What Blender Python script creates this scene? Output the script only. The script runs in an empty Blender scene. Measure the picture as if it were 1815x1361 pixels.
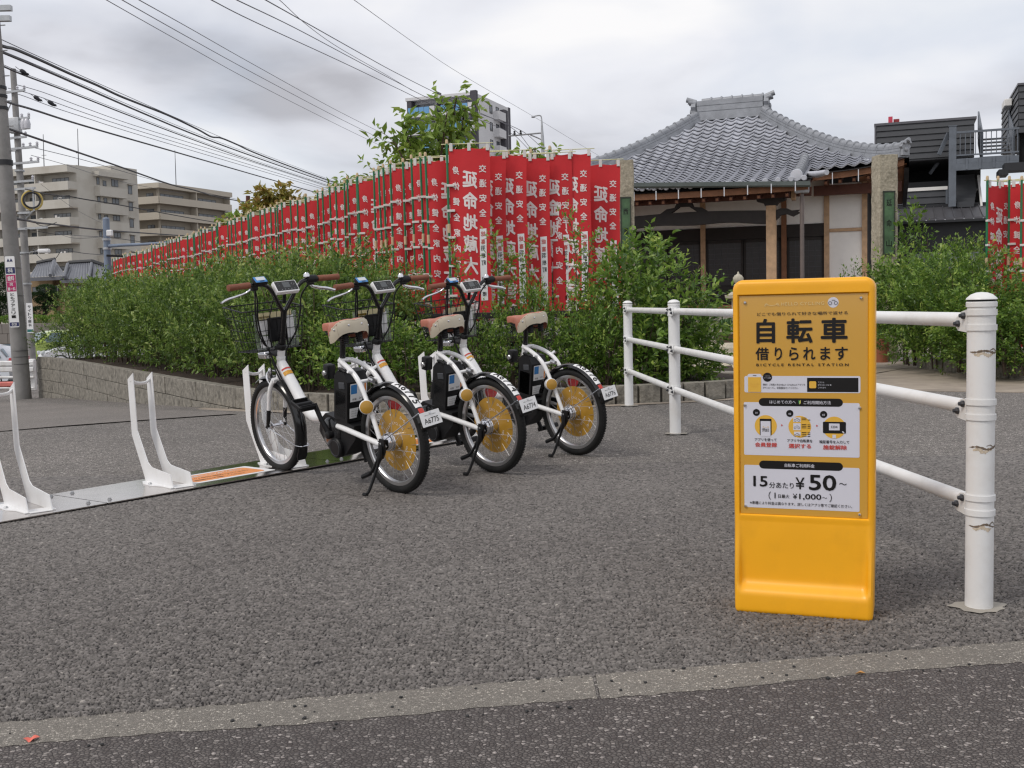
import bpy, bmesh, math, random
import numpy as np
from mathutils import Vector as V, Matrix as M

random.seed(7)
scene = bpy.context.scene
COL = scene.collection
R = math.radians

# ---------------------------------------------------------------- camera
FPX, PITCH, ROLL, EYE = 1900.0, R(4.30), R(1.37), 0.90      # focal length in photo pixels (1815 wide)
cd = bpy.data.cameras.new('camera')
cam = bpy.data.objects.new('camera', cd)
COL.objects.link(cam)
cd.sensor_width = 36.0
cd.lens = 36.0 * FPX / 1815.0
cd.clip_start, cd.clip_end = 0.05, 6000.0
cam.matrix_world = M.Translation((0, 0, EYE)) @ M.Rotation(R(90) - PITCH, 4, 'X') @ M.Rotation(-ROLL, 4, 'Z')
scene.camera = cam

# ---------------------------------------------------------------- sky, sun, exposure
SUN_EL, SUN_DIR = R(52), V((-0.62, -0.42, 0)).normalized()
world = bpy.data.worlds.new('World')
scene.world = world
world.use_nodes = True
nt = world.node_tree
nt.nodes.clear()
N = nt.nodes.new
wout, bg = N('ShaderNodeOutputWorld'), N('ShaderNodeBackground')
sky = N('ShaderNodeTexSky')
sky.sky_type = 'NISHITA'
sky.sun_disc = False
sky.sun_elevation = SUN_EL
sky.sun_rotation = math.atan2(SUN_DIR.x, SUN_DIR.y)
sky.air_density, sky.dust_density = 1.0, 2.0
tc = N('ShaderNodeTexCoord')
sep = N('ShaderNodeSeparateXYZ')
nt.links.new(tc.outputs['Generated'], sep.inputs[0])
def wmath(op, a, b=None, clamp=False):
    n = N('ShaderNodeMath'); n.operation = op; n.use_clamp = clamp
    for i, x in enumerate((a, b)):
        if x is None: continue
        if isinstance(x, (int, float)): n.inputs[i].default_value = x
        else: nt.links.new(x, n.inputs[i])
    return n.outputs[0]
zz = wmath('ADD', wmath('MAXIMUM', sep.outputs[2], 0.0), 0.22)
cmb = N('ShaderNodeCombineXYZ')
nt.links.new(wmath('DIVIDE', sep.outputs[0], zz), cmb.inputs[0])
nt.links.new(wmath('DIVIDE', sep.outputs[1], zz), cmb.inputs[1])
def wnoise(scale, det, rough, off):
    mp = N('ShaderNodeMapping'); mp.inputs['Location'].default_value = off
    nt.links.new(cmb.outputs[0], mp.inputs[0])
    n = N('ShaderNodeTexNoise'); n.inputs['Scale'].default_value = scale
    n.inputs['Detail'].default_value = det; n.inputs['Roughness'].default_value = rough
    n.inputs['Distortion'].default_value = 0.4
    nt.links.new(mp.outputs[0], n.inputs[0])
    return n.outputs[0]
def wramp(fac, stops):
    r = N('ShaderNodeValToRGB'); e = r.color_ramp.elements
    e[0].position, e[0].color = stops[0][0], (*stops[0][1], 1)
    e[1].position, e[1].color = stops[-1][0], (*stops[-1][1], 1)
    for p, c in stops[1:-1]:
        x = e.new(p); x.color = (*c, 1)
    nt.links.new(fac, r.inputs[0]); return r.outputs[0]
big = wnoise(0.85, 4, 0.45, (3.3, 0.72, 0))
fine = wnoise(2.2, 5, 0.5, (7.1, 2.4, 1.5))
cl = wmath('ADD', wmath('MULTIPLY', big, 0.72), wmath('MULTIPLY', fine, 0.28))
ccol = wramp(cl, [(0.38, (3.7, 3.68, 3.95)), (0.45, (5.2, 5.25, 5.65)), (0.52, (6.3, 6.35, 6.7)), (0.60, (7.3, 7.2, 7.2))])
blue = wramp(wnoise(1.3, 4, 0.5, (1.2, 5.5, 3)), [(0.45, (0.95, 0.95, 0.95)), (0.68, (0.72, 0.72, 0.72))])
mix = N('ShaderNodeMix'); mix.data_type = 'RGBA'
nt.links.new(blue, mix.inputs[0]); nt.links.new(sky.outputs[0], mix.inputs[6]); nt.links.new(ccol, mix.inputs[7])
nt.links.new(mix.outputs[2], bg.inputs[0])
bg.inputs[1].default_value = 0.138
nt.links.new(bg.outputs[0], wout.inputs[0])

sd = bpy.data.lights.new('sun', 'SUN')
sd.energy, sd.angle, sd.color = 1.5, R(16), (1.0, 0.95, 0.88)
sun = bpy.data.objects.new('sun', sd)
COL.objects.link(sun)
sdir = V((SUN_DIR.x * math.cos(SUN_EL), SUN_DIR.y * math.cos(SUN_EL), math.sin(SUN_EL)))
sun.rotation_euler = sdir.to_track_quat('Z', 'Y').to_euler()
sun.location = (-8, -6, 14)

vs = scene.view_settings
vs.view_transform, vs.look, vs.exposure, vs.gamma, vs.use_curve_mapping = 'Standard', 'None', 0.0, 1.0, False
scene.render.engine = 'CYCLES'
scene.cycles.use_denoising = True
scene.cycles.denoiser = 'OPENIMAGEDENOISE'
scene.cycles.denoising_input_passes = 'RGB_ALBEDO_NORMAL'
scene.cycles.filter_width = 1.3
scene.cycles.sample_clamp_indirect = 4.0
scene.cycles.max_bounces = 6
scene.cycles.transparent_max_bounces = 8

# ---------------------------------------------------------------- helpers
def ray(px, py):
    dx, dy = px - 907.5, 680.5 - py
    c, s = math.cos(ROLL), math.sin(ROLL)
    u, v = dx * c + dy * s, -dx * s + dy * c
    return V((u, FPX * math.cos(PITCH) + v * math.sin(PITCH), -FPX * math.sin(PITCH) + v * math.cos(PITCH)))
def at(px, py, Y):                       # the place seen at a photo pixel, Y metres out
    d = ray(px, py); return V((0, 0, EYE)) + d * (Y / d.y)
def gnd(px, py, z=0.0):
    d = ray(px, py); return V((0, 0, EYE)) + d * ((z - EYE) / d.z)

def link(o, parent=None):
    COL.objects.link(o)
    if parent is not None: o.parent = parent
    return o
def tag(o, label=None, cat=None, group=None, kind=None):
    if label: o['label'] = label
    if cat: o['category'] = cat
    if group: o['group'] = group
    if kind: o['kind'] = kind
    return o
def thing(name, label, cat, loc=(0, 0, 0), rz=0.0, group=None, mat=None):
    o = bpy.data.objects.new(name, None)
    o.empty_display_size = 0.1
    if mat is not None: o.matrix_world = mat
    else: o.location = loc; o.rotation_euler = (0, 0, rz)
    link(o); return tag(o, label, cat, group)
def kids(o, _c={}):
    return list(o.children)
def copy_tree(o, parent=None, skip=()):
    c = o.copy(); COL.objects.link(c); c.parent = parent
    for ch in kids(o):
        if ch.name.split('.')[0] not in skip: copy_tree(ch, c, skip)
    return c

def frames(pts):
    pts = [V(p) for p in pts]; T = []
    for i in range(len(pts)):
        a, b = pts[max(i - 1, 0)], pts[min(i + 1, len(pts) - 1)]
        T.append((b - a).normalized())
    n = T[0].orthogonal().normalized(); out = []
    for i, t in enumerate(T):
        n = (n - t * n.dot(t))
        if n.length < 1e-6: n = t.orthogonal()
        n.normalize(); out.append((pts[i], n.copy(), t.cross(n)))
    return out
def smooth_path(pts, n=6):
    pts = [V(p) for p in pts]; out = []
    for i in range(len(pts) - 1):
        p0, p1, p2, p3 = pts[max(i - 1, 0)], pts[i], pts[i + 1], pts[min(i + 2, len(pts) - 1)]
        for k in range(n):
            t = k / n
            out.append(0.5 * ((2 * p1) + (p2 - p0) * t + (2 * p0 - 5 * p1 + 4 * p2 - p3) * t * t + (3 * p1 - p0 - 3 * p2 + p3) * t ** 3))
    out.append(pts[-1]); return out

class MB:
    """collects shapes, links them as one mesh object"""
    def __init__(s): s.v, s.f = [], []
    def add(s, vs_, fs, m=None):
        b = len(s.v)
        for p in vs_:
            p = V(p); s.v.append(m @ p if m is not None else p)
        s.f += [tuple(b + i for i in f) for f in fs]; return s
    def box(s, c, d, m=None, rz=0.0):
        c = V(c); x, y, z = d[0] / 2, d[1] / 2, d[2] / 2
        rot = M.Rotation(rz, 3, 'Z')
        vs_ = [c + rot @ V((sx * x, sy * y, sz * z)) for sz in (-1, 1) for sy in (-1, 1) for sx in (-1, 1)]
        return s.add(vs_, [(0, 2, 3, 1), (4, 5, 7, 6), (0, 1, 5, 4), (2, 6, 7, 3), (0, 4, 6, 2), (1, 3, 7, 5)], m)
    def rbox(s, c, d, r=0.005, seg=2, m=None, rot=None):
        bm = bmesh.new(); bmesh.ops.create_cube(bm, size=1)
        bmesh.ops.scale(bm, vec=d, verts=bm.verts)
        bmesh.ops.bevel(bm, geom=list(bm.edges), offset=r, segments=seg, profile=0.5, affect='EDGES')
        T = M.Translation(c) @ (rot.to_4x4() if rot is not None else M.Identity(4))
        if m is not None: T = m @ T
        bm.verts.index_update()
        s.add([v.co for v in bm.verts], [tuple(v.index for v in f.verts) for f in bm.faces], T); bm.free(); return s
    def cyl(s, p0, p1, r0, r1=None, n=12, caps=True, m=None):
        return s.tube([p0, p1], [r0, r0 if r1 is None else r1], n, caps=caps, m=m)
    def tube(s, pts, r, n=8, closed=False, caps=True, m=None, sq=1.0):
        rs = r if isinstance(r, (list, tuple)) else [r] * len(pts)
        fr = frames(pts); vs_, fs = [], []
        for (p, a, b), q in zip(fr, rs):
            for k in range(n):
                t = 2 * math.pi * k / n
                vs_.append(p + a * (q * math.cos(t)) + b * (q * sq * math.sin(t)))
        L = len(fr)
        for i in range(L if closed else L - 1):
            j = (i + 1) % L
            for k in range(n): fs.append((i * n + k, i * n + (k + 1) % n, j * n + (k + 1) % n, j * n + k))
        if caps and not closed:
            fs.append(tuple(range(n - 1, -1, -1))); fs.append(tuple((L - 1) * n + k for k in range(n)))
        return s.add(vs_, fs, m)
    def lathe(s, prof, n=24, m=None, closed=False):
        vs_, fs = [], []
        for r, z in prof:
            for k in range(n):
                t = 2 * math.pi * k / n; vs_.append((r * math.cos(t), r * math.sin(t), z))
        L = len(prof)
        for i in range(L if closed else L - 1):
            j = (i + 1) % L
            for k in range(n): fs.append((i * n + k, i * n + (k + 1) % n, j * n + (k + 1) % n, j * n + k))
        if not closed:
            if prof[0][0] > 1e-6: fs.append(tuple(range(n - 1, -1, -1)))
            if prof[-1][0] > 1e-6: fs.append(tuple((L - 1) * n + k for k in range(n)))
        return s.add(vs_, fs, m)
    def torus(s, Rr, r, n=48, k=10, m=None):
        return s.lathe([(Rr + r * math.cos(2 * math.pi * i / k), r * math.sin(2 * math.pi * i / k)) for i in range(k)], n, m, True)
    def prism(s, poly, h0, h1, m=None):
        n = len(poly)
        vs_ = [(x, y, h0) for x, y in poly] + [(x, y, h1) for x, y in poly]
        fs = [tuple(range(n - 1, -1, -1)), tuple(range(n, 2 * n))] + [(i, (i + 1) % n, n + (i + 1) % n, n + i) for i in range(n)]
        return s.add(vs_, fs, m)
    def face(s, pts, m=None): return s.add(pts, [tuple(range(len(pts)))], m)
    def grid(s, P, m=None):
        r, c = len(P), len(P[0])
        return s.add([p for row in P for p in row], [(i * c + j, i * c + j + 1, (i + 1) * c + j + 1, (i + 1) * c + j) for i in range(r - 1) for j in range(c - 1)], m)
    def mesh(s, name, mat, smooth=35):
        me = bpy.data.meshes.new(name)
        me.from_pydata([tuple(p) for p in s.v], [], s.f); me.update()
        if mat: me.materials.append(mat)
        if smooth:
            me.polygons.foreach_set('use_smooth', [True] * len(me.polygons))
            me.set_sharp_from_angle(angle=R(smooth))
        return me
    def build(s, name, mat, parent=None, smooth=35, fix=True):
        me = s.mesh(name, mat, 0)
        if fix:
            bm = bmesh.new(); bm.from_mesh(me); bmesh.ops.recalc_face_normals(bm, faces=bm.faces); bm.to_mesh(me); bm.free()
        if smooth:
            me.polygons.foreach_set('use_smooth', [True] * len(me.polygons)); me.set_sharp_from_angle(angle=R(smooth))
        return link(bpy.data.objects.new(name, me), parent)
def inst(name, me, parent, loc=(0, 0, 0), rot=None, sc=None, mat=None):
    o = bpy.data.objects.new(name, me); link(o, parent)
    if mat is not None: o.matrix_local = mat
    else:
        o.location = loc
        if rot is not None: o.rotation_euler = rot
        if sc is not None: o.scale = sc
    return o
XF = lambda loc=(0, 0, 0), rx=0, ry=0, rz=0: M.Translation(loc) @ M.Rotation(rz, 4, 'Z') @ M.Rotation(ry, 4, 'Y') @ M.Rotation(rx, 4, 'X')
def basis(o, x, y, z): return M(((x[0], y[0], z[0], o[0]), (x[1], y[1], z[1], o[1]), (x[2], y[2], z[2], o[2]), (0, 0, 0, 1)))

# ---------------------------------------------------------------- materials
def lin(r, g, b): return tuple((x / 12.92 if x <= 0.04045 else ((x + 0.055) / 1.055) ** 2.4) for x in (r / 255, g / 255, b / 255))
def mat(name, col, rough=0.6, metal=0.0, var=0.12, vscale=6.0, bump=0.0, bscale=60.0, coat=0.0, spec=0.5, dirt=None, dscale=2.0, damt=0.5, trans=0.0):
    m = bpy.data.materials.new(name); m.use_nodes = True
    t = m.node_tree; b = t.nodes['Principled BSDF']
    b.inputs['Roughness'].default_value = rough; b.inputs['Metallic'].default_value = metal
    b.inputs['Coat Weight'].default_value = coat; b.inputs['Coat Roughness'].default_value = 0.1
    b.inputs['Specular IOR Level'].default_value = spec
    c = (*col, 1); tcn = t.nodes.new('ShaderNodeTexCoord')
    def noise(sc, det=4, ro=0.55):
        n = t.nodes.new('ShaderNodeTexNoise'); n.inputs['Scale'].default_value = sc; n.inputs['Detail'].default_value = det
        n.inputs['Roughness'].default_value = ro; t.links.new(tcn.outputs['Object'], n.inputs[0]); return n.outputs[0]
    src = None
    if var > 0:
        rp = t.nodes.new('ShaderNodeValToRGB'); e = rp.color_ramp.elements
        e[0].position, e[1].position = 0.3, 0.7
        e[0].color = (*[x * (1 - var) for x in col], 1); e[1].color = (*[min(1, x * (1 + var)) for x in col], 1)
        t.links.new(noise(vscale), rp.inputs[0]); src = rp.outputs[0]
    if dirt:
        mx = t.nodes.new('ShaderNodeMix'); mx.data_type = 'RGBA'
        rp = t.nodes.new('ShaderNodeValToRGB'); e = rp.color_ramp.elements
        e[0].position, e[1].position = 0.48, 0.72; e[0].color = (0, 0, 0, 1); e[1].color = (damt, damt, damt, 1)
        t.links.new(noise(dscale, 7, 0.65), rp.inputs[0]); t.links.new(rp.outputs[0], mx.inputs[0])
        if src: t.links.new(src, mx.inputs[6])
        else: mx.inputs[6].default_value = c
        mx.inputs[7].default_value = (*dirt, 1); src = mx.outputs[2]
    if src: t.links.new(src, b.inputs['Base Color'])
    else: b.inputs['Base Color'].default_value = c
    if bump > 0:
        bn = t.nodes.new('ShaderNodeBump'); bn.inputs['Strength'].default_value = min(1, bump); bn.inputs['Distance'].default_value = 0.4 / bscale
        t.links.new(noise(bscale, 5, 0.6), bn.inputs['Height']); t.links.new(bn.outputs[0], b.inputs['Normal'])
    if trans: b.inputs['Transmission Weight'].default_value = trans
    return m

def asphalt(name, sc, dark, light, gap, chips=0.0, bumpd=0.006, tint=None):
    m = bpy.data.materials.new(name); m.use_nodes = True
    t = m.node_tree; L = t.links; b = t.nodes['Principled BSDF']; n = t.nodes.new
    b.inputs['Roughness'].default_value = 0.85; b.inputs['Specular IOR Level'].default_value = 0.3
    tcn = n('ShaderNodeTexCoord')
    wob = n('ShaderNodeTexNoise'); wob.inputs['Scale'].default_value = sc * 0.9; wob.inputs['Detail'].default_value = 2
    L.new(tcn.outputs['Object'], wob.inputs[0])
    mp = n('ShaderNodeMix'); mp.data_type = 'VECTOR'; mp.inputs[0].default_value = 0.006
    L.new(tcn.outputs['Object'], mp.inputs[4]); L.new(wob.outputs[1], mp.inputs[5])
    def vor(feat, scl, rnd=1.0):
        v = n('ShaderNodeTexVoronoi'); v.feature = feat; v.inputs['Scale'].default_value = scl; v.inputs['Randomness'].default_value = rnd
        L.new(mp.outputs[1], v.inputs['Vector']); return v
    v1, ve = vor('F1', sc), vor('DISTANCE_TO_EDGE', sc)
    sepc = n('ShaderNodeSeparateColor'); L.new(v1.outputs['Color'], sepc.inputs[0])
    rp = n('ShaderNodeValToRGB'); e = rp.color_ramp.elements
    e[0].position, e[0].color = 0.0, (*dark, 1); e[1].position, e[1].color = (0.78 if chips > 1 else 0.86), (*light, 1)
    x = e.new(1.0); x.color = (*[min(1, q * (1.35 + chips)) for q in light], 1)
    if chips > 1:
        x2 = e.new(0.66); x2.color = (*[(p_ * .7 + q * .3) for p_, q in zip(dark, light)], 1)
    L.new(sepc.outputs[0], rp.inputs[0])
    big = n('ShaderNodeTexNoise'); big.inputs['Scale'].default_value = 0.55; big.inputs['Detail'].default_value = 6; big.inputs['Roughness'].default_value = 0.6
    L.new(tcn.outputs['Object'], big.inputs[0])
    br = n('ShaderNodeValToRGB'); e = br.color_ramp.elements
    e[0].position, e[0].color = 0.3, (0.80, 0.79, 0.78, 1); e[1].position, e[1].color = 0.7, (*(tint or (1.12, 1.10, 1.07)), 1)
    L.new(big.outputs[0], br.inputs[0])
    ml = n('ShaderNodeMix'); ml.data_type = 'RGBA'; ml.blend_type = 'MULTIPLY'; ml.inputs[0].default_value = 1
    L.new(rp.outputs[0], ml.inputs[6]); L.new(br.outputs[0], ml.inputs[7])
    gp = n('ShaderNodeMapRange'); gp.inputs[1].default_value = 0.0; gp.inputs[2].default_value = 0.16
    L.new(ve.outputs['Distance'], gp.inputs[0])
    gm = n('ShaderNodeMix'); gm.data_type = 'RGBA'; gm.inputs[6].default_value = (*gap, 1)
    L.new(gp.outputs[0], gm.inputs[0]); L.new(ml.outputs[2], gm.inputs[7])
    L.new(gm.outputs[2], b.inputs['Base Color'])
    # stones stand at different heights, round shouldered, with fine grit on top
    hs = n('ShaderNodeMath'); hs.operation = 'POWER'; hs.inputs[1].default_value = 0.55
    mr = n('ShaderNodeMapRange'); mr.inputs[2].default_value = 0.4; L.new(ve.outputs['Distance'], mr.inputs[0]); L.new(mr.outputs[0], hs.inputs[0])
    hv = n('ShaderNodeMath'); hv.operation = 'MULTIPLY_ADD'; hv.inputs[1].default_value = 0.7
    L.new(sepc.outputs[1], hv.inputs[0]); L.new(hs.outputs[0], hv.inputs[2])
    gr = n('ShaderNodeTexNoise'); gr.inputs['Scale'].default_value = sc * 4; gr.inputs['Detail'].default_value = 3
    L.new(tcn.outputs['Object'], gr.inputs[0])
    ha = n('ShaderNodeMath'); ha.operation = 'MULTIPLY_ADD'; ha.inputs[1].default_value = 0.35
    L.new(gr.outputs[0], ha.inputs[0]); L.new(hv.outputs[0], ha.inputs[2])
    bn = n('ShaderNodeBump'); bn.inputs['Strength'].default_value = 1.0; bn.inputs['Distance'].default_value = bumpd
    L.new(ha.outputs[0], bn.inputs['Height']); L.new(bn.outputs[0], b.inputs['Normal'])
    return m

def stonemat(name, dark, light):
    m = bpy.data.materials.new(name); m.use_nodes = True
    t = m.node_tree; L = t.links; b = t.nodes['Principled BSDF']; n = t.nodes.new
    b.inputs['Roughness'].default_value = 0.8; b.inputs['Specular IOR Level'].default_value = 0.35
    a = n('ShaderNodeAttribute'); a.attribute_name = 'tint'
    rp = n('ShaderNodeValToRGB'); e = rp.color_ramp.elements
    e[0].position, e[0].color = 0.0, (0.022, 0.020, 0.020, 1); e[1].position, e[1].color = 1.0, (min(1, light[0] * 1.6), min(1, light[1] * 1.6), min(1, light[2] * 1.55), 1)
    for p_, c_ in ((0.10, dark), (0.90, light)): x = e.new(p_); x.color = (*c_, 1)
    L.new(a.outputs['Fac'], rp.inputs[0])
    tcn = n('ShaderNodeTexCoord'); big = n('ShaderNodeTexNoise'); big.inputs['Scale'].default_value = 0.55; big.inputs['Detail'].default_value = 6; L.new(tcn.outputs['Object'], big.inputs[0])
    br = n('ShaderNodeValToRGB'); e = br.color_ramp.elements; e[0].position, e[0].color = 0.3, (0.86, 0.83, 0.81, 1); e[1].position, e[1].color = 0.7, (1.10, 1.08, 1.05, 1); L.new(big.outputs[0], br.inputs[0])
    ml = n('ShaderNodeMix'); ml.data_type = 'RGBA'; ml.blend_type = 'MULTIPLY'; ml.inputs[0].default_value = 1; L.new(rp.outputs[0], ml.inputs[6]); L.new(br.outputs[0], ml.inputs[7]); L.new(ml.outputs[2], b.inputs['Base Color'])
    gr = n('ShaderNodeTexNoise'); gr.inputs['Scale'].default_value = 420; gr.inputs['Detail'].default_value = 3; L.new(tcn.outputs['Object'], gr.inputs[0])
    bn = n('ShaderNodeBump'); bn.inputs['Strength'].default_value = 0.8; bn.inputs['Distance'].default_value = 0.0012; L.new(gr.outputs[0], bn.inputs['Height']); L.new(bn.outputs[0], b.inputs['Normal'])
    return m

def leafmat(name, c0, c1, c2, rough=0.45):
    m = bpy.data.materials.new(name); m.use_nodes = True
    t = m.node_tree; L = t.links; b = t.nodes['Principled BSDF']; out = t.nodes['Material Output']
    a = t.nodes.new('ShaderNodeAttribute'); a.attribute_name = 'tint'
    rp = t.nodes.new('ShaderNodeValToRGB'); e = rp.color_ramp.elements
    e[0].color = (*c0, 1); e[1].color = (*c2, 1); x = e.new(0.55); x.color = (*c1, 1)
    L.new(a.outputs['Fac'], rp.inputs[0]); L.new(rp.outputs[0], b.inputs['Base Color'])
    b.inputs['Roughness'].default_value = rough
    tr = t.nodes.new('ShaderNodeBsdfTranslucent'); L.new(rp.outputs[0], tr.inputs[0])
    mx = t.nodes.new('ShaderNodeMixShader'); mx.inputs[0].default_value = 0.38
    L.new(b.outputs[0], mx.inputs[1]); L.new(tr.outputs[0], mx.inputs[2]); L.new(mx.outputs[0], out.inputs[0])
    return m

WHITE = mat('white_paint', (0.80, 0.80, 0.80), 0.35, var=0.03, coat=0.3, dirt=(0.55, 0.53, 0.48), dscale=9, damt=0.25)
PIPE = mat('white_pipe_paint', (0.78, 0.78, 0.775), 0.38, var=0.03, vscale=3, dirt=(0.48, 0.44, 0.38), dscale=5, damt=0.4)
BLACK = mat('black_plastic', (0.010, 0.010, 0.011), 0.45, var=0.15, vscale=20, spec=0.28)
BLKGLOSS = mat('black_gloss', (0.007, 0.007, 0.008), 0.16, var=0, coat=0.3, spec=0.4)
RUBBER = mat('tyre_rubber', (0.013, 0.013, 0.013), 0.75, var=0.2, vscale=30, bump=0.6, bscale=160, spec=0.3)
ALU = mat('brushed_alloy', (0.62, 0.62, 0.63), 0.28, 1.0, var=0.08, vscale=12)
CHROME = mat('polished_steel', (0.72, 0.72, 0.74), 0.12, 1.0, var=0.04)
DISC = mat('ochre_wheel_disc', lin(182, 138, 48), 0.4, var=0.05, coat=0.2)
LEATHER = mat('brown_leather', lin(178, 112, 92), 0.5, var=0.10, vscale=14, bump=0.25, bscale=200)
GRIP = mat('brown_grip', lin(126, 74, 52), 0.55, var=0.12, vscale=25, bump=0.3, bscale=150)
CREAM = mat('cream_vinyl', lin(196, 186, 166), 0.5, var=0.05)
SPOKE = mat('steel_spoke', (0.42, 0.42, 0.43), 0.45, 0.8, var=0)
REDLENS = mat('red_lens', (0.42, 0.012, 0.015), 0.15, var=0.1, vscale=60, coat=0.6)
SCREEN = mat('lcd_screen', lin(74, 78, 80), 0.12, var=0.05, coat=0.5)
LCD = mat('pale_lcd', lin(200, 204, 206), 0.15, var=0.03)
BLUEP = mat('blue_panel', lin(62, 128, 190), 0.25, var=0.05)
PAPER = mat('white_label_paper', (0.80, 0.80, 0.80), 0.5, var=0.02)
INK = mat('black_ink', (0.012, 0.011, 0.011), 0.5, var=0, spec=0.25)
REDINK = mat('red_ink', lin(196, 62, 52), 0.5, var=0)
WINK = mat('white_ink', (0.78, 0.78, 0.77), 0.5, var=0.02)
CLEAR = mat('clear_plastic', (0.85, 0.9, 0.9), 0.05, var=0, trans=0.92)
SIGNY = mat('yellow_polyethylene', lin(250, 178, 28), 0.36, var=0.05, vscale=3, bump=0.05, bscale=300, dirt=lin(215, 150, 30), dscale=5, damt=0.35)
INSERT = mat('ochre_print', lin(208, 158, 62), 0.22, var=0.03, vscale=2, coat=0.9)
CARD = mat('pale_card_print', lin(214, 213, 222), 0.25, var=0.02, coat=0.9)
CARDBLK = mat('black_print', (0.010, 0.009, 0.009), 0.3, var=0, coat=0.15, spec=0.3)
CARDYEL = mat('yellow_print', lin(228, 178, 66), 0.25, var=0.03, coat=0.9)
FAINT = mat('pale_print', lin(222, 196, 130), 0.3, var=0, coat=0.9)
STEEL = mat('galvanised_steel', (0.45, 0.46, 0.47), 0.42, 0.7, var=0.12, vscale=9)
DARKBOLT = mat('dark_bolt_cap', (0.035, 0.037, 0.045), 0.4, var=0.1)
RACKPLATE = mat('grey_rack_plate', lin(196, 190, 186), 0.13, 1.0, var=0.05, vscale=4, dirt=lin(150, 146, 142), dscale=7, damt=0.3)
ORANGE = mat('orange_sticker', lin(232, 142, 62), 0.4, var=0.04)
CONC = mat('grey_concrete', lin(158, 152, 142), 0.85, var=0.16, vscale=7, bump=0.5, bscale=90, dirt=lin(96, 92, 84), dscale=3.5, damt=0.7)
BLOCK = mat('split_face_block', lin(136, 131, 121), 0.92, var=0.28, vscale=16, bump=1.0, bscale=22, dirt=lin(74, 71, 64), dscale=14, damt=0.9)
JOINT = mat('dark_joint', lin(74, 70, 64), 0.9, var=0.2)
KERBC = asphalt('flush_kerb_concrete', 230, (0.235, 0.218, 0.194), (0.370, 0.345, 0.308), (0.190, 0.176, 0.157), 0.8, 0.0025, (1.25, 1.22, 1.18))
APRON = mat('worn_concrete', lin(156, 144, 130), 0.88, var=0.14, vscale=5, bump=0.4, bscale=60, dirt=lin(112, 104, 94), dscale=1.6, damt=0.7)
SLAB = mat('cream_stone_slab', lin(196, 186, 164), 0.85, var=0.12, vscale=4, bump=0.2, bscale=60, dirt=lin(150, 140, 122), dscale=2.5, damt=0.5)
SOIL = mat('dark_leaf_soil', (0.045, 0.032, 0.024), 0.95, var=0.5, vscale=40, bump=1.0, bscale=30, dirt=(0.10, 0.06, 0.04), dscale=25, damt=0.9)
STONE = mat('rough_granite', lin(168, 160, 142), 0.92, var=0.22, vscale=30, bump=1.0, bscale=24, dirt=lin(106, 100, 84), dscale=5, damt=0.8)
LANT = mat('pale_granite', lin(182, 176, 160), 0.9, var=0.15, vscale=30, bump=0.5, bscale=70)
COPPER = mat('green_bronze_plate', lin(74, 104, 72), 0.6, var=0.3, vscale=9, dirt=lin(40, 66, 58), dscale=5, damt=0.8)
PLASTER = mat('white_plaster', lin(232, 230, 226), 0.9, var=0.03)
TIMBER = mat('pale_timber', lin(182, 150, 118), 0.7, var=0.18, vscale=9, bump=0.2, bscale=60)
TIMBERB = mat('brown_timber', lin(128, 88, 62), 0.75, var=0.2, vscale=7)
TIMBERR = mat('red_brown_timber', lin(88, 52, 40), 0.75, var=0.2, vscale=7)
TIMBERD = mat('dark_timber', lin(38, 33, 31), 0.7, var=0.2, vscale=8)
DOORD = mat('dark_door_panel', lin(44, 42, 42), 0.35, var=0.15)
TILE = mat('silver_roof_tile', lin(184, 186, 193), 0.34, 0.05, var=0.22, vscale=2.6, dirt=lin(132, 134, 140), dscale=4, damt=0.4)
RIDGET = mat('grey_ridge_tile', lin(146, 149, 154), 0.42, 0.05, var=0.15, vscale=5)
GUTTER = mat('grey_green_gutter', lin(84, 92, 90), 0.5, var=0.1)
SIDING = mat('charcoal_siding', lin(62, 64, 68), 0.55, var=0.08, vscale=3)
DKMETAL = mat('dark_steel', lin(44, 45, 48), 0.5, 0.2, var=0.1)
GREYST = mat('grey_painted_steel', lin(104, 110, 118), 0.45, 0.2, var=0.12, vscale=5)
ROOFMET = mat('dark_metal_roof', lin(96, 95, 99), 0.35, 0.4, var=0.08)
VOIDM = mat('void_shade_black', (0.006, 0.006, 0.007), 0.9, var=0)  # near-black standing in for shade in voids and behind panels
REDCLOTH = mat('red_banner_cloth', lin(200, 40, 46), 0.75, var=0.10, vscale=3, bump=0.15, bscale=300)
BANINK = mat('banner_white_print', lin(232, 222, 220), 0.7, var=0.05)
GPOLE = mat('green_pole', lin(28, 112, 70), 0.4, var=0.1)
BAMBOO = mat('pale_cross_rod', lin(206, 204, 158), 0.5, var=0.06)
TABW = mat('white_loop_tape', lin(214, 210, 206), 0.7, var=0.05)
JOINTB = mat('tan_pole_joint', lin(200, 176, 140), 0.5, var=0.1)
CONCPOLE = mat('concrete_pole', lin(140, 138, 136), 0.85, var=0.10, vscale=5, bump=0.2, bscale=70, dirt=lin(100, 98, 96), dscale=1.5, damt=0.7)
CABLE = mat('black_cable', (0.02, 0.02, 0.026), 0.6, var=0)
CABLEG = mat('grey_cable', (0.10, 0.10, 0.12), 0.6, var=0)
APT = mat('beige_apartment_wall', lin(188, 184, 175), 0.9, var=0.05, vscale=0.2, dirt=lin(150, 140, 126), dscale=0.25, damt=0.4)
APT2 = mat('grey_beige_wall', lin(184, 176, 162), 0.9, var=0.05, vscale=0.2)
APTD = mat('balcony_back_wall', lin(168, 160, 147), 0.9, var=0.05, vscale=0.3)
GLASSW = mat('window_glass', lin(92, 98, 104), 0.12, 0.0, var=0.35, vscale=0.8, spec=0.8)
FRAMEW = mat('window_frame', lin(70, 68, 66), 0.5, var=0.1)
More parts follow.
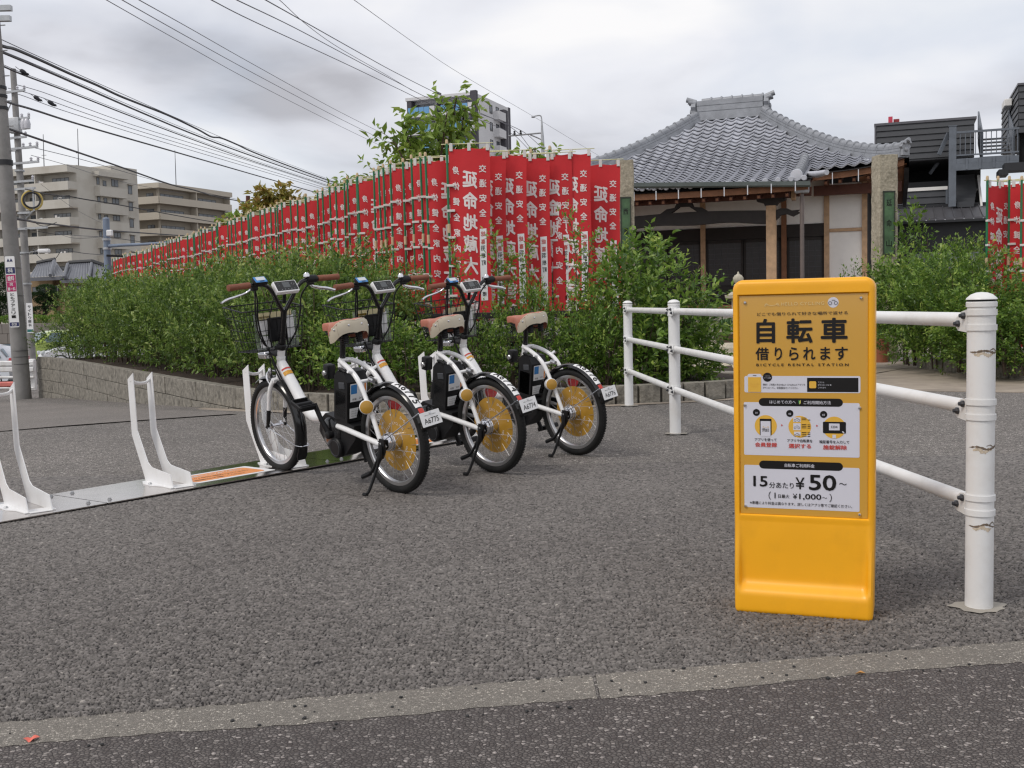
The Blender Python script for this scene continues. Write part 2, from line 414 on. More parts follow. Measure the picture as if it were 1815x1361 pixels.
TOWW = mat('white_tower_wall', lin(206, 206, 208), 0.85, var=0.03, vscale=0.3)
TOWD = mat('charcoal_tower_wall', lin(74, 72, 78), 0.8, var=0.05, vscale=0.3)
BLUEG = mat('blue_glass_panel', lin(104, 156, 200), 0.2, var=0.08, vscale=0.6)
BARK = mat('grey_brown_bark', (0.09, 0.065, 0.045), 0.9, var=0.35, vscale=25, bump=0.8, bscale=50)
TERRA = mat('terracotta', lin(150, 92, 68), 0.8, var=0.12)
LEAF = leafmat('shrub_leaf', (0.070, 0.140, 0.024), (0.195, 0.325, 0.050), (0.44, 0.54, 0.13), 0.36)
LEAFH = leafmat('hedge_leaf', (0.070, 0.130, 0.026), (0.200, 0.310, 0.056), (0.45, 0.53, 0.16), 0.36)
LEAFT = leafmat('tree_leaf', (0.15, 0.25, 0.045), (0.30, 0.43, 0.08), (0.46, 0.56, 0.15))
LEAFY = leafmat('bright_leaf', (0.07, 0.14, 0.02), (0.15, 0.26, 0.035), (0.26, 0.38, 0.06))
LEAFR = leafmat('rusty_leaf', (0.26, 0.28, 0.06), (0.42, 0.34, 0.09), (0.52, 0.30, 0.12))
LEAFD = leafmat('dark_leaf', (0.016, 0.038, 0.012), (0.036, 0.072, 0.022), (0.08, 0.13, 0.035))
LOT = asphalt('lot_asphalt', 80, (0.205, 0.190, 0.178), (0.380, 0.355, 0.335), (0.065, 0.060, 0.056), 0.2, 0.0055)
LOTS = stonemat('lot_aggregate', (0.112, 0.105, 0.100), (0.228, 0.214, 0.204))
ROADM = asphalt('road_asphalt', 104, (0.112, 0.098, 0.094), (0.195, 0.178, 0.169), (0.084, 0.073, 0.071), 1.0, 0.0055)
OLDROAD = asphalt('old_asphalt', 150, (0.21, 0.19, 0.177), (0.31, 0.287, 0.268), (0.14, 0.126, 0.117), 0.2, 0.002)
GRAVELM = asphalt('pale_gravel_bed', 26, (0.20, 0.17, 0.135), (0.55, 0.49, 0.41), (0.06, 0.05, 0.04), 0.2, 0.02)

# ---------------------------------------------------------------- lettering
_tc = {}
def text_geo(s, size, bold=0.0, vertical=False, spacing=1.0, res=3):
    """flat lettering; heavier weights are built from slightly shifted layers, each a hair above the last"""
    key = (s, bold, vertical, spacing, res)
    if key not in _tc:
        c = bpy.data.curves.new('t', 'FONT'); c.resolution_u = res
        c.body = '\n'.join(s) if vertical else s
        c.size = 1.0; c.align_x = 'CENTER'; c.align_y = 'CENTER'
        if vertical: c.space_line = spacing
        else: c.space_character = spacing
        o = bpy.data.objects.new('t', c)
        me = bpy.data.meshes.new_from_object(o)
        v0 = np.array([v.co[:] for v in me.vertices]).reshape(-1, 3)
        f0 = [tuple(p.vertices) for p in me.polygons]
        bpy.data.objects.remove(o); bpy.data.curves.remove(c); bpy.data.meshes.remove(me)
        d = max(0.0, bold) * 0.62
        sh = [(0, 0)] if d < 0.003 else ([(-d, 0), (d, 0), (0, d), (0, -d)] if d < 0.012 else [(d * math.cos(k * math.pi / 4), d * math.sin(k * math.pi / 4)) for k in range(8)] + [(0, 0)])
        vs_, fs = [], []
        for k, (dx, dy) in enumerate(sh):
            fs += [tuple(i + k * len(v0) for i in f) for f in f0]; vs_.append(v0 + np.array([dx, dy, 0.0])); vs_[-1][:, 2] = k
        vs_ = np.concatenate(vs_)
        if len(vs_):
            vs_[:, 0] -= (vs_[:, 0].min() + vs_[:, 0].max()) / 2; vs_[:, 1] -= (vs_[:, 1].min() + vs_[:, 1].max()) / 2
        _tc[key] = (vs_, fs)
    vs_, fs = _tc[key]
    return vs_ * np.array([size, size, 1.0]), fs
LAY = 0.00003
def text_fit(mb, s, cx, cy, w=None, h=None, bold=0.02, vertical=False, spacing=1.0, z=0.0, m=None, mirror=False, res=3):
    """adds lettering centred at cx, cy, stretched to a width and / or height"""
    vs_, fs = text_geo(s, 1.0, bold, vertical, spacing, res)
    ex = vs_[:, 0].max() - vs_[:, 0].min(); ey = vs_[:, 1].max() - vs_[:, 1].min()
    kx = w / ex if w else h / ey; ky = h / ey if h else kx
    P = [((-1 if mirror else 1) * x * kx + cx, y * ky + cy, z + k_ * LAY) for x, y, k_ in vs_]
    return mb.add(P, fs, m)
def rrect(x0, y0, x1, y1, r, n=4):
    out = []
    for cx, cy, a in ((x1 - r, y1 - r, 0), (x0 + r, y1 - r, 90), (x0 + r, y0 + r, 180), (x1 - r, y0 + r, 270)):
        for k in range(n + 1):
            t = R(a + 90 * k / n); out.append((cx + r * math.cos(t), cy + r * math.sin(t)))
    return out
def circ(cx, cy, r, n=20): return [(cx + r * math.cos(2 * math.pi * k / n), cy + r * math.sin(2 * math.pi * k / n)) for k in range(n)]
# ================================================================ SETTING
def gh(x, y):                                    # the ground falls away to the far left
    s = -0.56 * x + 0.83 * y - 9.0
    if x > 2: s -= (x - 2) * 2.0
    return -0.05 * min(max(s, 0.0), 34.0)
mb = MB()
xs = [-1500, -400, -120, -60] + [-40 + 2 * i for i in range(41)] + [60, 120, 400, 1500]
ys = [-60, -20, -5] + [0.8 * i for i in range(0, 40)] + [34, 38, 44, 52, 64, 90, 160, 500, 1500, 3000]
mb.grid([[(x, y, gh(x, y)) for x in xs] for y in ys])
tag(mb.build('ground', LOT, None, 20), 'worn grey asphalt of the parking lot under the rack and the sign', kind='structure')
# near part of the lot: the open graded stones of the asphalt as real relief, finer near the camera
def jit(ix, iy, k):
    h = np.sin(ix * 127.1 + iy * 311.7 + k * 74.7) * 43758.5453; return h - np.floor(h)
ky = 0.00112; yv = [1.95]
while yv[-1] < 5.9: yv.append(yv[-1] * (1 + ky * 1.25))
yv = np.array(yv); ncol = int(1.10 / ky); tv = np.linspace(-0.54, 0.56, ncol)
GX, GY = np.meshgrid(tv, yv); GX = GX * GY
cell = 0.0122
wx = GX + 0.0016 * np.sin(GY * 900 + 3 * np.sin(GX * 310)); wy = GY * 1.10 + 0.0016 * np.sin(GX * 870 + 2 * np.sin(GY * 420))
cx, cy = np.floor(wx / cell), np.floor(wy / cell)
F1 = np.full(GX.shape, 9.0); F2 = np.full(GX.shape, 9.0); ID = np.zeros(GX.shape)
for ox in (-1, 0, 1):
    for oy in (-1, 0, 1):
        ax, ay = cx + ox, cy + oy
        dd = np.hypot((ax + .08 + .84 * jit(ax, ay, 1)) * cell - wx, (ay + .08 + .84 * jit(ax, ay, 2)) * cell - wy) / cell
        q = jit(ax, ay, 3); dd = dd * (0.85 + 0.3 * q)
        nearer = dd < F1; F2 = np.where(nearer, F1, np.minimum(F2, dd)); ID = np.where(nearer, q, ID); F1 = np.where(nearer, dd, F1)
edge_ = np.clip((F2 - F1 - 0.07) / 0.20, 0, 1)
lv = np.sin(ID * 91.7) * 0.5 + 0.5
hgt = (0.0058 * edge_ ** 0.6 * (0.72 + 0.28 * lv) + 0.0012 * np.clip(.6 - F1, 0, .6) + 0.0016 * np.sin(GX * 2.3 + 1) * np.sin(GY * 1.7))
hgt = hgt * np.clip((5.9 - GY) / 1.0, 0, 1) + 0.0012
keep = GY > (2.4935 + 0.1602 * GX) + 0.006 * np.sin(GX * 60) + 0.004 * np.sin(GX * 173) - 0.004
hgt = np.where(keep, hgt, -0.012)
me = bpy.data.meshes.new('asphalt_relief'); nr, nc = GX.shape
me.vertices.add(nr * nc); me.vertices.foreach_set('co', np.stack([GX, GY, hgt], -1).astype(np.float32).ravel())
ii = (np.arange(nr - 1)[:, None] * nc + np.arange(nc - 1)[None]).ravel()
kf = (keep[:-1, :-1] | keep[1:, 1:]).ravel(); ii = ii[kf]; nf = len(ii)
me.loops.add(4 * nf); me.polygons.add(nf)
me.loops.foreach_set('vertex_index', np.stack([ii, ii + 1, ii + nc + 1, ii + nc], 1).astype(np.int32).ravel())
me.polygons.foreach_set('loop_start', (np.arange(nf) * 4).astype(np.int32)); me.polygons.foreach_set('loop_total', np.full(nf, 4, np.int32))
me.update(calc_edges=True); me.polygons.foreach_set('use_smooth', [True] * nf)
tint = np.where(edge_ < np.clip(0.86 - 0.13 * (GY - 2), .3, .86), 0.0, 0.12 + 0.78 * (np.sin(ID * 517.3) * .5 + .5)); tint = np.where((edge_ > .1) & (ID > 0.985), 1.0, tint)  # gaps tinted dark: bitumen film plus painted pit shade, thinning with distance
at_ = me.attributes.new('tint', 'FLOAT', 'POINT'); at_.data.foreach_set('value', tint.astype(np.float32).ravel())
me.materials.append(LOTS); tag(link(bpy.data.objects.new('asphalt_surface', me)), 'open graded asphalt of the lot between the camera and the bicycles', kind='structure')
# flush kerb of concrete in front of the lot and the road before it
def kl(x, off): return 2.4935 + 0.1602 * x - off * 1.013
rnd = random.Random(3)
n = 90; xk = [-9 + 20 * i / n for i in range(n + 1)]
# the strip breaks into lengths with a joint between
mbk = []
L = 1.95
for i in range(-4, 5):
    a, b = i * L + 0.18 + 0.004, (i + 1) * L + 0.18 - 0.004
    m_ = MB(); seg = 110
    top = [(a + (b - a) * k / seg, kl(a + (b - a) * k / seg, 0) + rnd.uniform(-0.004, 0.004), 0.004) for k in range(seg + 1)]
    bot = [(p[0], kl(p[0], 0.150 + 0.012 * math.sin(p[0] * 5.1) * math.sin(p[0] * 2.3)) + rnd.uniform(-0.005, 0.005), 0.004) for p in top]
    m_.grid([bot, top]); m_.grid([top, [(p[0], p[1], -0.03) for p in top]])
    mbk.append(m_)
kerb0 = mbk[0].build('kerb_strip', KERBC, None, 30); tag(kerb0, kind='structure')
for m_ in mbk[1:]: tag(m_.build('kerb_stone', KERBC, kerb0, 30))
m_ = MB(); m_.grid([[(x, y, 0.0030) for x in (-9, -4, -2, 0, 2, 4, 11)] for y in (-14, -6, -2, 0.5)])
edge = [(x, kl(x, 0.135), 0.0030) for x in xk]
m_.grid([[(p[0], 0.5, 0.0030) for p in edge], edge])
tag(m_.build('road', ROADM, None, 0), kind='structure')
# the smoother older carriageway at the back left
m_ = MB()
fr = [gnd(-80, 772), gnd(0, 762), gnd(110, 752), gnd(230, 744), gnd(330, 738), gnd(420, 733)]
bk = [(-18, 13.5), (-14, 14.5), (-9.2, 18.4), (-6.6, 15.3), (-4.5, 12.2), (-2.75, 9.75)]
rows = []
for k in range(13):
    t = k / 12; row = []
    for p, q in zip(fr, bk):
        x, y = p[0] + (q[0] - p[0]) * t, p[1] + (q[1] - p[1]) * t
        row.append((x, y, gh(x, y) + 0.004 + 0.012 * math.sin(math.pi * min(1, max(0, t)))))
    rows.append(row)
m_.grid(rows); tag(m_.build('old_road', OLDROAD, None, 30), kind='structure')
# concrete driveway between the gate pillars
m_ = MB()
ap = [gnd(1235, 713), gnd(1330, 703), gnd(1640, 693.5), gnd(1815, 696), (5.6, 9.2, 0), (9, 8.6, 0), (9.3, 9.6, 0), (5.6, 10.2, 0), (5.2, 11.7, 0), (5.0, 13.2, 0), (5.6, 16, 0), (3.9, 17, 0), (3.0, 12.6, 0), (2.55, 10.2, 0), (2.0, 9.5, 0)]
m_.prism([(p[0], p[1]) for p in ap], -0.02, 0.006)
tag(m_.build('driveway', APRON, None, 0), kind='structure')
for k, (x0, x1) in enumerate(((1.95, 2.9), (2.9, 3.8), (3.8, 4.55))): pass

# raised planting bed behind the wall, levelled soil
WALL = [(-8.35, 18.86), (-7.07, 17.15), (-3.71, 11.80), (-2.44, 9.92), (-1.75, 9.26), (-0.95, 9.0), (-0.04, 9.05), (0.75, 9.25), (1.45, 9.42), (1.96, 9.6), (2.3, 9.86)]
wp = [V((p[0], p[1], 0)) for p in smooth_path([(x, y, 0) for x, y in WALL], 10)]
m_ = MB()
rows = []
for p in wp:
    d = V((0.80, 0.6, 0)) if p.x < -2 else V((0.1, 1, 0))
    Lm = 3.2 if p.x < -2 else 2.6
    rows.append([p + d * q + V((0, 0, 0.10 + 0.02 * math.sin(7 * p.x + 9 * q))) for q in (0.06, 0.5, 1.0, 1.6, 2.2, Lm)])
m_.grid(rows); tag(m_.build('soil_bed', SOIL, None, 40), kind='structure')

def resample(pts, step):
    out = [pts[0]]; acc = 0
    for a, b in zip(pts, pts[1:]):
        seg = (b - a).length
        while acc + seg >= step:
            t = (step - acc) / seg; a = a + (b - a) * t; out.append(a); seg = (b - a).length; acc = 0
        acc += seg
    return out
TOPZ = 0.165
wall = thing('planter_wall', 'low grey split-faced block wall of the planting bed curving from the pole to the driveway', 'wall')
left = [p for p in wp if p.x <= -1.9]; right = [p for p in wp if p.x >= -1.95]
def block(a, b, z0, z1, gap, th=0.12, nm='block'):
    u = (b - a).normalized(); nn = V((-u.y, u.x, 0))
    rough = [random.uniform(-0.006, 0.006) for _ in range(8)]
    c = (a + b) / 2; l = (b - a).length - gap
    q = MB().rbox((0, 0, 0), (l, th, z1 - z0 - 0.006), 0.004, 1, m=basis(c + nn * (th / 2 + rough[0]) + V((0, 0, (z0 + z1) / 2)), u, nn, V((0, 0, 1))))
    q.build(nm, BLOCK, wall, 30)
for cidx in range(5):
    z1 = TOPZ - 0.2 * cidx; z0 = z1 - 0.2
    pts = resample(left, 0.40)
    if cidx % 2: pts = [left[0]] + [(a + b) / 2 for a, b in zip(pts, pts[1:])] + [left[-1]]
    elif (pts[-1] - left[-1]).length > 0.05: pts.append(left[-1])
    for a, b in zip(pts, pts[1:]):
        if z1 < min(gh(a.x, a.y), gh(b.x, b.y)) - 0.01 or (b - a).length < 0.1: continue
        block(a, b, z0, z1, 0.0018)
jm = MB()
pr = resample([left[-1]] + [p for p in right if p.x > left[-1].x], 0.212)
for a, b in zip(pr, pr[1:]):
    block(a, b, -0.05, TOPZ, 0.022, 0.12)
    u = (b - a).normalized(); nn = V((-u.y, u.x, 0)); jm.box((0, 0, 0), (0.03, 0.08, 0.2), basis(b + nn * 0.065 + V((0, 0, 0.05)), u, nn, V((0, 0, 1))))
jm.build('joint_mortar', JOINT, wall, 0)
jm = MB()
for a, b in zip(left, left[1:]):
    u = (b - a).normalized(); nn = V((-u.y, u.x, 0)); jm.box((0, 0, 0), ((b - a).length * 1.02, 0.06, 1.0), basis((a + b) / 2 + nn * 0.055 + V((0, 0, TOPZ - 0.512)), u, nn, V((0, 0, 1))))
jm.build('backing_wall', JOINT, wall, 0)
# pale strip of concrete at the foot of the low wall
m_ = MB(); rows = []
foot = [p for p in wp if p.x > -3.2]
rows = [[p + V((0, -0.012, 0.005 + gh(p.x, p.y))) for p in foot], [p + V((-0.05 if p.x < -1.2 else 0.0, -0.15, 0.005 + gh(p.x, p.y))) for p in foot]]
m_.grid(rows); tag(m_.build('concrete_margin', APRON, None, 30), kind='structure')
# right kerb round the other bed
kerb = thing('bed_kerb', 'low block kerb in front of the right hedge beyond the white post', 'kerb')
kp = resample([V(p) for p in smooth_path([(4.95, 12.9, 0), (5.02, 12.0, 0), (5.12, 11.2, 0), (5.4, 10.5, 0), (6.2, 10.1, 0), (8.5, 9.7, 0)], 12)], 0.32)
for a, b in zip(kp, kp[1:]):
    u = (b - a).normalized(); nn = V((-u.y, u.x, 0))
    MB().rbox((0, 0, 0), ((b - a).length - 0.012, 0.14, 0.17), 0.008, 1, m=basis((a + b) / 2 + nn * random.uniform(-.006, .006) + V((0, 0, 0.05)), u, nn, V((0, 0, 1)))).build('block', BLOCK, kerb, 30)
m_ = MB(); m_.grid([[(5.15, 12.9, 0.09), (7, 13.2, 0.1), (12, 12.6, 0.1)], [(5.6, 10.7, 0.09), (7, 10.3, 0.1), (12, 9.6, 0.1)]])
tag(m_.build('soil_bed', SOIL, None, 0), kind='structure')
# courtyard of the temple: gravel, stepping slabs
m_ = MB(); m_.prism([(2.0, 10.6), (3.0, 12.7), (3.9, 17.0), (5.6, 16.1), (14, 15), (16, 26), (-4, 27), (-3, 16), (-0.6, 13.6), (1.3, 11.8)], -0.02, 0.012)
tag(m_.build('gravel_courtyard', GRAVELM, None, 0), kind='structure')
path = thing('stepping_path', 'cream stone slabs laid in the pale gravel before the temple steps', 'path')
for (x0, y0, x1, y1) in ((2.35, 12.7, 3.35, 13.3), (2.2, 13.45, 3.6, 14.4), (2.4, 14.55, 4.0, 15.5), (2.9, 18.2, 5.2, 19.3), (3.2, 19.5, 5.6, 20.4), (2.6, 16.0, 4.2, 16.9)):
    MB().rbox(((x0 + x1) / 2, (y0 + y1) / 2, 0.025), (x1 - x0, y1 - y0, 0.06), 0.01, 1).build('slab', SLAB, path, 30)
tag(MB().rbox((2.35, 11.6, 0.03), (0.95, 0.14, 0.16), 0.015, 1, rot=M.Rotation(R(-28), 3, 'Z')).build('stone_edging', CONC, None, 30), 'long pale edging stone lying behind the fence beside the planting bed', 'edging stone')

# loose bits on the ground
def pebble(x, y, r, m, z=0.0):
    b = bmesh.new(); bmesh.ops.create_icosphere(b, subdivisions=1, radius=r)
    for v in b.verts: v.co *= random.uniform(0.75, 1.2); v.co.z *= 0.6
    q = MB(); b.verts.index_update(); q.add([v.co + V((x, y, z + r * 0.4)) for v in b.verts], [tuple(v.index for v in f.verts) for f in b.faces]); b.free(); return q
CHIPW = mat('pale_chip', (0.5, 0.47, 0.42), 0.8); CHIPO = mat('salmon_scrap', lin(226, 116, 98), 0.7); CHIPD = mat('dark_chip', (0.03, 0.03, 0.03), 0.8)
CHIPL = mat('dry_leaf', lin(190, 140, 80), 0.7)
q = MB(); rr = random.Random(11)
for i in range(150):
    x, y = rr.uniform(-2.2, 2.2), rr.uniform(1.75, 6.5)
    b = pebble(x, y, rr.uniform(0.002, 0.0048), None, 0.002); q.add(b.v, b.f)
tag(q.build('gravel', CHIPW, None, 0), 'stray pale stone chips scattered over the asphalt', kind='stuff')
q = MB()
for i in range(70):
    x = rr.uniform(-1.8, 1.8); b = pebble(x, kl(x, rr.uniform(0.0, 0.2)), rr.uniform(0.002, 0.006), None, 0.004); q.add(b.v, b.f)
tag(q.build('gravel', CHIPD, None, 0), 'dark grit scattered along the flush kerb', kind='stuff')
p = gnd(56, 1315); m_ = MB(); m_.grid([[(p.x + (i - 3) * 0.0042, p.y + (j - 1) * 0.011 + 0.002 * math.sin(i * 1.3), 0.008 + 0.004 * math.cos(i * 1.1 + j)) for i in range(7)] for j in range(3)])
tag(m_.build('paper_scrap', CHIPO, None, 40), 'small salmon red scrap lying on the flush kerb at the lower left', 'scrap')
p = gnd(1525, 1198); m_ = MB(); m_.face([(p.x - .013, p.y, .006), (p.x - .004, p.y - .006, .012), (p.x + .013, p.y + .002, .006), (p.x + .003, p.y + .007, .011)])
tag(m_.build('dry_leaf', CHIPL, None, 0), 'dry tan leaf lying at the road edge below the yellow sign', 'leaf')
# ================================================================ YELLOW SIGN
SW, SH = 0.385, 0.950
sl = V((0.652, 3.094, 0)); su = V((0.351, -0.132, 0)).normalized(); sn = V((su.y, -su.x, 0))       # sn points at the viewer
sc0 = sl + su * 0.1875
sign = thing('rental_sign', 'bright yellow plastic stand sign with an ochre notice on the asphalt', 'sign', mat=basis(sc0, su, -sn, V((0, 0, 1))))
# local frame: x along the face, -y towards the viewer, z up
def sstep(a, b, x):
    t = min(1, max(0, (x - a) / (b - a))); return t * t * (3 - 2 * t)
U0, U1, Z0, Z1 = -0.1745, 0.1745, 0.282, 0.906
def hw(z):
    w = SW / 2 + 0.004 * (1 - z / SH) * 0 + (0.004 if z > 0.3 else 0.004 * z / 0.3) - 0.004
    rc = 0.030
    if z > SH - rc: w -= rc - math.sqrt(max(0, rc * rc - (z - (SH - rc)) ** 2))
    if z < 0.016: w -= 0.010 * (1 - math.sqrt(max(0, 1 - ((0.016 - z) / 0.016) ** 2)))
    return w
def yf(u, z, w):
    d = min(w - abs(u), SH - z, z + 0.002)
    y = -0.050 - 0.030 * sstep(0.30, 0.02, z)
    r = 0.016
    if d < r: y += r - math.sqrt(max(0, r * r - (r - d) ** 2))
    if U0 - 0.003 < u < U1 + 0.003 and Z0 - 0.003 < z < Z1 + 0.003:
        e = min(u - U0, U1 - u, z - Z0, Z1 - z); y += 0.009 * sstep(-0.003, 0.0015, e)
    if z < 0.272:
        side = sstep(w - 0.008, w - 0.026, abs(u))
        dep = 0.027 * (1 - sstep(0.05, 0.275, z) * 0.94) * sstep(0.058, 0.094, z)
        y += dep * side
    return y
zs = sorted(set([round(0.0 + 0.95 * i / 150, 4) for i in range(151)] + [Z0 - .003, Z0, Z0 + .002, Z1 - .002, Z1, Z1 + .003] + [0.003, 0.009, 0.94, 0.943, 0.9465, 0.9485, 0.9497, 0.95]))
us = sorted(set([round(-1 + 2 * i / 56, 4) for i in range(57)] + [-.999, -.995, -.985, .985, .995, .999] + [k / (SW / 2) for k in (U0 - .003, U0, U0 + .002, U1 - .002, U1, U1 + .003)]))
mb = MB(); P = []
for z in zs:
    w = hw(z); P.append([(t * w, yf(t * w, z, w), z) for t in us])
mb.grid(P)
loop = P[0] + [r[-1] for r in P[1:]] + P[-1][::-1][1:] + [r[0] for r in P[::-1][1:-1]]
bl = [(x, 0.045, z) for x, y, z in loop]; nl = len(loop)
mb.add(loop + bl, [(i, (i + 1) % nl, nl + (i + 1) % nl, nl + i) for i in range(nl)] + [tuple(range(nl, 2 * nl))])
mb.build('sign_body', SIGNY, sign, 40)
# printed notice
NB = basis((U0, -0.0425, Z1), (1, 0, 0), (0, 0, -1), (0, -1, 0))      # notice coordinates: x right, y down in metres
NWd, NHt = U1 - U0, Z1 - Z0
notice = MB().prism([(0.0012, 0.0012), (NWd - 0.0012, 0.0012), (NWd - 0.0012, NHt - 0.0012), (0.0012, NHt - 0.0012)], 0, 0.002, NB).build('notice', INSERT, sign, 0)
def UV(a, b): return a * NWd, b * NHt
def c6(x, y): return UV((x - 50) / 1690, (y * .1322 - 4) / 384)
def c7(x, y): return UV((x * .1616 - 7) / 223, (166 + .1616 * y - 0.012 * (x - 710) * 0.1616 * 3) / 384)
FL = M.Scale(-1, 4, (0, 1, 0))
def lay(poly, m, z, nm):                     # a flat printed shape
    return MB().add([(x, y, z) for x, y in poly], [tuple(range(len(poly)))], NB).build(nm, m, notice, 0, fix=False)
class Ink:
    def __init__(s): s.mb = MB(); s.lines = []
    def t(s, txt, cx, cy, w=None, h=None, bold=0.02, z=0.0036, spacing=1.0, res=3):
        vs_, fs = text_geo(txt, 1.0, bold, False, spacing, res)
        ex = vs_[:, 0].max() - vs_[:, 0].min(); ey = vs_[:, 1].max() - vs_[:, 1].min()
        kx = w / ex if w else h / ey; ky = h / ey if h else kx
        s.lines.append(MB().add([(x * kx + cx, -y * ky + cy, z + k_ * LAY) for x, y, k_ in vs_], fs, NB)); return s
    def p(s, poly, z=0.0036): s.mb.add([(x, y, z) for x, y in poly], [tuple(range(len(poly)))], NB); return s
    def ring(s, cx, cy, r, w, z=0.0036, n=18):
        a = circ(cx, cy, r, n); b = circ(cx, cy, r - w, n)
        s.mb.add([(x, y, z) for x, y in a + b], [(i, (i + 1) % n, n + (i + 1) % n, n + i) for i in range(n)], NB); return s
    def ln(s, pts, w, z=0.0036):
        for (ax, ay), (bx, by) in zip(pts, pts[1:]):
            l = math.hypot(bx - ax, by - ay) or 1; nx, ny = -(by - ay) / l * w / 2, (bx - ax) / l * w / 2
            s.p([(ax + nx, ay + ny), (bx + nx, by + ny), (bx - nx, by - ny), (ax - nx, ay - ny)], z)
        return s
    def done(s, m, nm='print_mark'):
        if s.mb.v: tag(s.mb.build(nm, m, notice, 0, fix=False), kind='stuff')
        for l in s.lines: l.build('lettering', m, notice, 0, fix=False)
def W6(px): return px / 1690 * NWd
def H6(px): return px * .1322 / 384 * NHt
def W7(px): return px * .1616 / 223 * NWd
def H7(px): return px * .1616 / 384 * NHt
def minibike(ink, cx, cy, s, z=0.0040):
    for sx in (-1, 1): ink.ring(cx + sx * s * 0.55, cy + s * 0.18, s * 0.36, s * 0.09, z)
    ink.ln([(cx - s * .25, cy - s * .4), (cx + s * .45, cy - s * .38)], s * .12, z)
# backgrounds
box6 = lambda x0, y0, x1, y1, r: rrect(*c6(x0, y0), *c6(x1, y1), r)
box7 = lambda x0, y0, x1, y1, r: rrect(*c7(x0, y0), *c7(x1, y1), r)
lay(box6(118, 1090, 1642, 1308, 0.005), CARD, 0.0024, 'print_panel')
lay(box6(955, 1112, 1615, 1296, 0.0008), CARDBLK, 0.0028, 'print_panel')
lay(box6(983, 1158, 1074, 1248, 0.003), CARDYEL, 0.0032, 'app_icon')
lay(box6(160, 1062, 352, 1304, 0.006), CARD, 0.0028, 'print_phone')
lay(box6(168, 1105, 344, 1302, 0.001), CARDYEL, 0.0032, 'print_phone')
lay(circ(*c6(430, 1105), W6(62)), CARDBLK, 0.0032, 'print_badge')
lay(circ(*c6(1295, 143), W6(70)), CARD, 0.0024, 'print_badge')
def card(y0, y1):
    x0, x1 = 90, 1334
    return rrect(*UV((x0 * .1616 - 7) / 223, (166 + .1616 * y0) / 384), *UV((x1 * .1616 - 7) / 223, (166 + .1616 * y1) / 384), 0.004)
def UU(x, y): return UV((x * .1616 - 7) / 223, (166 + .1616 * y) / 384)
def pill(y0, y1): return rrect(*UU(257, y0), *UU(1160, y1), UU(0, (y1 - y0))[1] / 2 - UU(0, 0)[1] / 2 - 1e-5)
lay(card(124, 700), CARD, 0.0024, 'print_card'); lay(card(810, 1276), CARD, 0.0024, 'print_card')
lay(pill(78, 164), CARDBLK, 0.0028, 'print_pill'); lay(pill(758, 846), CARDBLK, 0.0028, 'print_pill')
k = Ink()
k.t('どこでも借りられて好きな場所で返せる', *c6(888, 278), w=W6(1185), h=H6(44), bold=0.012, res=2)
for ch, x, w in (('自', 411, 250), ('転', 857, 345), ('車', 1306, 345)): k.t(ch, *c6(x, 500), w=W6(w), h=H6(322), bold=0.042)
for ch, x, w in (('借', 362, 182), ('り', 578, 98), ('ら', 783, 124), ('れ', 984, 160), ('ま', 1192, 128), ('す', 1400, 162)): k.t(ch, *c6(x, 797), w=W6(w), h=H6(168), bold=0.03)
k.t('BICYCLE RENTAL STATION', *c6(887, 943), w=W6(1208), h=H6(34), bold=0.03, spacing=1.5)
k.t('簡単！ご利用の方はHELLO CYCLINGのアプリを', *c6(650, 1203), w=W6(560), h=H6(27), bold=0.012, res=1)
k.t('ダウンロードし、会員登録を行ってください。', *c6(605, 1245), w=W6(470), h=H6(27), bold=0.012, res=1)
k.p(box6(235, 1080, 282, 1087, 0.0003))
k.t('アプリを使って', *UU(330, 529), w=W7(240), h=H7(34), bold=0.02, res=2)
k.t('アプリで自転車を', *UU(702, 533), w=W7(272), h=H7(34), bold=0.02, res=2)
k.t('暗証番号を入力して', *UU(1070, 538), w=W7(314), h=H7(34), bold=0.02, res=2)
k.t('15', *UU(270, 985), w=W7(158), h=H7(116), bold=0.03)
k.t('分あたり', *UU(500, 1022), w=W7(268), h=H7(66), bold=0.015)
k.t('¥', *UU(703, 993), w=W7(98), h=H7(128), bold=0.015)
k.t('50', *UU(945, 978), w=W7(292), h=H7(170), bold=0.03)
k.t('〜', *UU(1160, 985), w=W7(80), bold=0.01)
k.t('（', *UU(372, 1138), h=H7(90), bold=0.005); k.t('）', *UU(1030, 1138), h=H7(90), bold=0.005)
k.t('1', *UU(430, 1135), h=H7(62), bold=0.03); k.t('日最大', *UU(525, 1140), w=W7(122), h=H7(40), bold=0.018, res=2)
k.t('¥', *UU(648, 1136), h=H7(58), bold=0.008); k.t('1,000', *UU(812, 1138), w=W7(238), h=H7(68), bold=0.025); k.t('〜', *UU(966, 1140), w=W7(50), bold=0.01)
k.t('※車種により料金は異なります。詳しくはアプリ等でご確認ください。', *UU(705, 1222), w=W7(1105), h=H7(36), bold=0.012, res=1)
minibike(k, *c6(1293, 140), W6(66))
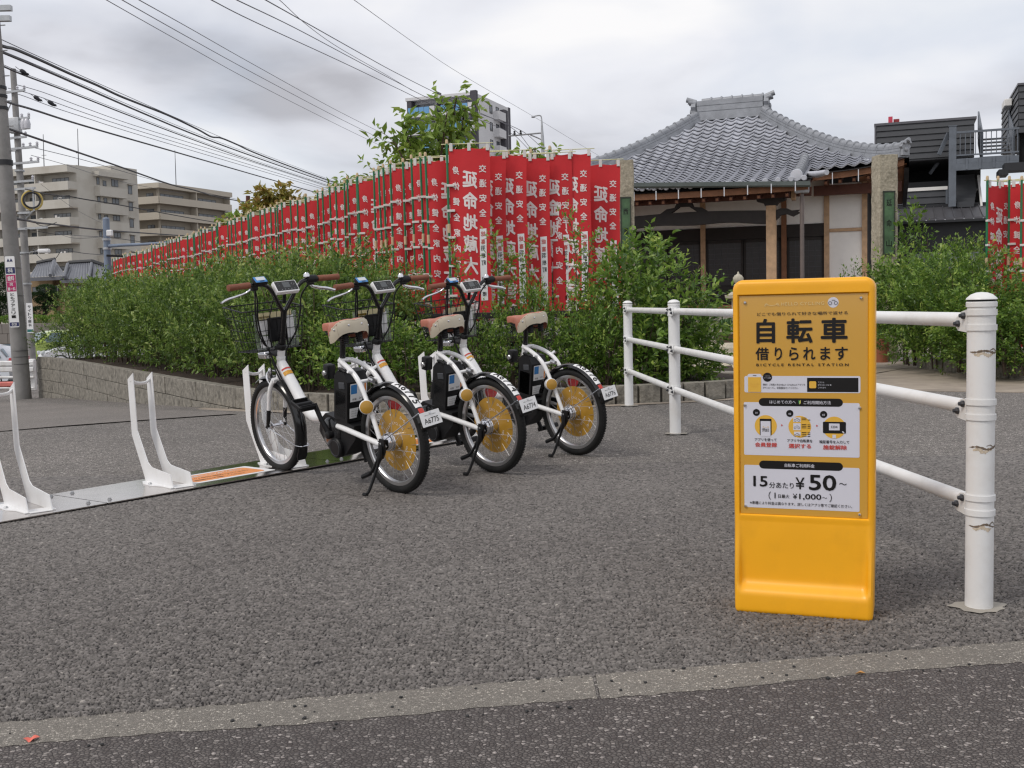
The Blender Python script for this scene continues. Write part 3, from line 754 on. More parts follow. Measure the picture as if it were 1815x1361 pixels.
# step pictures
for (x, y) in ((332, 380), (702, 383), (1070, 386)): lay(circ(*UU(x, y), W7(122), 32), CARDYEL, 0.0028, 'print_badge')
k.p(rrect(*UU(266, 302), *UU(396, 480), 0.002), 0.0031)
w_ = Ink()
w_.p(rrect(*UU(276, 328), *UU(384, 496), 0.0006), 0.0034)
w_.p(rrect(*UU(632, 283), *UU(712, 332), 0.0003), 0.0032); w_.p(rrect(*UU(632, 345), *UU(712, 420), 0.0003), 0.0032); w_.p(rrect(*UU(640, 436), *UU(712, 478), 0.0003), 0.0032)
for yy in (308, 388, 470): minibike(k, *UU(672, yy), W7(36), 0.0036)
for yy in (285, 303, 355, 372, 390, 440, 458, 478):
    k.p(rrect(*UU(722, yy), *UU(774, yy + 7), 0.0001), 0.0034)
    if yy > 300: k.p(rrect(*UU(786, yy + 2), *UU(815, yy + 9), 0.0001), 0.0034)
k.p(rrect(*UU(950, 324), *UU(1192, 448), 0.003), 0.0031); w_.p(rrect(*UU(1014, 342), *UU(1126, 414), 0.0004), 0.0036)
k.t('1234', *UU(1070, 378), w=W7(66), h=H7(24), bold=0.03, z=0.0040, res=2)
w_.p([UU(1160, 420), UU(1178, 440), UU(1172, 448), UU(1150, 428)], 0.0036); w_.p(rrect(*UU(1050, 462), *UU(1088, 500), 0.0003), 0.0034)
k.t('HELLO', *UU(330, 414), w=W7(76), h=H7(18), bold=0.03, z=0.0040, res=1); k.t('CYCLING', *UU(330, 434), w=W7(76), h=H7(16), bold=0.03, z=0.0040, res=1)
for i, (x, y) in enumerate(((230, 235), (595, 241), (957, 247))):
    k.p(circ(*UU(x, y), W7(39)), 0.0031); w_.t('0%d' % (i + 1), *UU(x, y + 4), h=H7(20), bold=0.01, z=0.0036, res=2)
w_.t('はじめての方へ', *UU(518, 119), w=W7(286), h=H7(38), bold=0.01, z=0.0034, res=2); w_.t('ご利用開始方法', *UU(890, 122), w=W7(288), h=H7(38), bold=0.01, z=0.0034, res=2)
w_.t('自転車ご利用料金', *UU(698, 802), w=W7(322), h=H7(40), bold=0.01, z=0.0034, res=2)
for i, s_ in enumerate(('アプリの', 'ダウンロードは', 'こちらから')): w_.t(s_, *c6(1097 + W6(1) * 0 + (80, 148, 102)[i] / 2, 1172 + i * 34), w=W6((80, 148, 102)[i]), h=H6(22), bold=0.0, z=0.0034, res=1)
w_.p([c6(1258, 1195), c6(1258, 1215), c6(1272, 1205)], 0.0034)
w_.t('アプリで', *c6(430, 1092), w=W6(62), h=H6(14), bold=0.0, z=0.0036, res=1); w_.t('かんたん登録', *c6(430, 1115), w=W6(90), h=H6(14), bold=0.0, z=0.0036, res=1)
k.done(CARDBLK); w_.done(CARD)
r_ = Ink()
r_.t('会員登録', *UU(334, 584), w=W7(242), h=H7(50), bold=0.035); r_.t('選択する', *UU(702, 590), w=W7(242), h=H7(50), bold=0.035); r_.t('施錠解除', *UU(1076, 596), w=W7(252), h=H7(50), bold=0.035)
for x in (510, 888): r_.p([UU(x - 9, 358), UU(x - 9, 380), UU(x + 11, 369)])
r_.done(REDINK)
f_ = Ink()
f_.t('HELLO CYCLING', *c6(900, 150), w=W6(560), h=H6(42), bold=-0.004, spacing=1.15)
def squig(ink, x, y, s, z=0.0036):
    pts = [(x + s * (-1 + 2 * i / 14), y - s * 0.06 + s * 0.22 * math.sin(math.pi * i / 14)) for i in range(15)]
    ink.ln(pts, s * 0.07, z); ink.ring(x - s * 0.95, y + s * 0.16, s * 0.13, s * 0.06, z, 10); ink.ring(x + s * 0.95, y + s * 0.16, s * 0.13, s * 0.06, z, 10)
    ink.ln([(x - s, y + s * .05), (x - s * .8, y - s * .2), (x - s * .62, y - s * .02)], s * .06, z); ink.ln([(x + s, y + s * .05), (x + s * .8, y - s * .2), (x + s * .62, y - s * .02)], s * .06, z)
squig(f_, *c6(495, 152), W6(92)); f_.done(FAINT)
f_ = Ink(); squig(f_, *c6(256, 1195), W6(52)); f_.t('HELLO', *c6(256, 1225), w=W6(80), h=H6(16), bold=0, res=1); squig(f_, *UU(332, 390), W7(32), 0.0040); f_.done(CARDYEL)
# beginner's leaf mark on the pill
g_ = Ink(); x, y = UU(692, 119); x2, _ = UU(712, 119); h2 = H7(24)
g_.p([(x, y - h2), (x + W7(10), y - h2 * .5), (x + W7(10), y + h2), (x, y + h2 * .4)]); g_.done(mat('green_print', lin(70, 160, 90), 0.3, var=0), 'leaf_mark')
g_ = Ink(); g_.p([(x + W7(20), y - h2), (x + W7(10), y - h2 * .5), (x + W7(10), y + h2), (x + W7(20), y + h2 * .4)]); g_.done(mat('lemon_print', lin(230, 220, 110), 0.3, var=0), 'leaf_mark')
scr = None
for p in (c6(135, 122), c6(1650, 92), UU(103, 155), UU(1335, 172), UU(103, 1262), UU(1335, 1306)):
    if scr is None: scr = MB().lathe([(0, 0.0052), (0.0030, 0.0050), (0.0042, 0.0036), (0.0042, 0.0)], 16).mesh('screw', ALU)
    o = inst('screw', scr, notice, mat=NB @ XF((p[0], p[1], 0.002)))

SCR1 = mat('dark_scrape', lin(112, 98, 84), 0.8, var=0.4, vscale=120); SCR2 = mat('tan_scrape', lin(198, 184, 164), 0.8, var=0.25, vscale=90)
# ================================================================ WHITE PIPE FENCE
fence = thing('pipe_fence', 'white tubular guard fence with three rails running from the lot edge past the sign', 'fence')
FP = [V((1.313, 2.992, 0)), V((1.195, 5.06, 0)), V((1.084, 7.12, 0)), V((0.995, 9.113, 0))]
fu = (FP[3] - FP[0]).normalized(); fn = V((-fu.y, fu.x, 0))
if fn.x > 0: fn = -fn                                    # fn: lot side (left)
RZ = (0.822, 0.572, 0.302)
PR = 0.0375
for i, p in enumerate(FP):
    m_ = MB().lathe([(0, -0.05), (PR, -0.05), (PR, 0.862), (PR * 0.96, 0.862)], 28, XF(p))
    m_.lathe([(PR * 1.0, 0.858), (PR * 1.09, 0.86), (PR * 1.09, 0.872), (PR * 1.04, 0.874)], 28, XF(p))
    post = m_.build('post', PIPE, fence)
    MB().lathe([(PR * 1.0, 0.873), (PR * 1.0, 0.880)], 28, XF(p)).build('cap_seal', BLACK, post)
    MB().lathe([(0, 0.9005), (PR * 0.4, 0.899), (PR * 0.75, 0.894), (PR * 1.06, 0.884), (PR * 1.1, 0.880), (PR * 1.0, 0.879)], 28, XF(p)).build('cap', PIPE, post)
    q = MB(); NN = 48; rr = random.Random(i)
    q.add([(p.x, p.y, 0.0125)] + [(p.x + (.066 + .008 * math.sin(3 * k * .131 + i) + .006 * math.sin(7 * k * .131)) * math.cos(2 * math.pi * k / NN) * 1.15, p.y + (.062 + .008 * math.sin(2 * k * .131 + i) + .005 * math.sin(9 * k * .131)) * math.sin(2 * math.pi * k / NN), 0.0095) for k in range(NN)], [(0, 1 + k, 1 + (k + 1) % NN) for k in range(NN)])
    q.build('mortar_collar', CONC, post, 0)
    for z in RZ:
        m_ = MB()
        for dz in (-0.020, 0.022):
            m_.lathe([(PR + 0.0005, dz - 0.008), (PR + 0.0035, dz - 0.008), (PR + 0.0035, dz + 0.008), (PR + 0.0005, dz + 0.008)], 28, XF((p.x, p.y, z)), True)
        brk = m_.build('clamp_band', PIPE, post)
        for sgn in (1, -1):
            if (i == 0 and sgn < 0): continue
            if i == 3 and sgn > 0: pass
            # cheek plate beside the rail and its bolts
            pl = [(-0.004, 0.03), (0.03, 0.024), (0.062, 0.004), (0.064, -0.016), (0.05, -0.03), (-0.004, -0.034)]
            off = fn * (0.0245)
            mm = basis(p + fu * (sgn * (PR - 0.006)) + off + V((0, 0, z)), fu * sgn, V((0, 0, 1)), fn)
            if i == 0 or i == 3 and sgn < 0 or i in (1, 2):
                if not (i == 3 and sgn > 0):
                    MB().prism(pl, 0, 0.004, mm).build('cheek_plate', PIPE, post)
                    for (bx, bz) in ((0.012, 0.013), (0.045, -0.010)):
                        MB().lathe([(0.0105, 0.003), (0.0105, 0.009), (0.006, 0.013), (0.006, 0.018), (0.0, 0.020)], 6, mm @ XF((bx, bz, 0))).build('bolt', DARKBOLT, post, 25)
for a, b in zip(FP, FP[1:]):
    for z in RZ:
        MB().cyl(a + fu * (PR + 0.006) + V((0, 0, z)), b - fu * (PR + 0.006) + V((0, 0, z)), 0.0213, n=20).build('rail', PIPE, fence)
# grazes on the nearest post
rr = random.Random(5)
for zc, m_, amp in ((0.735, 'a', .008), (0.468, 'b', .010), (0.247, 'b', .012)):
    for (a0, a1, th, dz, mt) in ((196, 350, .0042, 0, SCR1), (215, 300, .0075, -.007, SCR2), (268, 345, .0022, .005, SCR1)):
        q = MB(); up, dn = [], []
        for j in range(31):
            t = j / 30; a = R(a0 + (a1 - a0) * t); w = math.sin(math.pi * t) ** .5 * th * rr.uniform(.35, 1.1); c = zc + dz + amp * .45 * math.sin(9 * t + zc * 40) * math.sin(3 * t)
            x, y = FP[0].x + (PR + .0004 + (.0003 if mt is SCR1 else 0)) * math.cos(a), FP[0].y + (PR + .0004 + (.0003 if mt is SCR1 else 0)) * math.sin(a); up.append((x, y, c + w)); dn.append((x, y, c - w))
        q.grid([up, dn]); q.build('scrape', mt, fence, 0)

# ================================================================ BICYCLE RACK
BH = V((-0.675, 0.738, 0)).normalized(); BL = V((-BH.y, BH.x, 0))      # heading of the wheels, and their left
rack_u = V((0.62, 0.785, 0)).normalized(); rack_n = V((-rack_u.y, rack_u.x, 0))
S1 = V((-1.667, 5.351, 0)); SP = 0.748
slots = [S1 + rack_u * (SP * k) for k in range(-2, 4)]
PLW = 0.50
# strip plates, bolted end to end
o0 = V((-1.902, 4.952, 0))
strips = thing('rack_base', 'long strip of grey metal base plates bolted to the asphalt under the bicycle rack', 'rack base')
u2 = V((0.615, 0.788, 0)).normalized(); n2 = V((-u2.y, u2.x, 0)); sk = -0.02
for k in range(-2, 2):
    a = o0 + u2 * (1.49 * k); b = o0 + u2 * (1.49 * (k + 1))
    T = basis(V((0, 0, 0)), V((1, 0, 0)), V((0, 1, 0)), V((0, 0, 1)))
    e = n2 * 0.475 - u2 * 0.02
    poly = [(a + u2 * .003), (b - u2 * .003), (b + e - u2 * .003), (a + e + u2 * .003)]
    pl = MB().prism([(p.x, p.y) for p in poly], 0.012, 0.0165).build('base_plate', RACKPLATE, strips, 0)
    MB().prism([(p.x, p.y) for p in [(a + n2 * .012), (b + n2 * .012), (b + n2 * .012 + e * .94), (a + n2 * .012 + e * .94)]], 0.0005, 0.0115).build('rubber_pad', BLACK, strips, 0)
    for su_ in (0.05, 0.11):
        for sv in (0.07, 0.40):
            for base, sg in ((a, 1), (b, -1)):
                if su_ > 0.1 and sg > 0 or sg < 0 and su_ > .1: continue
                p = base + u2 * (sg * (0.055)) + n2 * sv
                MB().lathe([(0.011, 0.0165), (0.011, 0.019), (0.0075, 0.019), (0.0075, 0.026), (0.0, 0.028)], 12, XF(p)).build('bolt', STEEL, pl, 30)
    # orange notice sticker on each plate
    if k in (-1, 0, 1):
        s0 = a + u2 * (0.88 if k != 0 else 0.0) + n2 * 0.05
        c_ = (gnd(1330 * .3085, 620 + 725 * .3085, .017) if k == -1 else None)
    base = o0 + u2 * (1.49 * k)
    for off in (0.80,) if k != 0 else (0.86,):
        c = base + u2 * (off - 0.05) + n2 * 0.225
        mm = basis(c + V((0, 0, 0.0172)), u2, n2, V((0, 0, 1)))
        st = MB().prism(rrect(-0.265, -0.135, 0.265, 0.135, 0.01), 0, 0.0006, mm).build('sticker', PAPER, pl, 0)
        MB().face([(x, y, 0.0009) for x, y in rrect(-0.235, -0.105, 0.225, 0.105, 0.03)], mm).build('sticker_panel', ORANGE, pl, 0, fix=False)
        q = MB()
        text_fit(q, '自転車はここにとめてください', 0, 0.06, w=0.36, h=0.045, bold=0.03, z=0.0013, m=mm, res=1)
        q.build('lettering', WINK, pl, 0, fix=False)
        q = MB()
        text_fit(q, 'ラックの中央に前輪を入れてください', -0.02, -0.005, w=0.40, h=0.03, bold=0.01, z=0.0013, m=mm, res=1)
        q.build('lettering', INK, pl, 0, fix=False); q = MB()
        text_fit(q, '返却時は必ず施錠してください', -0.05, -0.06, w=0.32, h=0.03, bold=0.01, z=0.0013, m=mm, res=1)
        q.build('lettering', INK, pl, 0, fix=False)
# wheel holders: two folded uprights on a channel base, joined at the top
def holder(loc, label):
    t = thing('wheel_holder', label, 'bike rack', group='white wheel holders on the rack strip', mat=basis(loc + V((0, 0, 0.017)), BH, BL, V((0, 0, 1))))
    # x = into the slot, y = left, z up
    side = [(0.0, 0.0), (0.325, 0.0), (0.34, 0.06), (0.478, 0.225), (0.497, 0.52), (0.425, 0.555), (0.405, 0.255), (0.255, 0.083), (0.03, 0.066)]
    for sy in (1, -1):
        y0 = 0.052 * sy
        mm = basis((0, y0, 0), (1, 0, 0), (0, 0, 1), (0, -1, 0))
        b = MB()
        top = [(0.0, 0.0), (0.325, 0.0), (0.30, 0.075), (0.255, 0.083), (0.03, 0.066)]
        # folded sheet: upright strip edge turned a little outwards
        outer = [(0.325, 0.0), (0.34, 0.03), (0.472, 0.235), (0.492, 0.53)]
        inner = [(0.25, 0.083), (0.29, 0.105), (0.402, 0.262), (0.424, 0.565)]
        b.prism([(0.0, 0.0), (0.325, 0.0), (0.34, 0.03), (0.29, 0.105), (0.25, 0.083), (0.03, 0.066)], -0.0022, 0.0022, mm)
        for (o1, o2), (i1, i2) in zip(zip(outer[1:], outer[2:]), zip(inner[1:], inner[2:])):
            b.prism([o1, o2, i2, i1], -0.0022, 0.0022, mm)
        b.build('upright', WHITE, t, 20)
        # outward foot flange with a bolt
        fl = MB().prism([(0.0, 0.0), (0.33, 0.0), (0.33, 0.018), (0.25, 0.05), (0.16, 0.05), (0.10, 0.022), (0.0, 0.016)], 0, 0.004, basis((0, y0, 0), (1, 0, 0), (0, sy, 0), (0, 0, 1))).build('foot_flange', WHITE, t, 20)
        MB().lathe([(0.010, 0.004), (0.010, 0.007), (0.006, 0.012), (0, 0.013)], 10, XF((0.205, y0 + sy * 0.032, 0))).build('bolt', STEEL, t, 30)
    MB().rbox((0.03, 0, 0.002), (0.09, 0.10, 0.004), 0.001, 1).build('front_lip', WHITE, t, 20)
    MB().tube(smooth_path([(0.45, -0.052, 0.527), (0.447, -0.03, 0.512), (0.445, 0, 0.507), (0.447, 0.03, 0.512), (0.45, 0.052, 0.527)], 4), 0.006, 8, sq=2.0).build('top_tie', WHITE, t)
    return t
labs = ['white steel wheel holder cut off by the left picture edge', 'empty white wheel holder standing alone to the left of the bicycles',
        'white wheel holder gripping the front wheel of bicycle A6775', 'white wheel holder in front of bicycle A6774', 'white wheel holder in front of bicycle A6776']
for k, lb in enumerate(labs): holder(slots[k + 1], lb)
# ================================================================ BICYCLES
WB, WR, AX = 1.10, 0.258, 0.258
def wheel_parts(bike, x, rear):
    W = XF((x, 0, AX), rx=R(90))                 # lathe axis -> across the bike
    rim = MB().lathe([(0.2035, -0.011), (0.222, -0.0125), (0.2225, -0.010), (0.216, -0.006), (0.216, 0.006), (0.2225, 0.010), (0.222, 0.0125), (0.2035, 0.011), (0.1995, 0.006), (0.1995, -0.006)], 56, W, True).build('wheel', ALU, bike, 30)
    prof = []
    for i in range(16):
        t = 2 * math.pi * i / 16; prof.append((0.2365 + 0.0215 * math.cos(t), 0.0225 * math.sin(t)))
    MB().lathe(prof, 64, W, True).build('tyre', RUBBER, rim, 50)
    tr = MB()                                    # tread blocks
    for i in range(96):
        a = 2 * math.pi * i / 96
        for s, w in ((-1, .008), (0, .006), (1, .008)):
            rr_ = 0.2580 - abs(s) * 0.0030
            tr.rbox((0, 0, 0), (0.0085, w, 0.003), 0.0006, 1, m=XF((x, s * 0.0115, AX)) @ M.Rotation(a + (0.5 * s * .03), 4, 'Y') @ XF((0, 0, rr_)))
    tag(tr.build('tread', RUBBER, rim, 0), kind='stuff')
    sp = MB(); hub_r, hy = (0.043, 0.030) if rear else (0.020, 0.030)
    for i in range(28):
        a = 2 * math.pi * i / 28; s = 1 if i % 2 else -1; b = a + (0.75 if rear else 0.55) * (1 if (i // 2) % 2 else -1)
        sp.cyl((x + hub_r * math.cos(b), s * hy, AX + hub_r * math.sin(b)), (x + 0.203 * math.cos(a), 0, AX + 0.203 * math.sin(a)), 0.0010, n=5, caps=False)
    tag(sp.build('spokes', SPOKE, rim), kind='stuff')
    if rear:
        h = [(0, -0.066), (0.012, -0.066), (0.014, -0.050), (0.030, -0.046), (0.045, -0.036), (0.046, -0.030), (0.042, -0.028), (0.042, 0.016), (0.047, 0.020), (0.048, 0.026), (0.046, 0.030), (0.042, 0.031), (0.042, 0.034), (0.0435, 0.036), (0.042, 0.048), (0.036, 0.058), (0.024, 0.063), (0.012, 0.066), (0.010, 0.072), (0, 0.072)]
        MB().lathe(h, 32, XF((x, 0, AX), rx=R(-90)), ).build('hub', CHROME, rim, 30)
        MB().lathe([(0.044, -0.0185), (0.150, -0.0165), (0.150, -0.0150), (0.044, -0.0170)], 64, XF((x, 0, AX), rx=R(-90)), True).build('wheel_disc', DISC, rim, 30)
        q = MB()
        for word, a0, step in (('HELLO CYCLING', 100, -9.0), ('HELLO CYCLING', 285, -9.0)):
            for i, ch in enumerate(word):
                if ch == ' ': continue
                a = R(a0 + (len(word) - 1) * 4.5 + i * step)
                # seen from the left: x runs backwards
                mm = basis((x - 0.083 * math.cos(a), -0.0138, AX + 0.083 * math.sin(a)), (-math.sin(a), 0, -math.cos(a)), (-math.cos(a), 0, math.sin(a)), (0, 1, 0))
                text_fit(q, ch, 0, 0, h=0.0125, bold=0.0, m=mm, res=2)
        for i in range(8):
            a = 2 * math.pi * (i + 0.3) / 8; mm = basis((x - 0.125 * math.cos(a), -0.0138, AX + 0.125 * math.sin(a)), (-math.sin(a), 0, -math.cos(a)), (-math.cos(a), 0, math.sin(a)), (0, 1, 0))
            if i % 2:
                for cx in (-0.015, 0.015): q.torus(0.005, 0.0009, 12, 4, mm @ XF((cx, -0.004, 0)))
                q.tube([(-0.017, 0.004, 0), (-0.006, -0.002, 0), (0.006, -0.002, 0), (0.017, 0.004, 0)], 0.0008, 4, m=mm)
            else: q.face([(0.005 * math.cos(t), 0.005 * math.sin(t), 0) for t in [k * math.pi / 5 for k in range(10)]], mm)
        q.build('lettering', WINK, rim, 0, fix=False)
    else:
        MB().lathe([(0, -0.058), (0.006, -0.058), (0.007, -0.036), (0.021, -0.034), (0.021, -0.028), (0.010, -0.024), (0.010, 0.024), (0.021, 0.028), (0.021, 0.034), (0.007, 0.036), (0.006, 0.058), (0, 0.058)], 20, W).build('hub', CHROME, rim, 30)
    return rim
def fender(bike, x, a0, a1, r, w, name, parent=None):
    # a0..a1 in degrees, 0 = forward, 90 = up, 180 = back
    rows = []
    for i in range(33):
        a = R(a0 + (a1 - a0) * i / 32); row = []
        for k in range(9):
            t = -1 + 2 * k / 8; d = w * t; rr_ = r - 0.016 * t * t
            row.append((x + rr_ * math.cos(a), d, AX + rr_ * math.sin(a)))
        rows.append(row)
    q = MB().grid(rows)
    q.grid([[(p[0] - (p[0] - x) * 0.006, p[1] * 0.98, p[2] - (p[2] - AX) * 0.006) for p in row] for row in rows])
    return q.build(name, BLKGLOSS, bike, 40)

def make_bike():
    bike = thing('rental_bicycle', '', 'bicycle', group='white rental bicycles parked in the rack')
    rw = wheel_parts(bike, 0.0, True); fw = wheel_parts(bike, WB, False)
    # ---- frame
    f = MB()
    ha, hb = V((1.006, 0, 0.520)), V((0.949, 0, 0.685))
    f.cyl(ha, hb, 0.0205, n=20)
    f.tube(smooth_path([(0.966, 0, 0.615), (0.930, 0, 0.565), (0.875, 0, 0.500), (0.815, 0, 0.425), (0.750, 0, 0.362), (0.680, 0, 0.332), (0.600, 0, 0.335), (0.520, 0, 0.335)], 6), [0.024 + 0.006 * min(1, k / 6) for k in range(43)], 18)
    f.cyl((0.452, 0, 0.30), (0.367, 0, 0.652), 0.0175, n=18)
    for s in (1, -1):
        f.tube(smooth_path([(0.365, s * 0.018, 0.640), (0.325, s * 0.034, 0.635), (0.270, s * 0.046, 0.617), (0.205, s * 0.054, 0.585), (0.160, s * 0.057, 0.545), (0.125, s * 0.058, 0.490), (0.065, s * 0.064, 0.380), (0.012, s * 0.072, 0.272)], 6), [0.0125] * 30 + [0.0115] * 13, 12)
        f.tube(smooth_path([(0.40, s * 0.05, 0.31), (0.30, s * 0.062, 0.300), (0.20, s * 0.068, 0.285), (0.012, s * 0.075, 0.254)], 6), 0.0140, 12)
        f.cyl((0.205, s * 0.053, 0.588), (0.205, s * 0.085, 0.600), 0.0085, n=10)
    f.cyl((0.162, -0.056, 0.545), (0.162, 0.056, 0.545), 0.009, n=10); f.cyl((0.335, -0.04, 0.642), (0.335, 0.04, 0.642), 0.008, n=10)
    frame = f.build('frame', WHITE, bike, 40)
    for s in (1, -1):
        MB().prism([(-0.022, -0.018), (0.02, -0.012), (0.03, 0.03), (-0.006, 0.028)], -0.003, 0.003, basis((0, s * 0.066, AX), (1, 0, 0), (0, 0, 1), (0, -1, 0))).build('dropout', ALU, frame, 20)
        MB().lathe([(0.010, -0.005), (0.010, 0.004), (0.006, 0.008), (0.006, 0.013), (0, 0.014)], 6, XF((0, s * 0.070, AX), rx=R(-90 * s))).build('axle_nut', STEEL, frame, 20)
    MB().lathe([(0.0245, -0.008), (0.0245, 0.008)], 16, XF((0.965, 0, 0.638), ry=R(-19)) ).build('head_band', WHITE, frame)
    # warning stickers on the down tube
    tp = V((0.913, 0, 0.5455)); td = V((-0.65, 0, -0.76)).normalized(); tn = V((td.z, 0, -td.x)) * -1
    if tn.x > 0: tn = -tn
    def wrapsticker(c, along, half, m, r=0.0318):
        rows = []
        for i in range(2):
            rows.append([c + td * (along * (i - .5)) + (tn * math.cos(a) + V((0, 1, 0)) * math.sin(a)) * r for a in [R(70 - 105 * j / 8) for j in range(9)]])
        MB().grid(rows).build('sticker', m, frame, 60, fix=False)
    wrapsticker(tp, 0.024, 0, mat_warn); wrapsticker(tp - td * 0.028, 0.009, 0, REDINK)
    # ---- fork, headset, stem, handlebar
    k = MB()
    for s in (1, -1):
        k.tube(smooth_path([(1.014, s * 0.034, 0.520), (1.036, s * 0.048, 0.470), (1.062, s * 0.051, 0.390), (WB - 0.006, s * 0.051, 0.270)], 6), [0.0125] * 10 + [0.0105] * 9, 12)
    k.rbox((1.011, 0, 0.517), (0.032, 0.085, 0.026), 0.008, 2, rot=M.Rotation(R(-19), 3, 'Y'))
    fork = k.build('fork', WHITE, bike, 40)
    for s in (1, -1):
        MB().tube([(1.072, s * 0.0515, 0.353), (WB - 0.003, s * 0.052, 0.262)], [0.0118, 0.0112], 12).build('fork_boot', BLACK, fork)
        MB().lathe([(0.011, -0.006), (0.011, 0.004), (0.006, 0.008), (0, 0.014)], 8, XF((WB, s * 0.056, AX), rx=R(-90 * s))).build('axle_nut', BLACK, fork, 20)
    MB().lathe([(0.022, -0.016), (0.026, -0.012), (0.026, 0.010), (0.021, 0.016)], 18, XF((0.945, 0, 0.700), ry=R(-19))).build('stem_clamp', BLACK, bike)
    cl = MB().rbox((0.928, 0.030, 0.700), (0.028, 0.030, 0.022), 0.005, 2); cl.build('clamp_lever', BLACK, bike)
    st = MB().tube([(0.944, 0, 0.700), (0.872, 0, 0.905)], 0.0165, 16); st.tube([(0.936, 0, 0.72), (0.926, 0, 0.75)], 0.021, 16)
    stem = st.build('stem', BLKGLOSS, bike)
    J = V((0.880, 0, 0.882)); hbm = MB()
    for s in (1, -1):
        hbm.tube(smooth_path([J, (0.868, s * 0.030, 0.928), (0.852, s * 0.066, 0.990), (0.846, s * 0.090, 1.022), (0.842, s * 0.125, 1.042), (0.838, s * 0.20, 1.046), (0.828, s * 0.318, 1.044)], 5), 0.0115, 12)
    bar = hbm.build('handlebar', BLKGLOSS, bike, 50)
    for s in (1, -1):
        gr = MB()
        prof = [(0.010, 0), (0.0165, 0.002), (0.0172, 0.03), (0.0160, 0.06), (0.0168, 0.10), (0.0178, 0.120), (0.0165, 0.128), (0.0, 0.130)]
        d = V((-0.010, s * 0.118, -0.002)).normalized(); q_ = d.to_track_quat('Z', 'Y').to_matrix().to_4x4()
        gr.lathe(prof, 18, M.Translation((0.8385, s * 0.205, 1.046)) @ q_).build('grip', GRIP, bike, 50)
        lv = MB()
        lv.tube(smooth_path([(0.870, s * 0.175, 1.030), (0.895, s * 0.20, 1.008), (0.905, s * 0.25, 0.994), (0.905, s * 0.30, 0.985), (0.895, s * 0.345, 0.970)], 5), [0.005] * 8 + [0.0062] * 10 + [0.0048, 0.0048, 0.006], 8, sq=1.5)
        lv.build('brake_lever', CHROME, bike, 50)
        MB().rbox((0.858, s * 0.170, 1.030), (0.036, 0.034, 0.030), 0.008, 2).build('lever_clamp', BLACK, bike)
    # gear shifter and bell on the right
    MB().lathe([(0.013, -0.03), (0.021, -0.026), (0.023, 0.0), (0.021, 0.028), (0.013, 0.032)], 16, XF((0.838, -0.165, 1.046), rx=R(90))).build('gear_shifter', BLACK, bike)
    MB().lathe([(0, 0.026), (0.010, 0.024), (0.016, 0.016), (0.017, 0.004), (0.014, 0.0)], 16, XF((0.832, -0.135, 1.058))).build('bell', CHROME, bike)
    # display box across the bar centre
    rot = M.Rotation(R(12), 3, 'Z') @ M.Rotation(R(-38), 3, 'Y')
    D = V((0.822, 0.004, 1.020)); DM = M.Translation(D) @ M.Rotation(R(6), 4, 'Z') @ M.Rotation(R(62), 4, 'Y')    # local -x edge up, z faces back and up
    DM = basis(D, (0, -1, 0), V((0.60, 0, 0.80)), V((0, -1, 0)).cross(V((0.60, 0, 0.80))))
    dsp = MB().rbox((0, 0, -0.006), (0.136, 0.072, 0.028), 0.005, 2, m=DM).build('display', WHITE, bike)
    MB().add([(x, y, 0.0086) for x, y in rrect(-0.062, -0.029, 0.062, 0.031, 0.004)], [tuple(range(20))], DM).build('display_face', BLKGLOSS, dsp, 0, fix=False)
    MB().add([(x, y, 0.0091) for x, y in rrect(-0.020, -0.010, 0.022, 0.024, 0.001)], [tuple(range(20))], DM).build('screen', SCREEN, dsp, 0, fix=False)
    q = MB()
    q.torus(0.008, 0.0009, 16, 4, DM @ XF((0.042, 0.010, 0.0090)))
    for i in range(5): q.face([(x, y, 0.0091) for x, y in circ(-0.034 + i * 0.019, -0.021, 0.003, 8)], DM)
    for y in (0.018, 0.004): text_fit(q, '12' if y > .01 else '34', -0.043, y, h=0.006, bold=0, z=0.0091, m=DM, res=1)
    q.build('key_mark', mat_key, dsp, 0, fix=False)
    MB().cyl((0.866, 0.0, 0.935), (0.846, 0.0, 0.998), 0.010, n=10).build('display_bracket', BLACK, bike)
    # assist control on the left
    CM = basis(V((0.826, 0.150, 1.066)), (0, -1, 0), V((0.75, 0, 0.66)).normalized(), V((0, -1, 0)).cross(V((0.75, 0, 0.66)).normalized()))
    ctl = MB().rbox((0, 0, -0.004), (0.074, 0.046, 0.022), 0.005, 2, m=CM).build('assist_control', BLACK, bike)
    MB().add([(x, y, 0.0074) for x, y in rrect(-0.034, -0.021, 0.034, 0.021, 0.003)], [tuple(range(20))], CM).build('control_face', BLUEP, ctl, 0, fix=False)
    MB().add([(x, y, 0.0079) for x, y in rrect(-0.022, -0.006, 0.030, 0.019, 0.001)], [tuple(range(20))], CM).build('lcd', LCD, ctl, 0, fix=False)
    MB().add([(x, y, 0.0079) for x, y in rrect(-0.008, -0.017, 0.018, -0.010, 0.001)], [tuple(range(20))], CM).build('key_mark', BLACK, ctl, 0, fix=False)
    # ---- cables from the bar down to the frame
    for s, off in ((1, 0.0), (1, 0.012), (-1, 0.0)):
        MB().tube(smooth_path([(0.862, s * 0.165, 1.025), (0.905, s * (0.135 + off), 0.965), (0.930, s * (0.130 + off), 0.870), (0.955, s * (0.105 + off), 0.770), (0.985, s * 0.05, 0.670), (0.955, s * 0.034 + off, 0.575), (0.90, s * 0.034 + off, 0.500), (0.84, s * 0.030 + off, 0.42)], 5), 0.0046, 6).build('cable', BLACK, bike)
    MB().tube(smooth_path([(0.850, 0.05, 1.0), (0.90, 0.055, 0.93), (0.95, 0.06, 0.82), (0.99, 0.05, 0.70), (1.03, 0.03, 0.58), (1.045, 0.02, 0.52)], 5), 0.003, 6).build('cable', BLACK, bike)
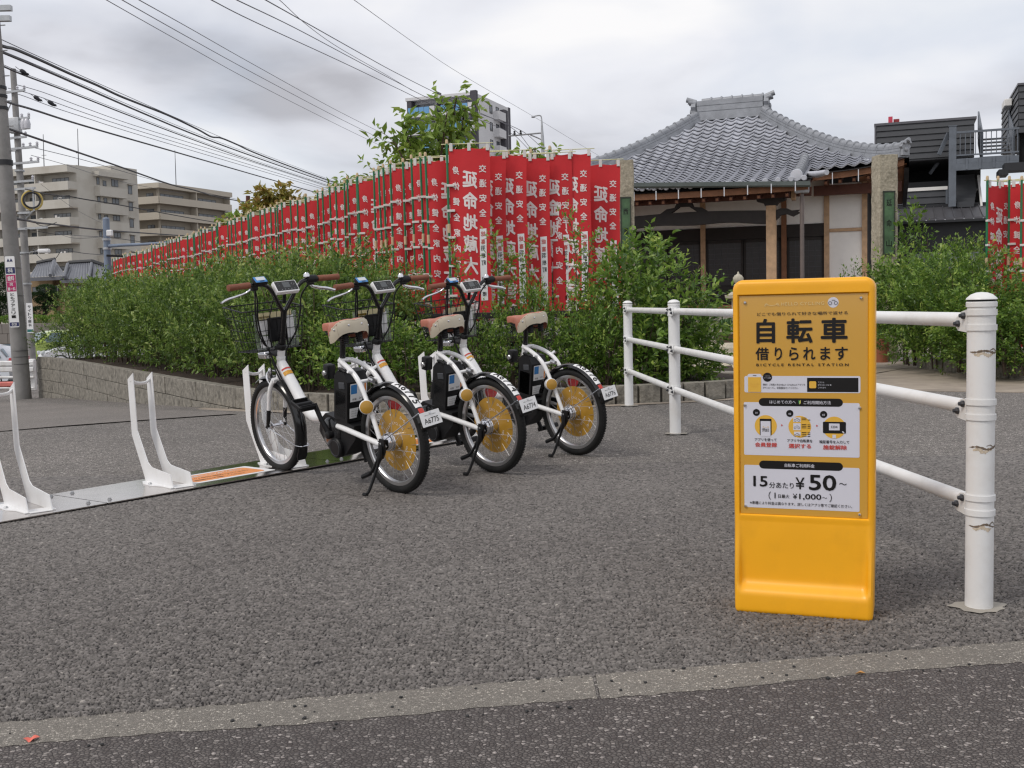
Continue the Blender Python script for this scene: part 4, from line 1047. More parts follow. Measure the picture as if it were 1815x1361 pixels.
    # ---- basket
    b = MB()
    def ring(z, x0, x1, hy, r, lift=0.0):
        pts = []
        for (px, py) in rrect(x0, -hy, x1, hy, 0.045, 5):
            t = (px - x0) / (x1 - x0); pts.append((px, py, z + lift * sstep(0.35, 0.6, t)))
        b.tube(pts, r, 6, closed=True)
    X0, X1, HY = 0.955, 1.225, 0.185; zt, zb = 0.905, 0.685
    def lev(t): return (X0 + 0.012 * (1 - t), X1 - 0.05 * (1 - t), HY - 0.035 * (1 - t))
    ring(zt, X0, X1, HY, 0.0038, 0.028)
    for t in (0.76, 0.5, 0.25, 0.0):
        x0, x1, hy = lev(t); ring(zb + (zt - zb) * t, x0, x1, hy, 0.0018, 0.028 * t)
    def wire(fx, fy, side):
        x0, x1, hy = lev(0); p0 = (x0 + (x1 - x0) * fx, -hy + 2 * hy * fy, zb)
        p1 = (X0 + (X1 - X0) * fx, -HY + 2 * HY * fy, zt + 0.028 * sstep(0.35, 0.6, fx)); b.cyl(p0, p1, 0.0016, n=6)
    for i in range(9):
        wire(0, (i + .5) / 9, 0); wire(1, (i + .5) / 9, 0)
    for i in range(6): wire((i + .5) / 6, 0, 0); wire((i + .5) / 6, 1, 0)
    x0, x1, hy = lev(0)
    for i in range(9): b.cyl((x0, -hy + 2 * hy * (i + .5) / 9, zb), (x1, -hy + 2 * hy * (i + .5) / 9, zb), 0.0016, n=6)
    for i in range(5): b.cyl((x0 + (x1 - x0) * (i + .5) / 5, -hy, zb), (x0 + (x1 - x0) * (i + .5) / 5, hy, zb), 0.0016, n=6)
    bsk = b.build('basket', BLACK, bike, 50)
    lin_ = MB()                                            # clear liner with printed notes at the back of the basket
    lin_.box((X0 + 0.022, 0, 0.79), (0.0025, 0.26, 0.19)); lin_.build('liner', CLEAR, bsk, 0)
    for (y, z, w, h, m) in ((0.072, 0.815, 0.075, 0.085, PAPER), (-0.075, 0.80, 0.07, 0.13, PAPER), (0.0, 0.875, 0.20, 0.03, mat_note), (0.072, 0.86, 0.075, 0.022, mat_note), (-0.005, 0.80, 0.085, 0.03, PAPER), (0.07, 0.735, 0.07, 0.06, PAPER)):
        MB().box((X0 + 0.0195, y, z), (0.0012, w, h)).build('note', m, bsk, 0)
    MB().rbox((X0 + 0.014, 0, 0.795), (0.012, 0.105, 0.13), 0.004, 1).build('basket_plate', BLACK, bsk)
    MB().tube([(X0 + .004, s_ * 0.05, z_) for s_, z_ in ((-1, 0.70), (-1, 0.83), (-.7, 0.855), (.7, 0.855), (1, 0.83), (1, 0.70))], 0.005, 8).build('basket_hoop', BLACK, bsk)
    MB().tube([(0.97, 0.0, 0.66), (1.06, 0.0, 0.675)], 0.012, 8, sq=2).build('basket_arm', BLACK, bike)
    hl = MB().rbox((1.095, 0.02, 0.655), (0.085, 0.052, 0.040), 0.014, 3); hl.build('headlight', CHROME, bike)
    # front brake
    MB().rbox((1.075, 0.018, 0.545), (0.030, 0.012, 0.075), 0.005, 2, rot=M.Rotation(R(-25), 3, 'Y')).build('brake_caliper', CHROME, bike)
    MB().tube(smooth_path([(1.05, 0.035, 0.49), (1.07, 0.042, 0.53), (1.075, 0.02, 0.565), (1.065, -0.03, 0.55), (1.05, -0.036, 0.49)], 4), 0.005, 8).build('brake_caliper', CHROME, bike)
    # ---- fenders and stays
    ff = fender(bike, WB, 62, 205, 0.283, 0.030, 'fender')
    fl = MB(); fl.prism([(-0.026, 0), (0.026, 0), (0.032, -0.055), (0.024, -0.078), (-0.024, -0.078), (-0.032, -0.055)], 0, 0.004, basis((WB + 0.281 * math.cos(R(202)), 0, AX + 0.281 * math.sin(R(202))), (0, 1, 0), (-0.42, 0, 0.907), (0.907, 0, 0.42)))
    fl.build('mud_flap', BLACK, bike)
    e = V((WB + 0.287 * math.cos(R(199)), 0, AX + 0.287 * math.sin(R(199))))
    MB().tube([(WB, 0.058, AX)] + smooth_path([(e.x + 0.03, 0.036, e.z + 0.004), (e.x - 0.008, 0.025, e.z), (e.x - 0.012, 0, e.z), (e.x - 0.008, -0.025, e.z), (e.x + 0.03, -0.036, e.z + 0.004)], 4) + [(WB, -0.058, AX)], 0.0026, 6).build('fender_stay', CHROME, bike)
    rf = fender(bike, 0, 20, 157, 0.287, 0.032, 'fender')
    # white number strip on the rear fender
    def fpt(a, t, dr=0.0016): rr_ = 0.287 + dr - 0.016 * t * t; return V((rr_ * math.cos(R(a)), 0.032 * t, AX + rr_ * math.sin(R(a))))
    MB().grid([[fpt(a, t) for t in (-.62, -.45, -.3, -.15, 0, .15, .3, .45, .62)] for a in range(100, 143, 2)]).build('number_strip', PAPER, rf, 40, fix=False)
    MB().grid([[fpt(a, t) for t in (-.45, 0, .45)] for a in (143.5, 146, 148.5)]).build('sticker', REDINK, rf, 40, fix=False)
    MB().rbox((-0.262, 0, 0.352), (0.035, 0.05, 0.05), 0.012, 2).build('tail_cover', BLACK, bike)
    for s in (1, -1):
        MB().cyl((0.0, s * 0.078, AX + 0.004), (-0.262, s * 0.036, 0.412), 0.0030, n=8).build('fender_stay', CHROME, bike)
    MB().tube([(0.15, 0.0, 0.556), (0.115, 0.0, 0.545)], 0.012, 8).build('fender_bracket', ALU, bike)
    # ---- saddle: one shell, tan on top and at the nose, cream round the rear
    NT, xc = 48, 0.34
    def plan(th):                                 # outline seen from above, th = 0 at the rear
        t = (1 - math.cos(th)) / 2; x = 0.222 + 0.285 * t
        if t < .25: w = 0.108 * math.sin(math.pi / 2 * min(1, (t / .25) ** .55))
        else: w = 0.108 + (0.021 - 0.108) * sstep(0.22, 0.80, t)
        if t > .9: w *= math.sqrt(max(0, 1 - ((t - .9) / .1) ** 2))
        return t, x, w * (1 if math.sin(th) >= 0 else -1)
    levels = ((0.0, .93), (.18, .97), (.36, 1.0), (.54, 1.01), (.70, .99), (.82, .955), (.91, .88), (.965, .76), (.99, .55), (1.0, .28), (1.0, 0.0))
    rings = []
    for hh, sy in levels:
        ring_ = []
        for k_ in range(NT):
            t, x, y = plan(2 * math.pi * k_ / NT)
            ztop = 0.850 - 0.020 * sstep(0.0, 0.55, t) - 0.004 * sstep(.8, 1, t)
            dep = (0.078 + 0.026 * sstep(.05, .22, t)) * (1 - sstep(.28, .85, t)) + 0.040 * sstep(.28, .85, t) - 0.012 * sstep(.14, 0.0, t)
            pull = (1 - min(1, sy)) * 0.22
            ring_.append((V((x + (xc - x) * pull - (0.006 * (1 - hh) if t < .3 else 0), y * sy, ztop - dep * (1 - hh) - 0.005 * (1 - t) * math.exp(-(y * sy / .014) ** 2))), t, hh))
        rings.append(ring_)
    top_, cre = MB(), MB(); edge_pts = {}
    for i in range(len(rings) - 1):
        for k_ in range(NT):
            q4 = [rings[i][k_], rings[i][(k_ + 1) % NT], rings[i + 1][(k_ + 1) % NT], rings[i + 1][k_]]
            tm = sum(p[1] for p in q4) / 4; hm = sum(p[2] for p in q4) / 4
            if hm < 0.90 - 2.4 * max(0, tm - .06): cre.face([p[0] + V((-.0015 if tm < .1 else 0, .0015 * (1 if p[0].y > 0 else -1), 0)) for p in q4])
            top_.face([p[0] for p in q4])
    def weld(mbx, nm, m_, par):
        o = mbx.build(nm, m_, par, 0); bm = bmesh.new(); bm.from_mesh(o.data); bmesh.ops.remove_doubles(bm, verts=bm.verts, dist=.0004); bmesh.ops.recalc_face_normals(bm, faces=bm.faces); bm.to_mesh(o.data); bm.free()
        o.data.polygons.foreach_set('use_smooth', [True] * len(o.data.polygons)); return o
    saddle = weld(top_, 'saddle', LEATHER, bike); weld(cre, 'saddle_skirt', CREAM, saddle)
    pip = []
    for k_ in range(-9, 10):                      # piping along the upper edge of the cream skirt
        t, x, y = plan(2 * math.pi * k_ / NT); hb_ = max(0.02, 0.91 - 2.4 * max(0, t - .06))
        lo = 0
        while levels[lo + 1][0] < hb_: lo += 1
        f_ = (hb_ - levels[lo][0]) / (levels[lo + 1][0] - levels[lo][0]); P_ = rings[lo][k_ % NT][0].lerp(rings[lo + 1][k_ % NT][0], f_); pip.append(P_)
    MB().tube(pip, 0.0030, 6).build('saddle_piping', CREAM, saddle)
    for k_ in (-6, -2, 2, 6):
        p = rings[3][k_ % NT][0]; MB().lathe([(0.0065, 0), (0.0055, 0.003), (0, 0.0045)], 10, M.Translation(p) @ V((p.x - 0.32, p.y, 0)).to_track_quat('Z', 'Y').to_matrix().to_4x4()).build('stud', CHROME, saddle)
    MB().box((0.335, 0, 0.778), (0.16, 0.10, 0.012)).build('saddle_base', BLACK, saddle)
    for s in (1, -1):
        MB().tube(smooth_path([(0.24, s * 0.045, 0.775), (0.28, s * 0.030, 0.752), (0.38, s * 0.022, 0.750), (0.47, s * 0.018, 0.785)], 4), 0.004, 6).build('saddle_rail', BLACK, saddle)
        MB().lathe([(0.016 + 0.003 * (i % 2), i * 0.0055) for i in range(9)], 12, XF((0.262, s * 0.042, 0.728))).build('saddle_spring', BLACK, saddle, 0)
    MB().cyl((0.370, 0, 0.63), (0.343, 0, 0.765), 0.0145, n=16).build('seat_post', BLKGLOSS, bike)
    MB().rbox((0.343, 0, 0.752), (0.05, 0.045, 0.03), 0.008, 2).build('seat_clamp', BLACK, bike)
    # ---- battery behind the seat tube
    bm_ = M.Translation((0.352, 0, 0.347)) @ M.Rotation(R(-11), 4, 'Y')
    bt = MB().prism([(-0.058, 0.0), (0.055, 0.0), (0.055, 0.218), (0.030, 0.248), (-0.030, 0.248), (-0.058, 0.205)], -0.062, 0.062, bm_ @ basis((0, 0, 0), (1, 0, 0), (0, 0, 1), (0, -1, 0)))
    bat = bt.build('battery', BLACK, bike, 20)
    for s in (1, -1):
        MB().prism(rrect(-0.044, 0.015, 0.042, 0.150, 0.006), 0, 0.004, bm_ @ basis((0, s * 0.062, 0), (1, 0, 0), (0, 0, 1), (0, -s, 0))).build('battery_panel', BLKGLOSS, bat, 20)
    MB().tube([bm_ @ V(p) for p in ((-0.030, 0.035, 0.235), (-0.022, 0.052, 0.252), (0.0, 0.058, 0.262), (0.026, 0.052, 0.258), (0.034, 0.035, 0.246))], 0.008, 8).build('battery_handle', BLACK, bat)
    MB().rbox(bm_ @ V((-0.012, 0.0635, 0.18)), (0.05, 0.006, 0.034), 0.003, 1).build('battery_lock', mat_grey, bat)
    def bsheet(y0, y1, z0, z1, m, dx=0.0): MB().add([bm_ @ V((-0.0592 - dx, y, z)) for y, z in ((y0, z0), (y1, z0), (y1, z1), (y0, z1))], [(0, 1, 2, 3)]).build('sticker', m, bat, 0, fix=False)
    bsheet(-0.056, 0.044, 0.103, 0.195, PAPER); bsheet(0.004, 0.040, 0.143, 0.190, BLUEP, .0004); bsheet(-0.050, -0.040, 0.108, 0.190, ORANGE, .0004)
    bsheet(-0.055, 0.048, 0.018, 0.070, PAPER)
    q = MB()
    bmm = bm_ @ basis((-0.0600, 0, 0), (0, -1, 0), (0, 0, 1), (-1, 0, 0))
    text_fit(q, '充電', -0.020, 0.115, h=0.012, bold=0, m=bmm, res=1); text_fit(q, '26V', 0.02, 0.118, h=0.010, bold=0, m=bmm, res=1)
    for z in (0.030, 0.042, 0.054): text_fit(q, 'バッテリー注意', 0.0, z, w=0.08, h=0.006, bold=0, m=bmm, res=1)
    q.build('lettering', INK, bat, 0, fix=False)
    MB().rbox((0.455, 0.030, 0.585), (0.045, 0.05, 0.075), 0.008, 2, rot=M.Rotation(R(-11), 3, 'Y')).build('battery_bracket', BLACK, bike)
    MB().lathe([(0.014, 0), (0.014, 0.010), (0.011, 0.013), (0, 0.0135)], 16, XF((0.455, 0.055, 0.58), rx=R(-90))).build('key_lock', ALU, bike)
    # ---- drive unit, cranks, pedals
    du = MB().prism([(0.555, 0.335), (0.50, 0.372), (0.42, 0.352), (0.34, 0.342), (0.255, 0.318), (0.250, 0.255), (0.30, 0.215), (0.355, 0.165), (0.42, 0.145), (0.475, 0.165), (0.53, 0.215), (0.575, 0.275)], -0.052, 0.052, basis((0, 0, 0), (1, 0, 0), (0, 0, 1), (0, -1, 0)))
    drv = du.build('drive_unit', BLACK, bike, 20)
    MB().lathe([(0, 0.074), (0.046, 0.074), (0.052, 0.068), (0.052, 0.05)], 28, XF((0.415, 0, 0.200), rx=R(-90))).build('motor_cap', BLACK, drv)
    MB().torus(0.040, 0.0016, 28, 6, XF((0.415, 0.0745, 0.200), rx=R(90))).build('motor_ring', mat_grey, drv)
    MB().lathe([(0, 0.062), (0.070, 0.062), (0.082, 0.054), (0.084, 0.04)], 30, XF((0.462, 0, 0.270), rx=R(-90))).build('motor_cover', BLKGLOSS, drv)
    MB().lathe([(0.078, -0.075), (0.086, -0.075), (0.088, -0.060), (0.078, -0.060)], 40, XF((0.462, 0, 0.265), rx=R(-90)), True).build('chain_guard', BLACK, drv)
    MB().rbox((0.23, -0.066, 0.275), (0.46, 0.018, 0.10), 0.009, 2, rot=M.Rotation(R(-1), 3, 'Y')).build('chain_case', BLACK, bike)
    A = V((0.455, 0, 0.265)); P1 = V((0.523, 0, 0.425))
    for s in (1, -1):
        tip = P1 if s > 0 else A - (P1 - A)
        MB().tube([(A.x, s * 0.070, A.z), (A.x + (tip.x - A.x) * .5, s * 0.088, A.z + (tip.z - A.z) * .5), (tip.x, s * 0.095, tip.z)], [0.016, 0.0125, 0.013], 10, sq=0.65).build('crank', BLACK, bike, 40)
        MB().lathe([(0.020, 0.052), (0.020, 0.084), (0.014, 0.088), (0, 0.088)], 14, XF(A, rx=R(-90 * s))).build('crank_boss', BLACK, bike)
        PM = M.Translation((tip.x + 0.006, s * 0.155, tip.z + 0.006)) @ M.Rotation(R(-22 if s > 0 else 15), 4, 'Y')
        pd = MB()
        for sx in (-0.045, 0.045): pd.rbox((sx, 0, 0), (0.012, 0.094, 0.026), 0.004, 1, m=PM)
        for sy in (-0.045, 0.045): pd.rbox((0, sy, 0), (0.09, 0.010, 0.024), 0.004, 1, m=PM)
        pd.rbox((0, 0, 0), (0.026, 0.094, 0.024), 0.006, 1, m=PM)
        for sx in (-0.038, 0.038): pd.rbox((sx, 0, 0.008), (0.008, 0.09, 0.018), 0.002, 1, m=PM)
        pd.build('pedal', BLACK, bike, 30)
    # ---- wheel lock with round ochre cap, reflector
    lc = V((0.092, 0.076, 0.430)); ld = V((-0.80, 0.52, 0.10)).normalized(); LM = M.Translation(lc) @ ld.to_track_quat('Z', 'Y').to_matrix().to_4x4()
    lk = MB().lathe([(0.032, -0.030), (0.0345, -0.02), (0.0345, 0.030), (0.031, 0.034), (0, 0.034)], 26, LM).build('wheel_lock', WHITE, bike)
    MB().lathe([(0.0315, 0.0335), (0.0315, 0.0355), (0.028, 0.0375), (0, 0.038)], 26, LM).build('lock_cap', DISC, lk)
    MB().tube(smooth_path([(0.10, 0.07, 0.43), (0.13, 0.045, 0.455), (0.14, 0, 0.462), (0.13, -0.045, 0.455), (0.10, -0.07, 0.43)], 4), 0.014, 10).build('wheel_lock_ring', ALU, bike)
    RM = basis((0.045, -0.058, 0.432), (0, 1, 0), (0, 0, 1), (-1, 0, 0))
    rfl = MB().lathe([(0, 0.012), (0.026, 0.012), (0.029, 0.008), (0.029, 0.0)], 22, RM @ M.Scale(1.35, 4)); rfl.build('reflector', REDLENS, bike)
    MB().cyl((0.045, -0.058, 0.432), (0.085, -0.062, 0.41), 0.008, n=8).build('reflector_arm', BLACK, bike)
    # ---- side stand
    sm = MB().tube(smooth_path([(-0.008, 0.086, 0.250), (-0.006, 0.096, 0.200), (0.012, 0.112, 0.135), (0.032, 0.150, 0.045), (0.040, 0.168, STANDZ)], 4), [0.012] * 6 + [0.0075] * 11, 8)
    sm.tube([(0.030, 0.168, STANDZ + 0.002), (0.056, 0.170, STANDZ + 0.002)], 0.009, 8)
    std = sm.build('side_stand', BLACK, bike)
    MB().prism([(-0.03, 0.02), (0.02, 0.025), (0.022, -0.05), (0.0, -0.075), (-0.026, -0.04)], 0, 0.010, basis((0, 0.082, AX), (1, 0, 0), (0, 0, 1), (0, -1, 0))).build('stand_bracket', BLACK, std)
    MB().tube(smooth_path([(-0.004, 0.092, 0.215), (0.040, 0.098, 0.150), (0.085, 0.106, 0.105), (0.110, 0.112, 0.105)], 4), 0.008, 8).build('stand_spring', BLACK, std)
    MB().tube([(0.075, 0.104, 0.112), (0.125, 0.120, 0.092)], 0.011, 8).build('stand_lever', BLACK, std)
    return bike
LEAN = R(5.0)
STANDZ = 0.009 - 0.168 * math.sin(0) - 0.0
mat_warn = mat('amber_sticker', lin(206, 150, 48), 0.5, var=0.25, vscale=160)
mat_key = mat('dim_key_mark', lin(120, 122, 124), 0.4, var=0)
mat_note = mat('pale_yellow_note', lin(226, 214, 168), 0.5, var=0.03)
mat_grey = mat('mid_grey_plastic', lin(66, 68, 72), 0.45, var=0.05)
# the stand foot must reach the ground once the bicycle leans on it
STANDZ = 0.168 * math.tan(LEAN) + 0.009
def plate_and_number(bike, num):
    PMx = basis((-0.305, 0.0, 0.388), (0, -1, 0), V((0.26, 0, 0.966)), V((-0.966, 0, 0.26)))
    pm = PMx @ M.Rotation(R(4), 4, 'Z') @ M.Scale(0.93, 4)
    pl = MB().prism(rrect(-0.0625, -0.036, 0.0625, 0.036, 0.003), -0.0015, 0.0, pm).build('number_plate', PAPER, bike, 0)
    q = MB(); text_fit(q, num, 0.0, -0.010, w=0.092, h=0.027, bold=0.012, z=0.0008, m=pm)
    text_fit(q, 'HELLO CYCLING', 0.0, 0.018, w=0.07, h=0.005, bold=0, z=0.0008, m=pm, res=1)
    q.face([(0.003 * math.cos(t), 0.029 + 0.003 * math.sin(t), 0.0008) for t in [k * math.pi / 4 for k in range(8)]], pm)
    q.build('lettering', INK, pl, 0, fix=False)
    MB().cyl((-0.262, 0, 0.40), (-0.303, 0, 0.414), 0.006, n=8).build('plate_screw', ALU, pl)
    MB().rbox((-0.285, 0, 0.365), (0.02, 0.085, 0.06), 0.01, 2).build('plate_holder', BLACK, bike)
    rf = [c for c in kids(bike) if c.name.startswith('fender') and any(g.name.startswith('number_strip') for g in kids(c))][0]
    q = MB()
    vs_, fs = text_geo(num, 1.0, 0.03, False, 1.15, 3)
    ex = vs_[:, 0].max() * 2; ey = vs_[:, 1].max() * 2
    bm = bmesh.new(); bv = [bm.verts.new(v) for v in vs_]
    for f_ in fs: bm.faces.new([bv[i] for i in f_])
    bmesh.ops.triangulate(bm, faces=bm.faces)
    for _ in range(3): bmesh.ops.subdivide_edges(bm, edges=[e for e in bm.edges if e.calc_length() > 0.12], cuts=1); bmesh.ops.triangulate(bm, faces=bm.faces)
    bm.verts.index_update(); P = []; fs = [tuple(v.index for v in f_.verts) for f_ in bm.faces]
    for v in bm.verts:                           # wrapped over the curved fender
        x, y, k_ = v.co
        a = 121 + (x / ex) * 34; t = -(y / ey) * 0.036 / 0.032
        rr_ = 0.287 + 0.0026 + k_ * LAY - 0.016 * t * t; P.append((rr_ * math.cos(R(a)), 0.032 * t, AX + rr_ * math.sin(R(a))))
    bm.free()
    q.add(P, fs); q.build('lettering', INK, rf, 0, fix=False)
proto = make_bike()
RC = [V((-0.555, 5.126, 0)), V((-0.100, 5.676, 0)), V((0.372, 6.275, 0))]
for i, (p, num) in enumerate(zip(RC, ('A6775', 'A6774', 'A6776'))):
    b = proto if i == 0 else copy_tree(proto)
    b['_n'] = i
    if i == 0: bikes = [b]
    else: bikes.append(b)
for i, (b, p, num) in enumerate(zip(bikes, RC, ('A6775', 'A6774', 'A6776'))):
    plate_and_number(b, num)
    b.matrix_world = M.Translation(p) @ M.Rotation(math.atan2(BH.y, BH.x) + R((0, 0.6, -0.8)[i]), 4, 'Z') @ M.Rotation(-LEAN, 4, 'X')
    b['label'] = ('white rental bicycle with brown saddle and number plate A6775, nearest the camera', 'white rental bicycle with brown saddle and number plate A6774 in the middle slot', 'white rental bicycle with brown saddle and number plate A6776 nearest the white fence')[i]
    del b['_n']
# ================================================================ RED BANNERS
BW, BHt = 0.44, 1.80
def banner_meshes(seed, mirror=True, strip=False):
    rr = random.Random(seed)
    ph, amp, sway, narrow = rr.uniform(0, 6), rr.uniform(0.010, 0.024), rr.uniform(-0.02, 0.05), rr.uniform(-0.012, 0.012)
    def warp(x, z):                            # x 0..BW from the pole, z 0 top .. -BHt
        t = -z / BHt; u = x / BW
        y = amp * (0.25 + t) * math.sin(2 * math.pi * (u * 1.15 + 0.20 * t) + ph) + 0.010 * math.sin(9 * u + 3 * t + ph) * t + sway * t * u
        xx = x * (1 - 0.035 * t) + narrow * t * t * 2 + 0.006 * math.sin(7 * t + ph) * u
        return (xx, y, z - 0.012 * math.sin(math.pi * u * 2) ** 2 * (1 - t))
    rows = [[warp(BW * j / 12, -BHt * i / 30) for j in range(13)] for i in range(31)]
    cloth = MB().grid(rows).mesh('cloth', REDCLOTH, 60)
    q = MB()
    def col(s, cx, z0, pitch, w, h, bold, inkmb):
        for i, ch in enumerate(s):
            vs_, fs = text_geo(ch, 1.0, bold, False, 1.0, 1)
            ex = vs_[:, 0].max() * 2; ey = vs_[:, 1].max() * 2
            kx = min(w / ex, 1.5 * h / max(ey, .3)); ky = min(h / ey, 1.7 * w / max(ex, .3))
            P = []
            for x, y, k_ in vs_:
                X = x * kx * (-1 if mirror else 1); Y = y * ky - 0.12 * X           # brush lettering rises to the right
                a, b, c = warp(cx + X, z0 - pitch * i + Y); P.append((a, b - 0.0025 - k_ * 0.0001, c))
            inkmb.add(P, fs)
    col('延命地蔵大菩薩', 0.50 * BW, -0.33, 0.232, 0.160, 0.185, 0.050, q)
    col('交通安全', 0.815 * BW, -0.215, 0.158, 0.078, 0.084, 0.034, q)
    col('身体健全家内安全', 0.16 * BW, -0.225, 0.168, 0.074, 0.084, 0.034, q)
    ink = q.mesh('lettering', BANINK, 0)
    st = None
    if strip:
        s0, s1 = 0.735 * BW, 0.905 * BW
        P = [[(lambda p: (p[0], p[1] - 0.003, p[2]))(warp(s0 + (s1 - s0) * j / 2, -0.86 - 0.78 * i / 8)) for j in range(3)] for i in range(9)]
        sm = MB().grid(P).mesh('paper_strip', PAPER, 60)
        q2, q3 = MB(), MB()
        def strip_text(s, z0, pitch, w, mbx):
            for i, ch in enumerate(s):
                vs_, fs = text_geo(ch, 1.0, 0.02, False, 1.0, 1)
                ex = vs_[:, 0].max() * 2; ey = vs_[:, 1].max() * 2
                P = []
                for x, y, k_ in vs_:
                    a, b, c = warp((s0 + s1) / 2 - x / ex * w, z0 - pitch * i + y / ey * w * 1.1); P.append((a, b - 0.005 - k_ * .0001, c))
                mbx.add(P, fs)
        strip_text('総喜', -0.915, 0.085, 0.05, q2); strip_text('羽根町', -1.07, 0.08, 0.048, q3); strip_text('中之郷', -1.40, 0.085, 0.045, q3)
        st = (sm, q2.mesh('lettering', REDINK, 0), q3.mesh('lettering', INK, 0))
    tabs = []
    for u in (0.06, 0.5, 0.95): tabs.append(warp(u * BW, 0))
    sides = [warp(0.0, -BHt * t) for t in (0.02, 0.22, 0.37, 0.53, 0.70, 0.88)]
    return cloth, ink, st, tabs, sides
VAR = [banner_meshes(40 + k, True, False) for k in range(6)]
VARS = [banner_meshes(60 + k, True, True) for k in range(7)]
TOPH = 2.42                                    # crossbar height above the bed
pole_me = MB().cyl((0, 0, 0.0), (0, 0, TOPH + 0.02), 0.0135, 0.0125, 10).mesh('pole', GPOLE)
cap_me = MB().lathe([(0, 0.035), (0.012, 0.032), (0.016, 0.015), (0.016, -0.012)], 10, XF((0, 0, TOPH + 0.02))).mesh('pole_cap', JOINTB)
joint_me = MB().lathe([(0.0140, -0.05), (0.019, -0.046), (0.019, 0.046), (0.0140, 0.05)], 10, XF((0, 0, 1.52))).mesh('pole_joint', JOINTB)
bar_me = MB().cyl((-0.06, 0.0, TOPH), (BW + 0.06, -0.012, TOPH + 0.004), 0.006, 0.0045, 8).mesh('crossbar', BAMBOO)
tab_me = MB().rbox((0, 0, -0.005), (0.036, 0.020, 0.085), 0.003, 1).mesh('loop', TABW)
side_me = MB().rbox((0.030, -0.006, 0), (0.085, 0.034, 0.026), 0.003, 1).mesh('loop', TABW)
def banner(loc, rz, var, label, group, tilt=0.0, lift=0.0):
    cloth, ink, st, tabs, sides = var
    t = thing('red_banner', label, 'banner', group=group, mat=M.Translation(V(loc)) @ M.Rotation(rz, 4, 'Z') @ M.Rotation(tilt, 4, 'Y'))
    inst('pole', pole_me, t); inst('pole_cap', cap_me, t); inst('pole_joint', joint_me, t); inst('crossbar', bar_me, t)
    c = inst('cloth', cloth, t, (0.018, -0.004, TOPH - 0.045)); inst('lettering', ink, c)
    if st:
        s = inst('paper_strip', st[0], t, (0.018, -0.004, TOPH - 0.045)); inst('lettering', st[1], s); inst('lettering', st[2], s)
    for p in tabs: inst('loop', tab_me, t, (p[0] + 0.018, p[1] * .2 - 0.003, TOPH - 0.028))
    for p in sides[1:]: inst('loop', side_me, t, (0, 0, TOPH - 0.045 + p[2]))
    return t
BED = 0.13
GR = 'red prayer banners standing behind the hedge'
names = ['directly beside the left stone gate pillar', 'second from the left stone gate pillar', 'third from the left stone gate pillar', 'fourth from the left stone gate pillar',
         'fifth from the left stone gate pillar', 'sixth from the left stone gate pillar']
edges = [1098, 1047, 1013.5, 974, 933, 896]
for i, px in enumerate(edges):
    Y = 12.25 - 0.075 * i + (0.05, -0.06, 0.02, 0.03, 0, 0.01)[i]
    p = at(px, 300, Y); face = math.atan2(p.x, p.y)
    ztop = 2.62 - (0.10, 0.0, 0.03, 0.05, 0.02, 0.04)[i]
    u = V((math.cos(-face), math.sin(-face), 0)); pl = p - u * (BW + 0.014)
    banner((pl.x, pl.y, ztop - 0.045 - TOPH + 0.02), -face, VARS[i], 'red banner with a white paper strip, ' + names[i], GR)
p = at(793, 300, 11.72); banner((p.x, p.y, 2.625 - TOPH), -0.02, VARS[6], 'wide open red banner on green pole where the row turns back', GR)
# the long row running back to the left
A0, A1 = V((-0.86, 11.95, BED)), V((-12.25, 33.4, BED)); d = A1 - A0; Ltot = d.length; d.normalize()
s, i = 0.0, 0; rr = random.Random(9)
while s < Ltot:
    t = s / Ltot
    p = A0 + d * s + V((rr.uniform(-.05, .05), rr.uniform(-.05, .05), 0))
    banner((p.x, p.y, BED + rr.uniform(-0.03, 0.02) + 0.02 * math.sin(s * 0.9)), rr.uniform(-0.20, 0.12) - 0.06, VAR[i % 6],
           'narrow red banner on green pole in the long row receding left', GR, rr.uniform(-0.012, 0.012))
    s += 0.25 + 0.30 * t + rr.uniform(-0.03, 0.03); i += 1
# banners beyond the right hedge
for (px, Y, rz, lb, k) in ((1750, 12.0, 0.62, 'red banner turned edge on at the left end of the group beyond the right hedge', 1), (1769, 12.5, -0.35, 'red banner behind the turned one in the group beyond the right hedge', 3), (1789, 12.2, -0.30, 'red banner third from the left in the group beyond the right hedge', 4), (1811, 12.0, -0.3, 'red banner at the right picture edge beyond the right hedge', 2)):
    p = at(px, 320, Y); z = p.z
    banner((p.x, p.y, z - TOPH), rz, VAR[k], lb, 'red prayer banners beyond the right hedge')

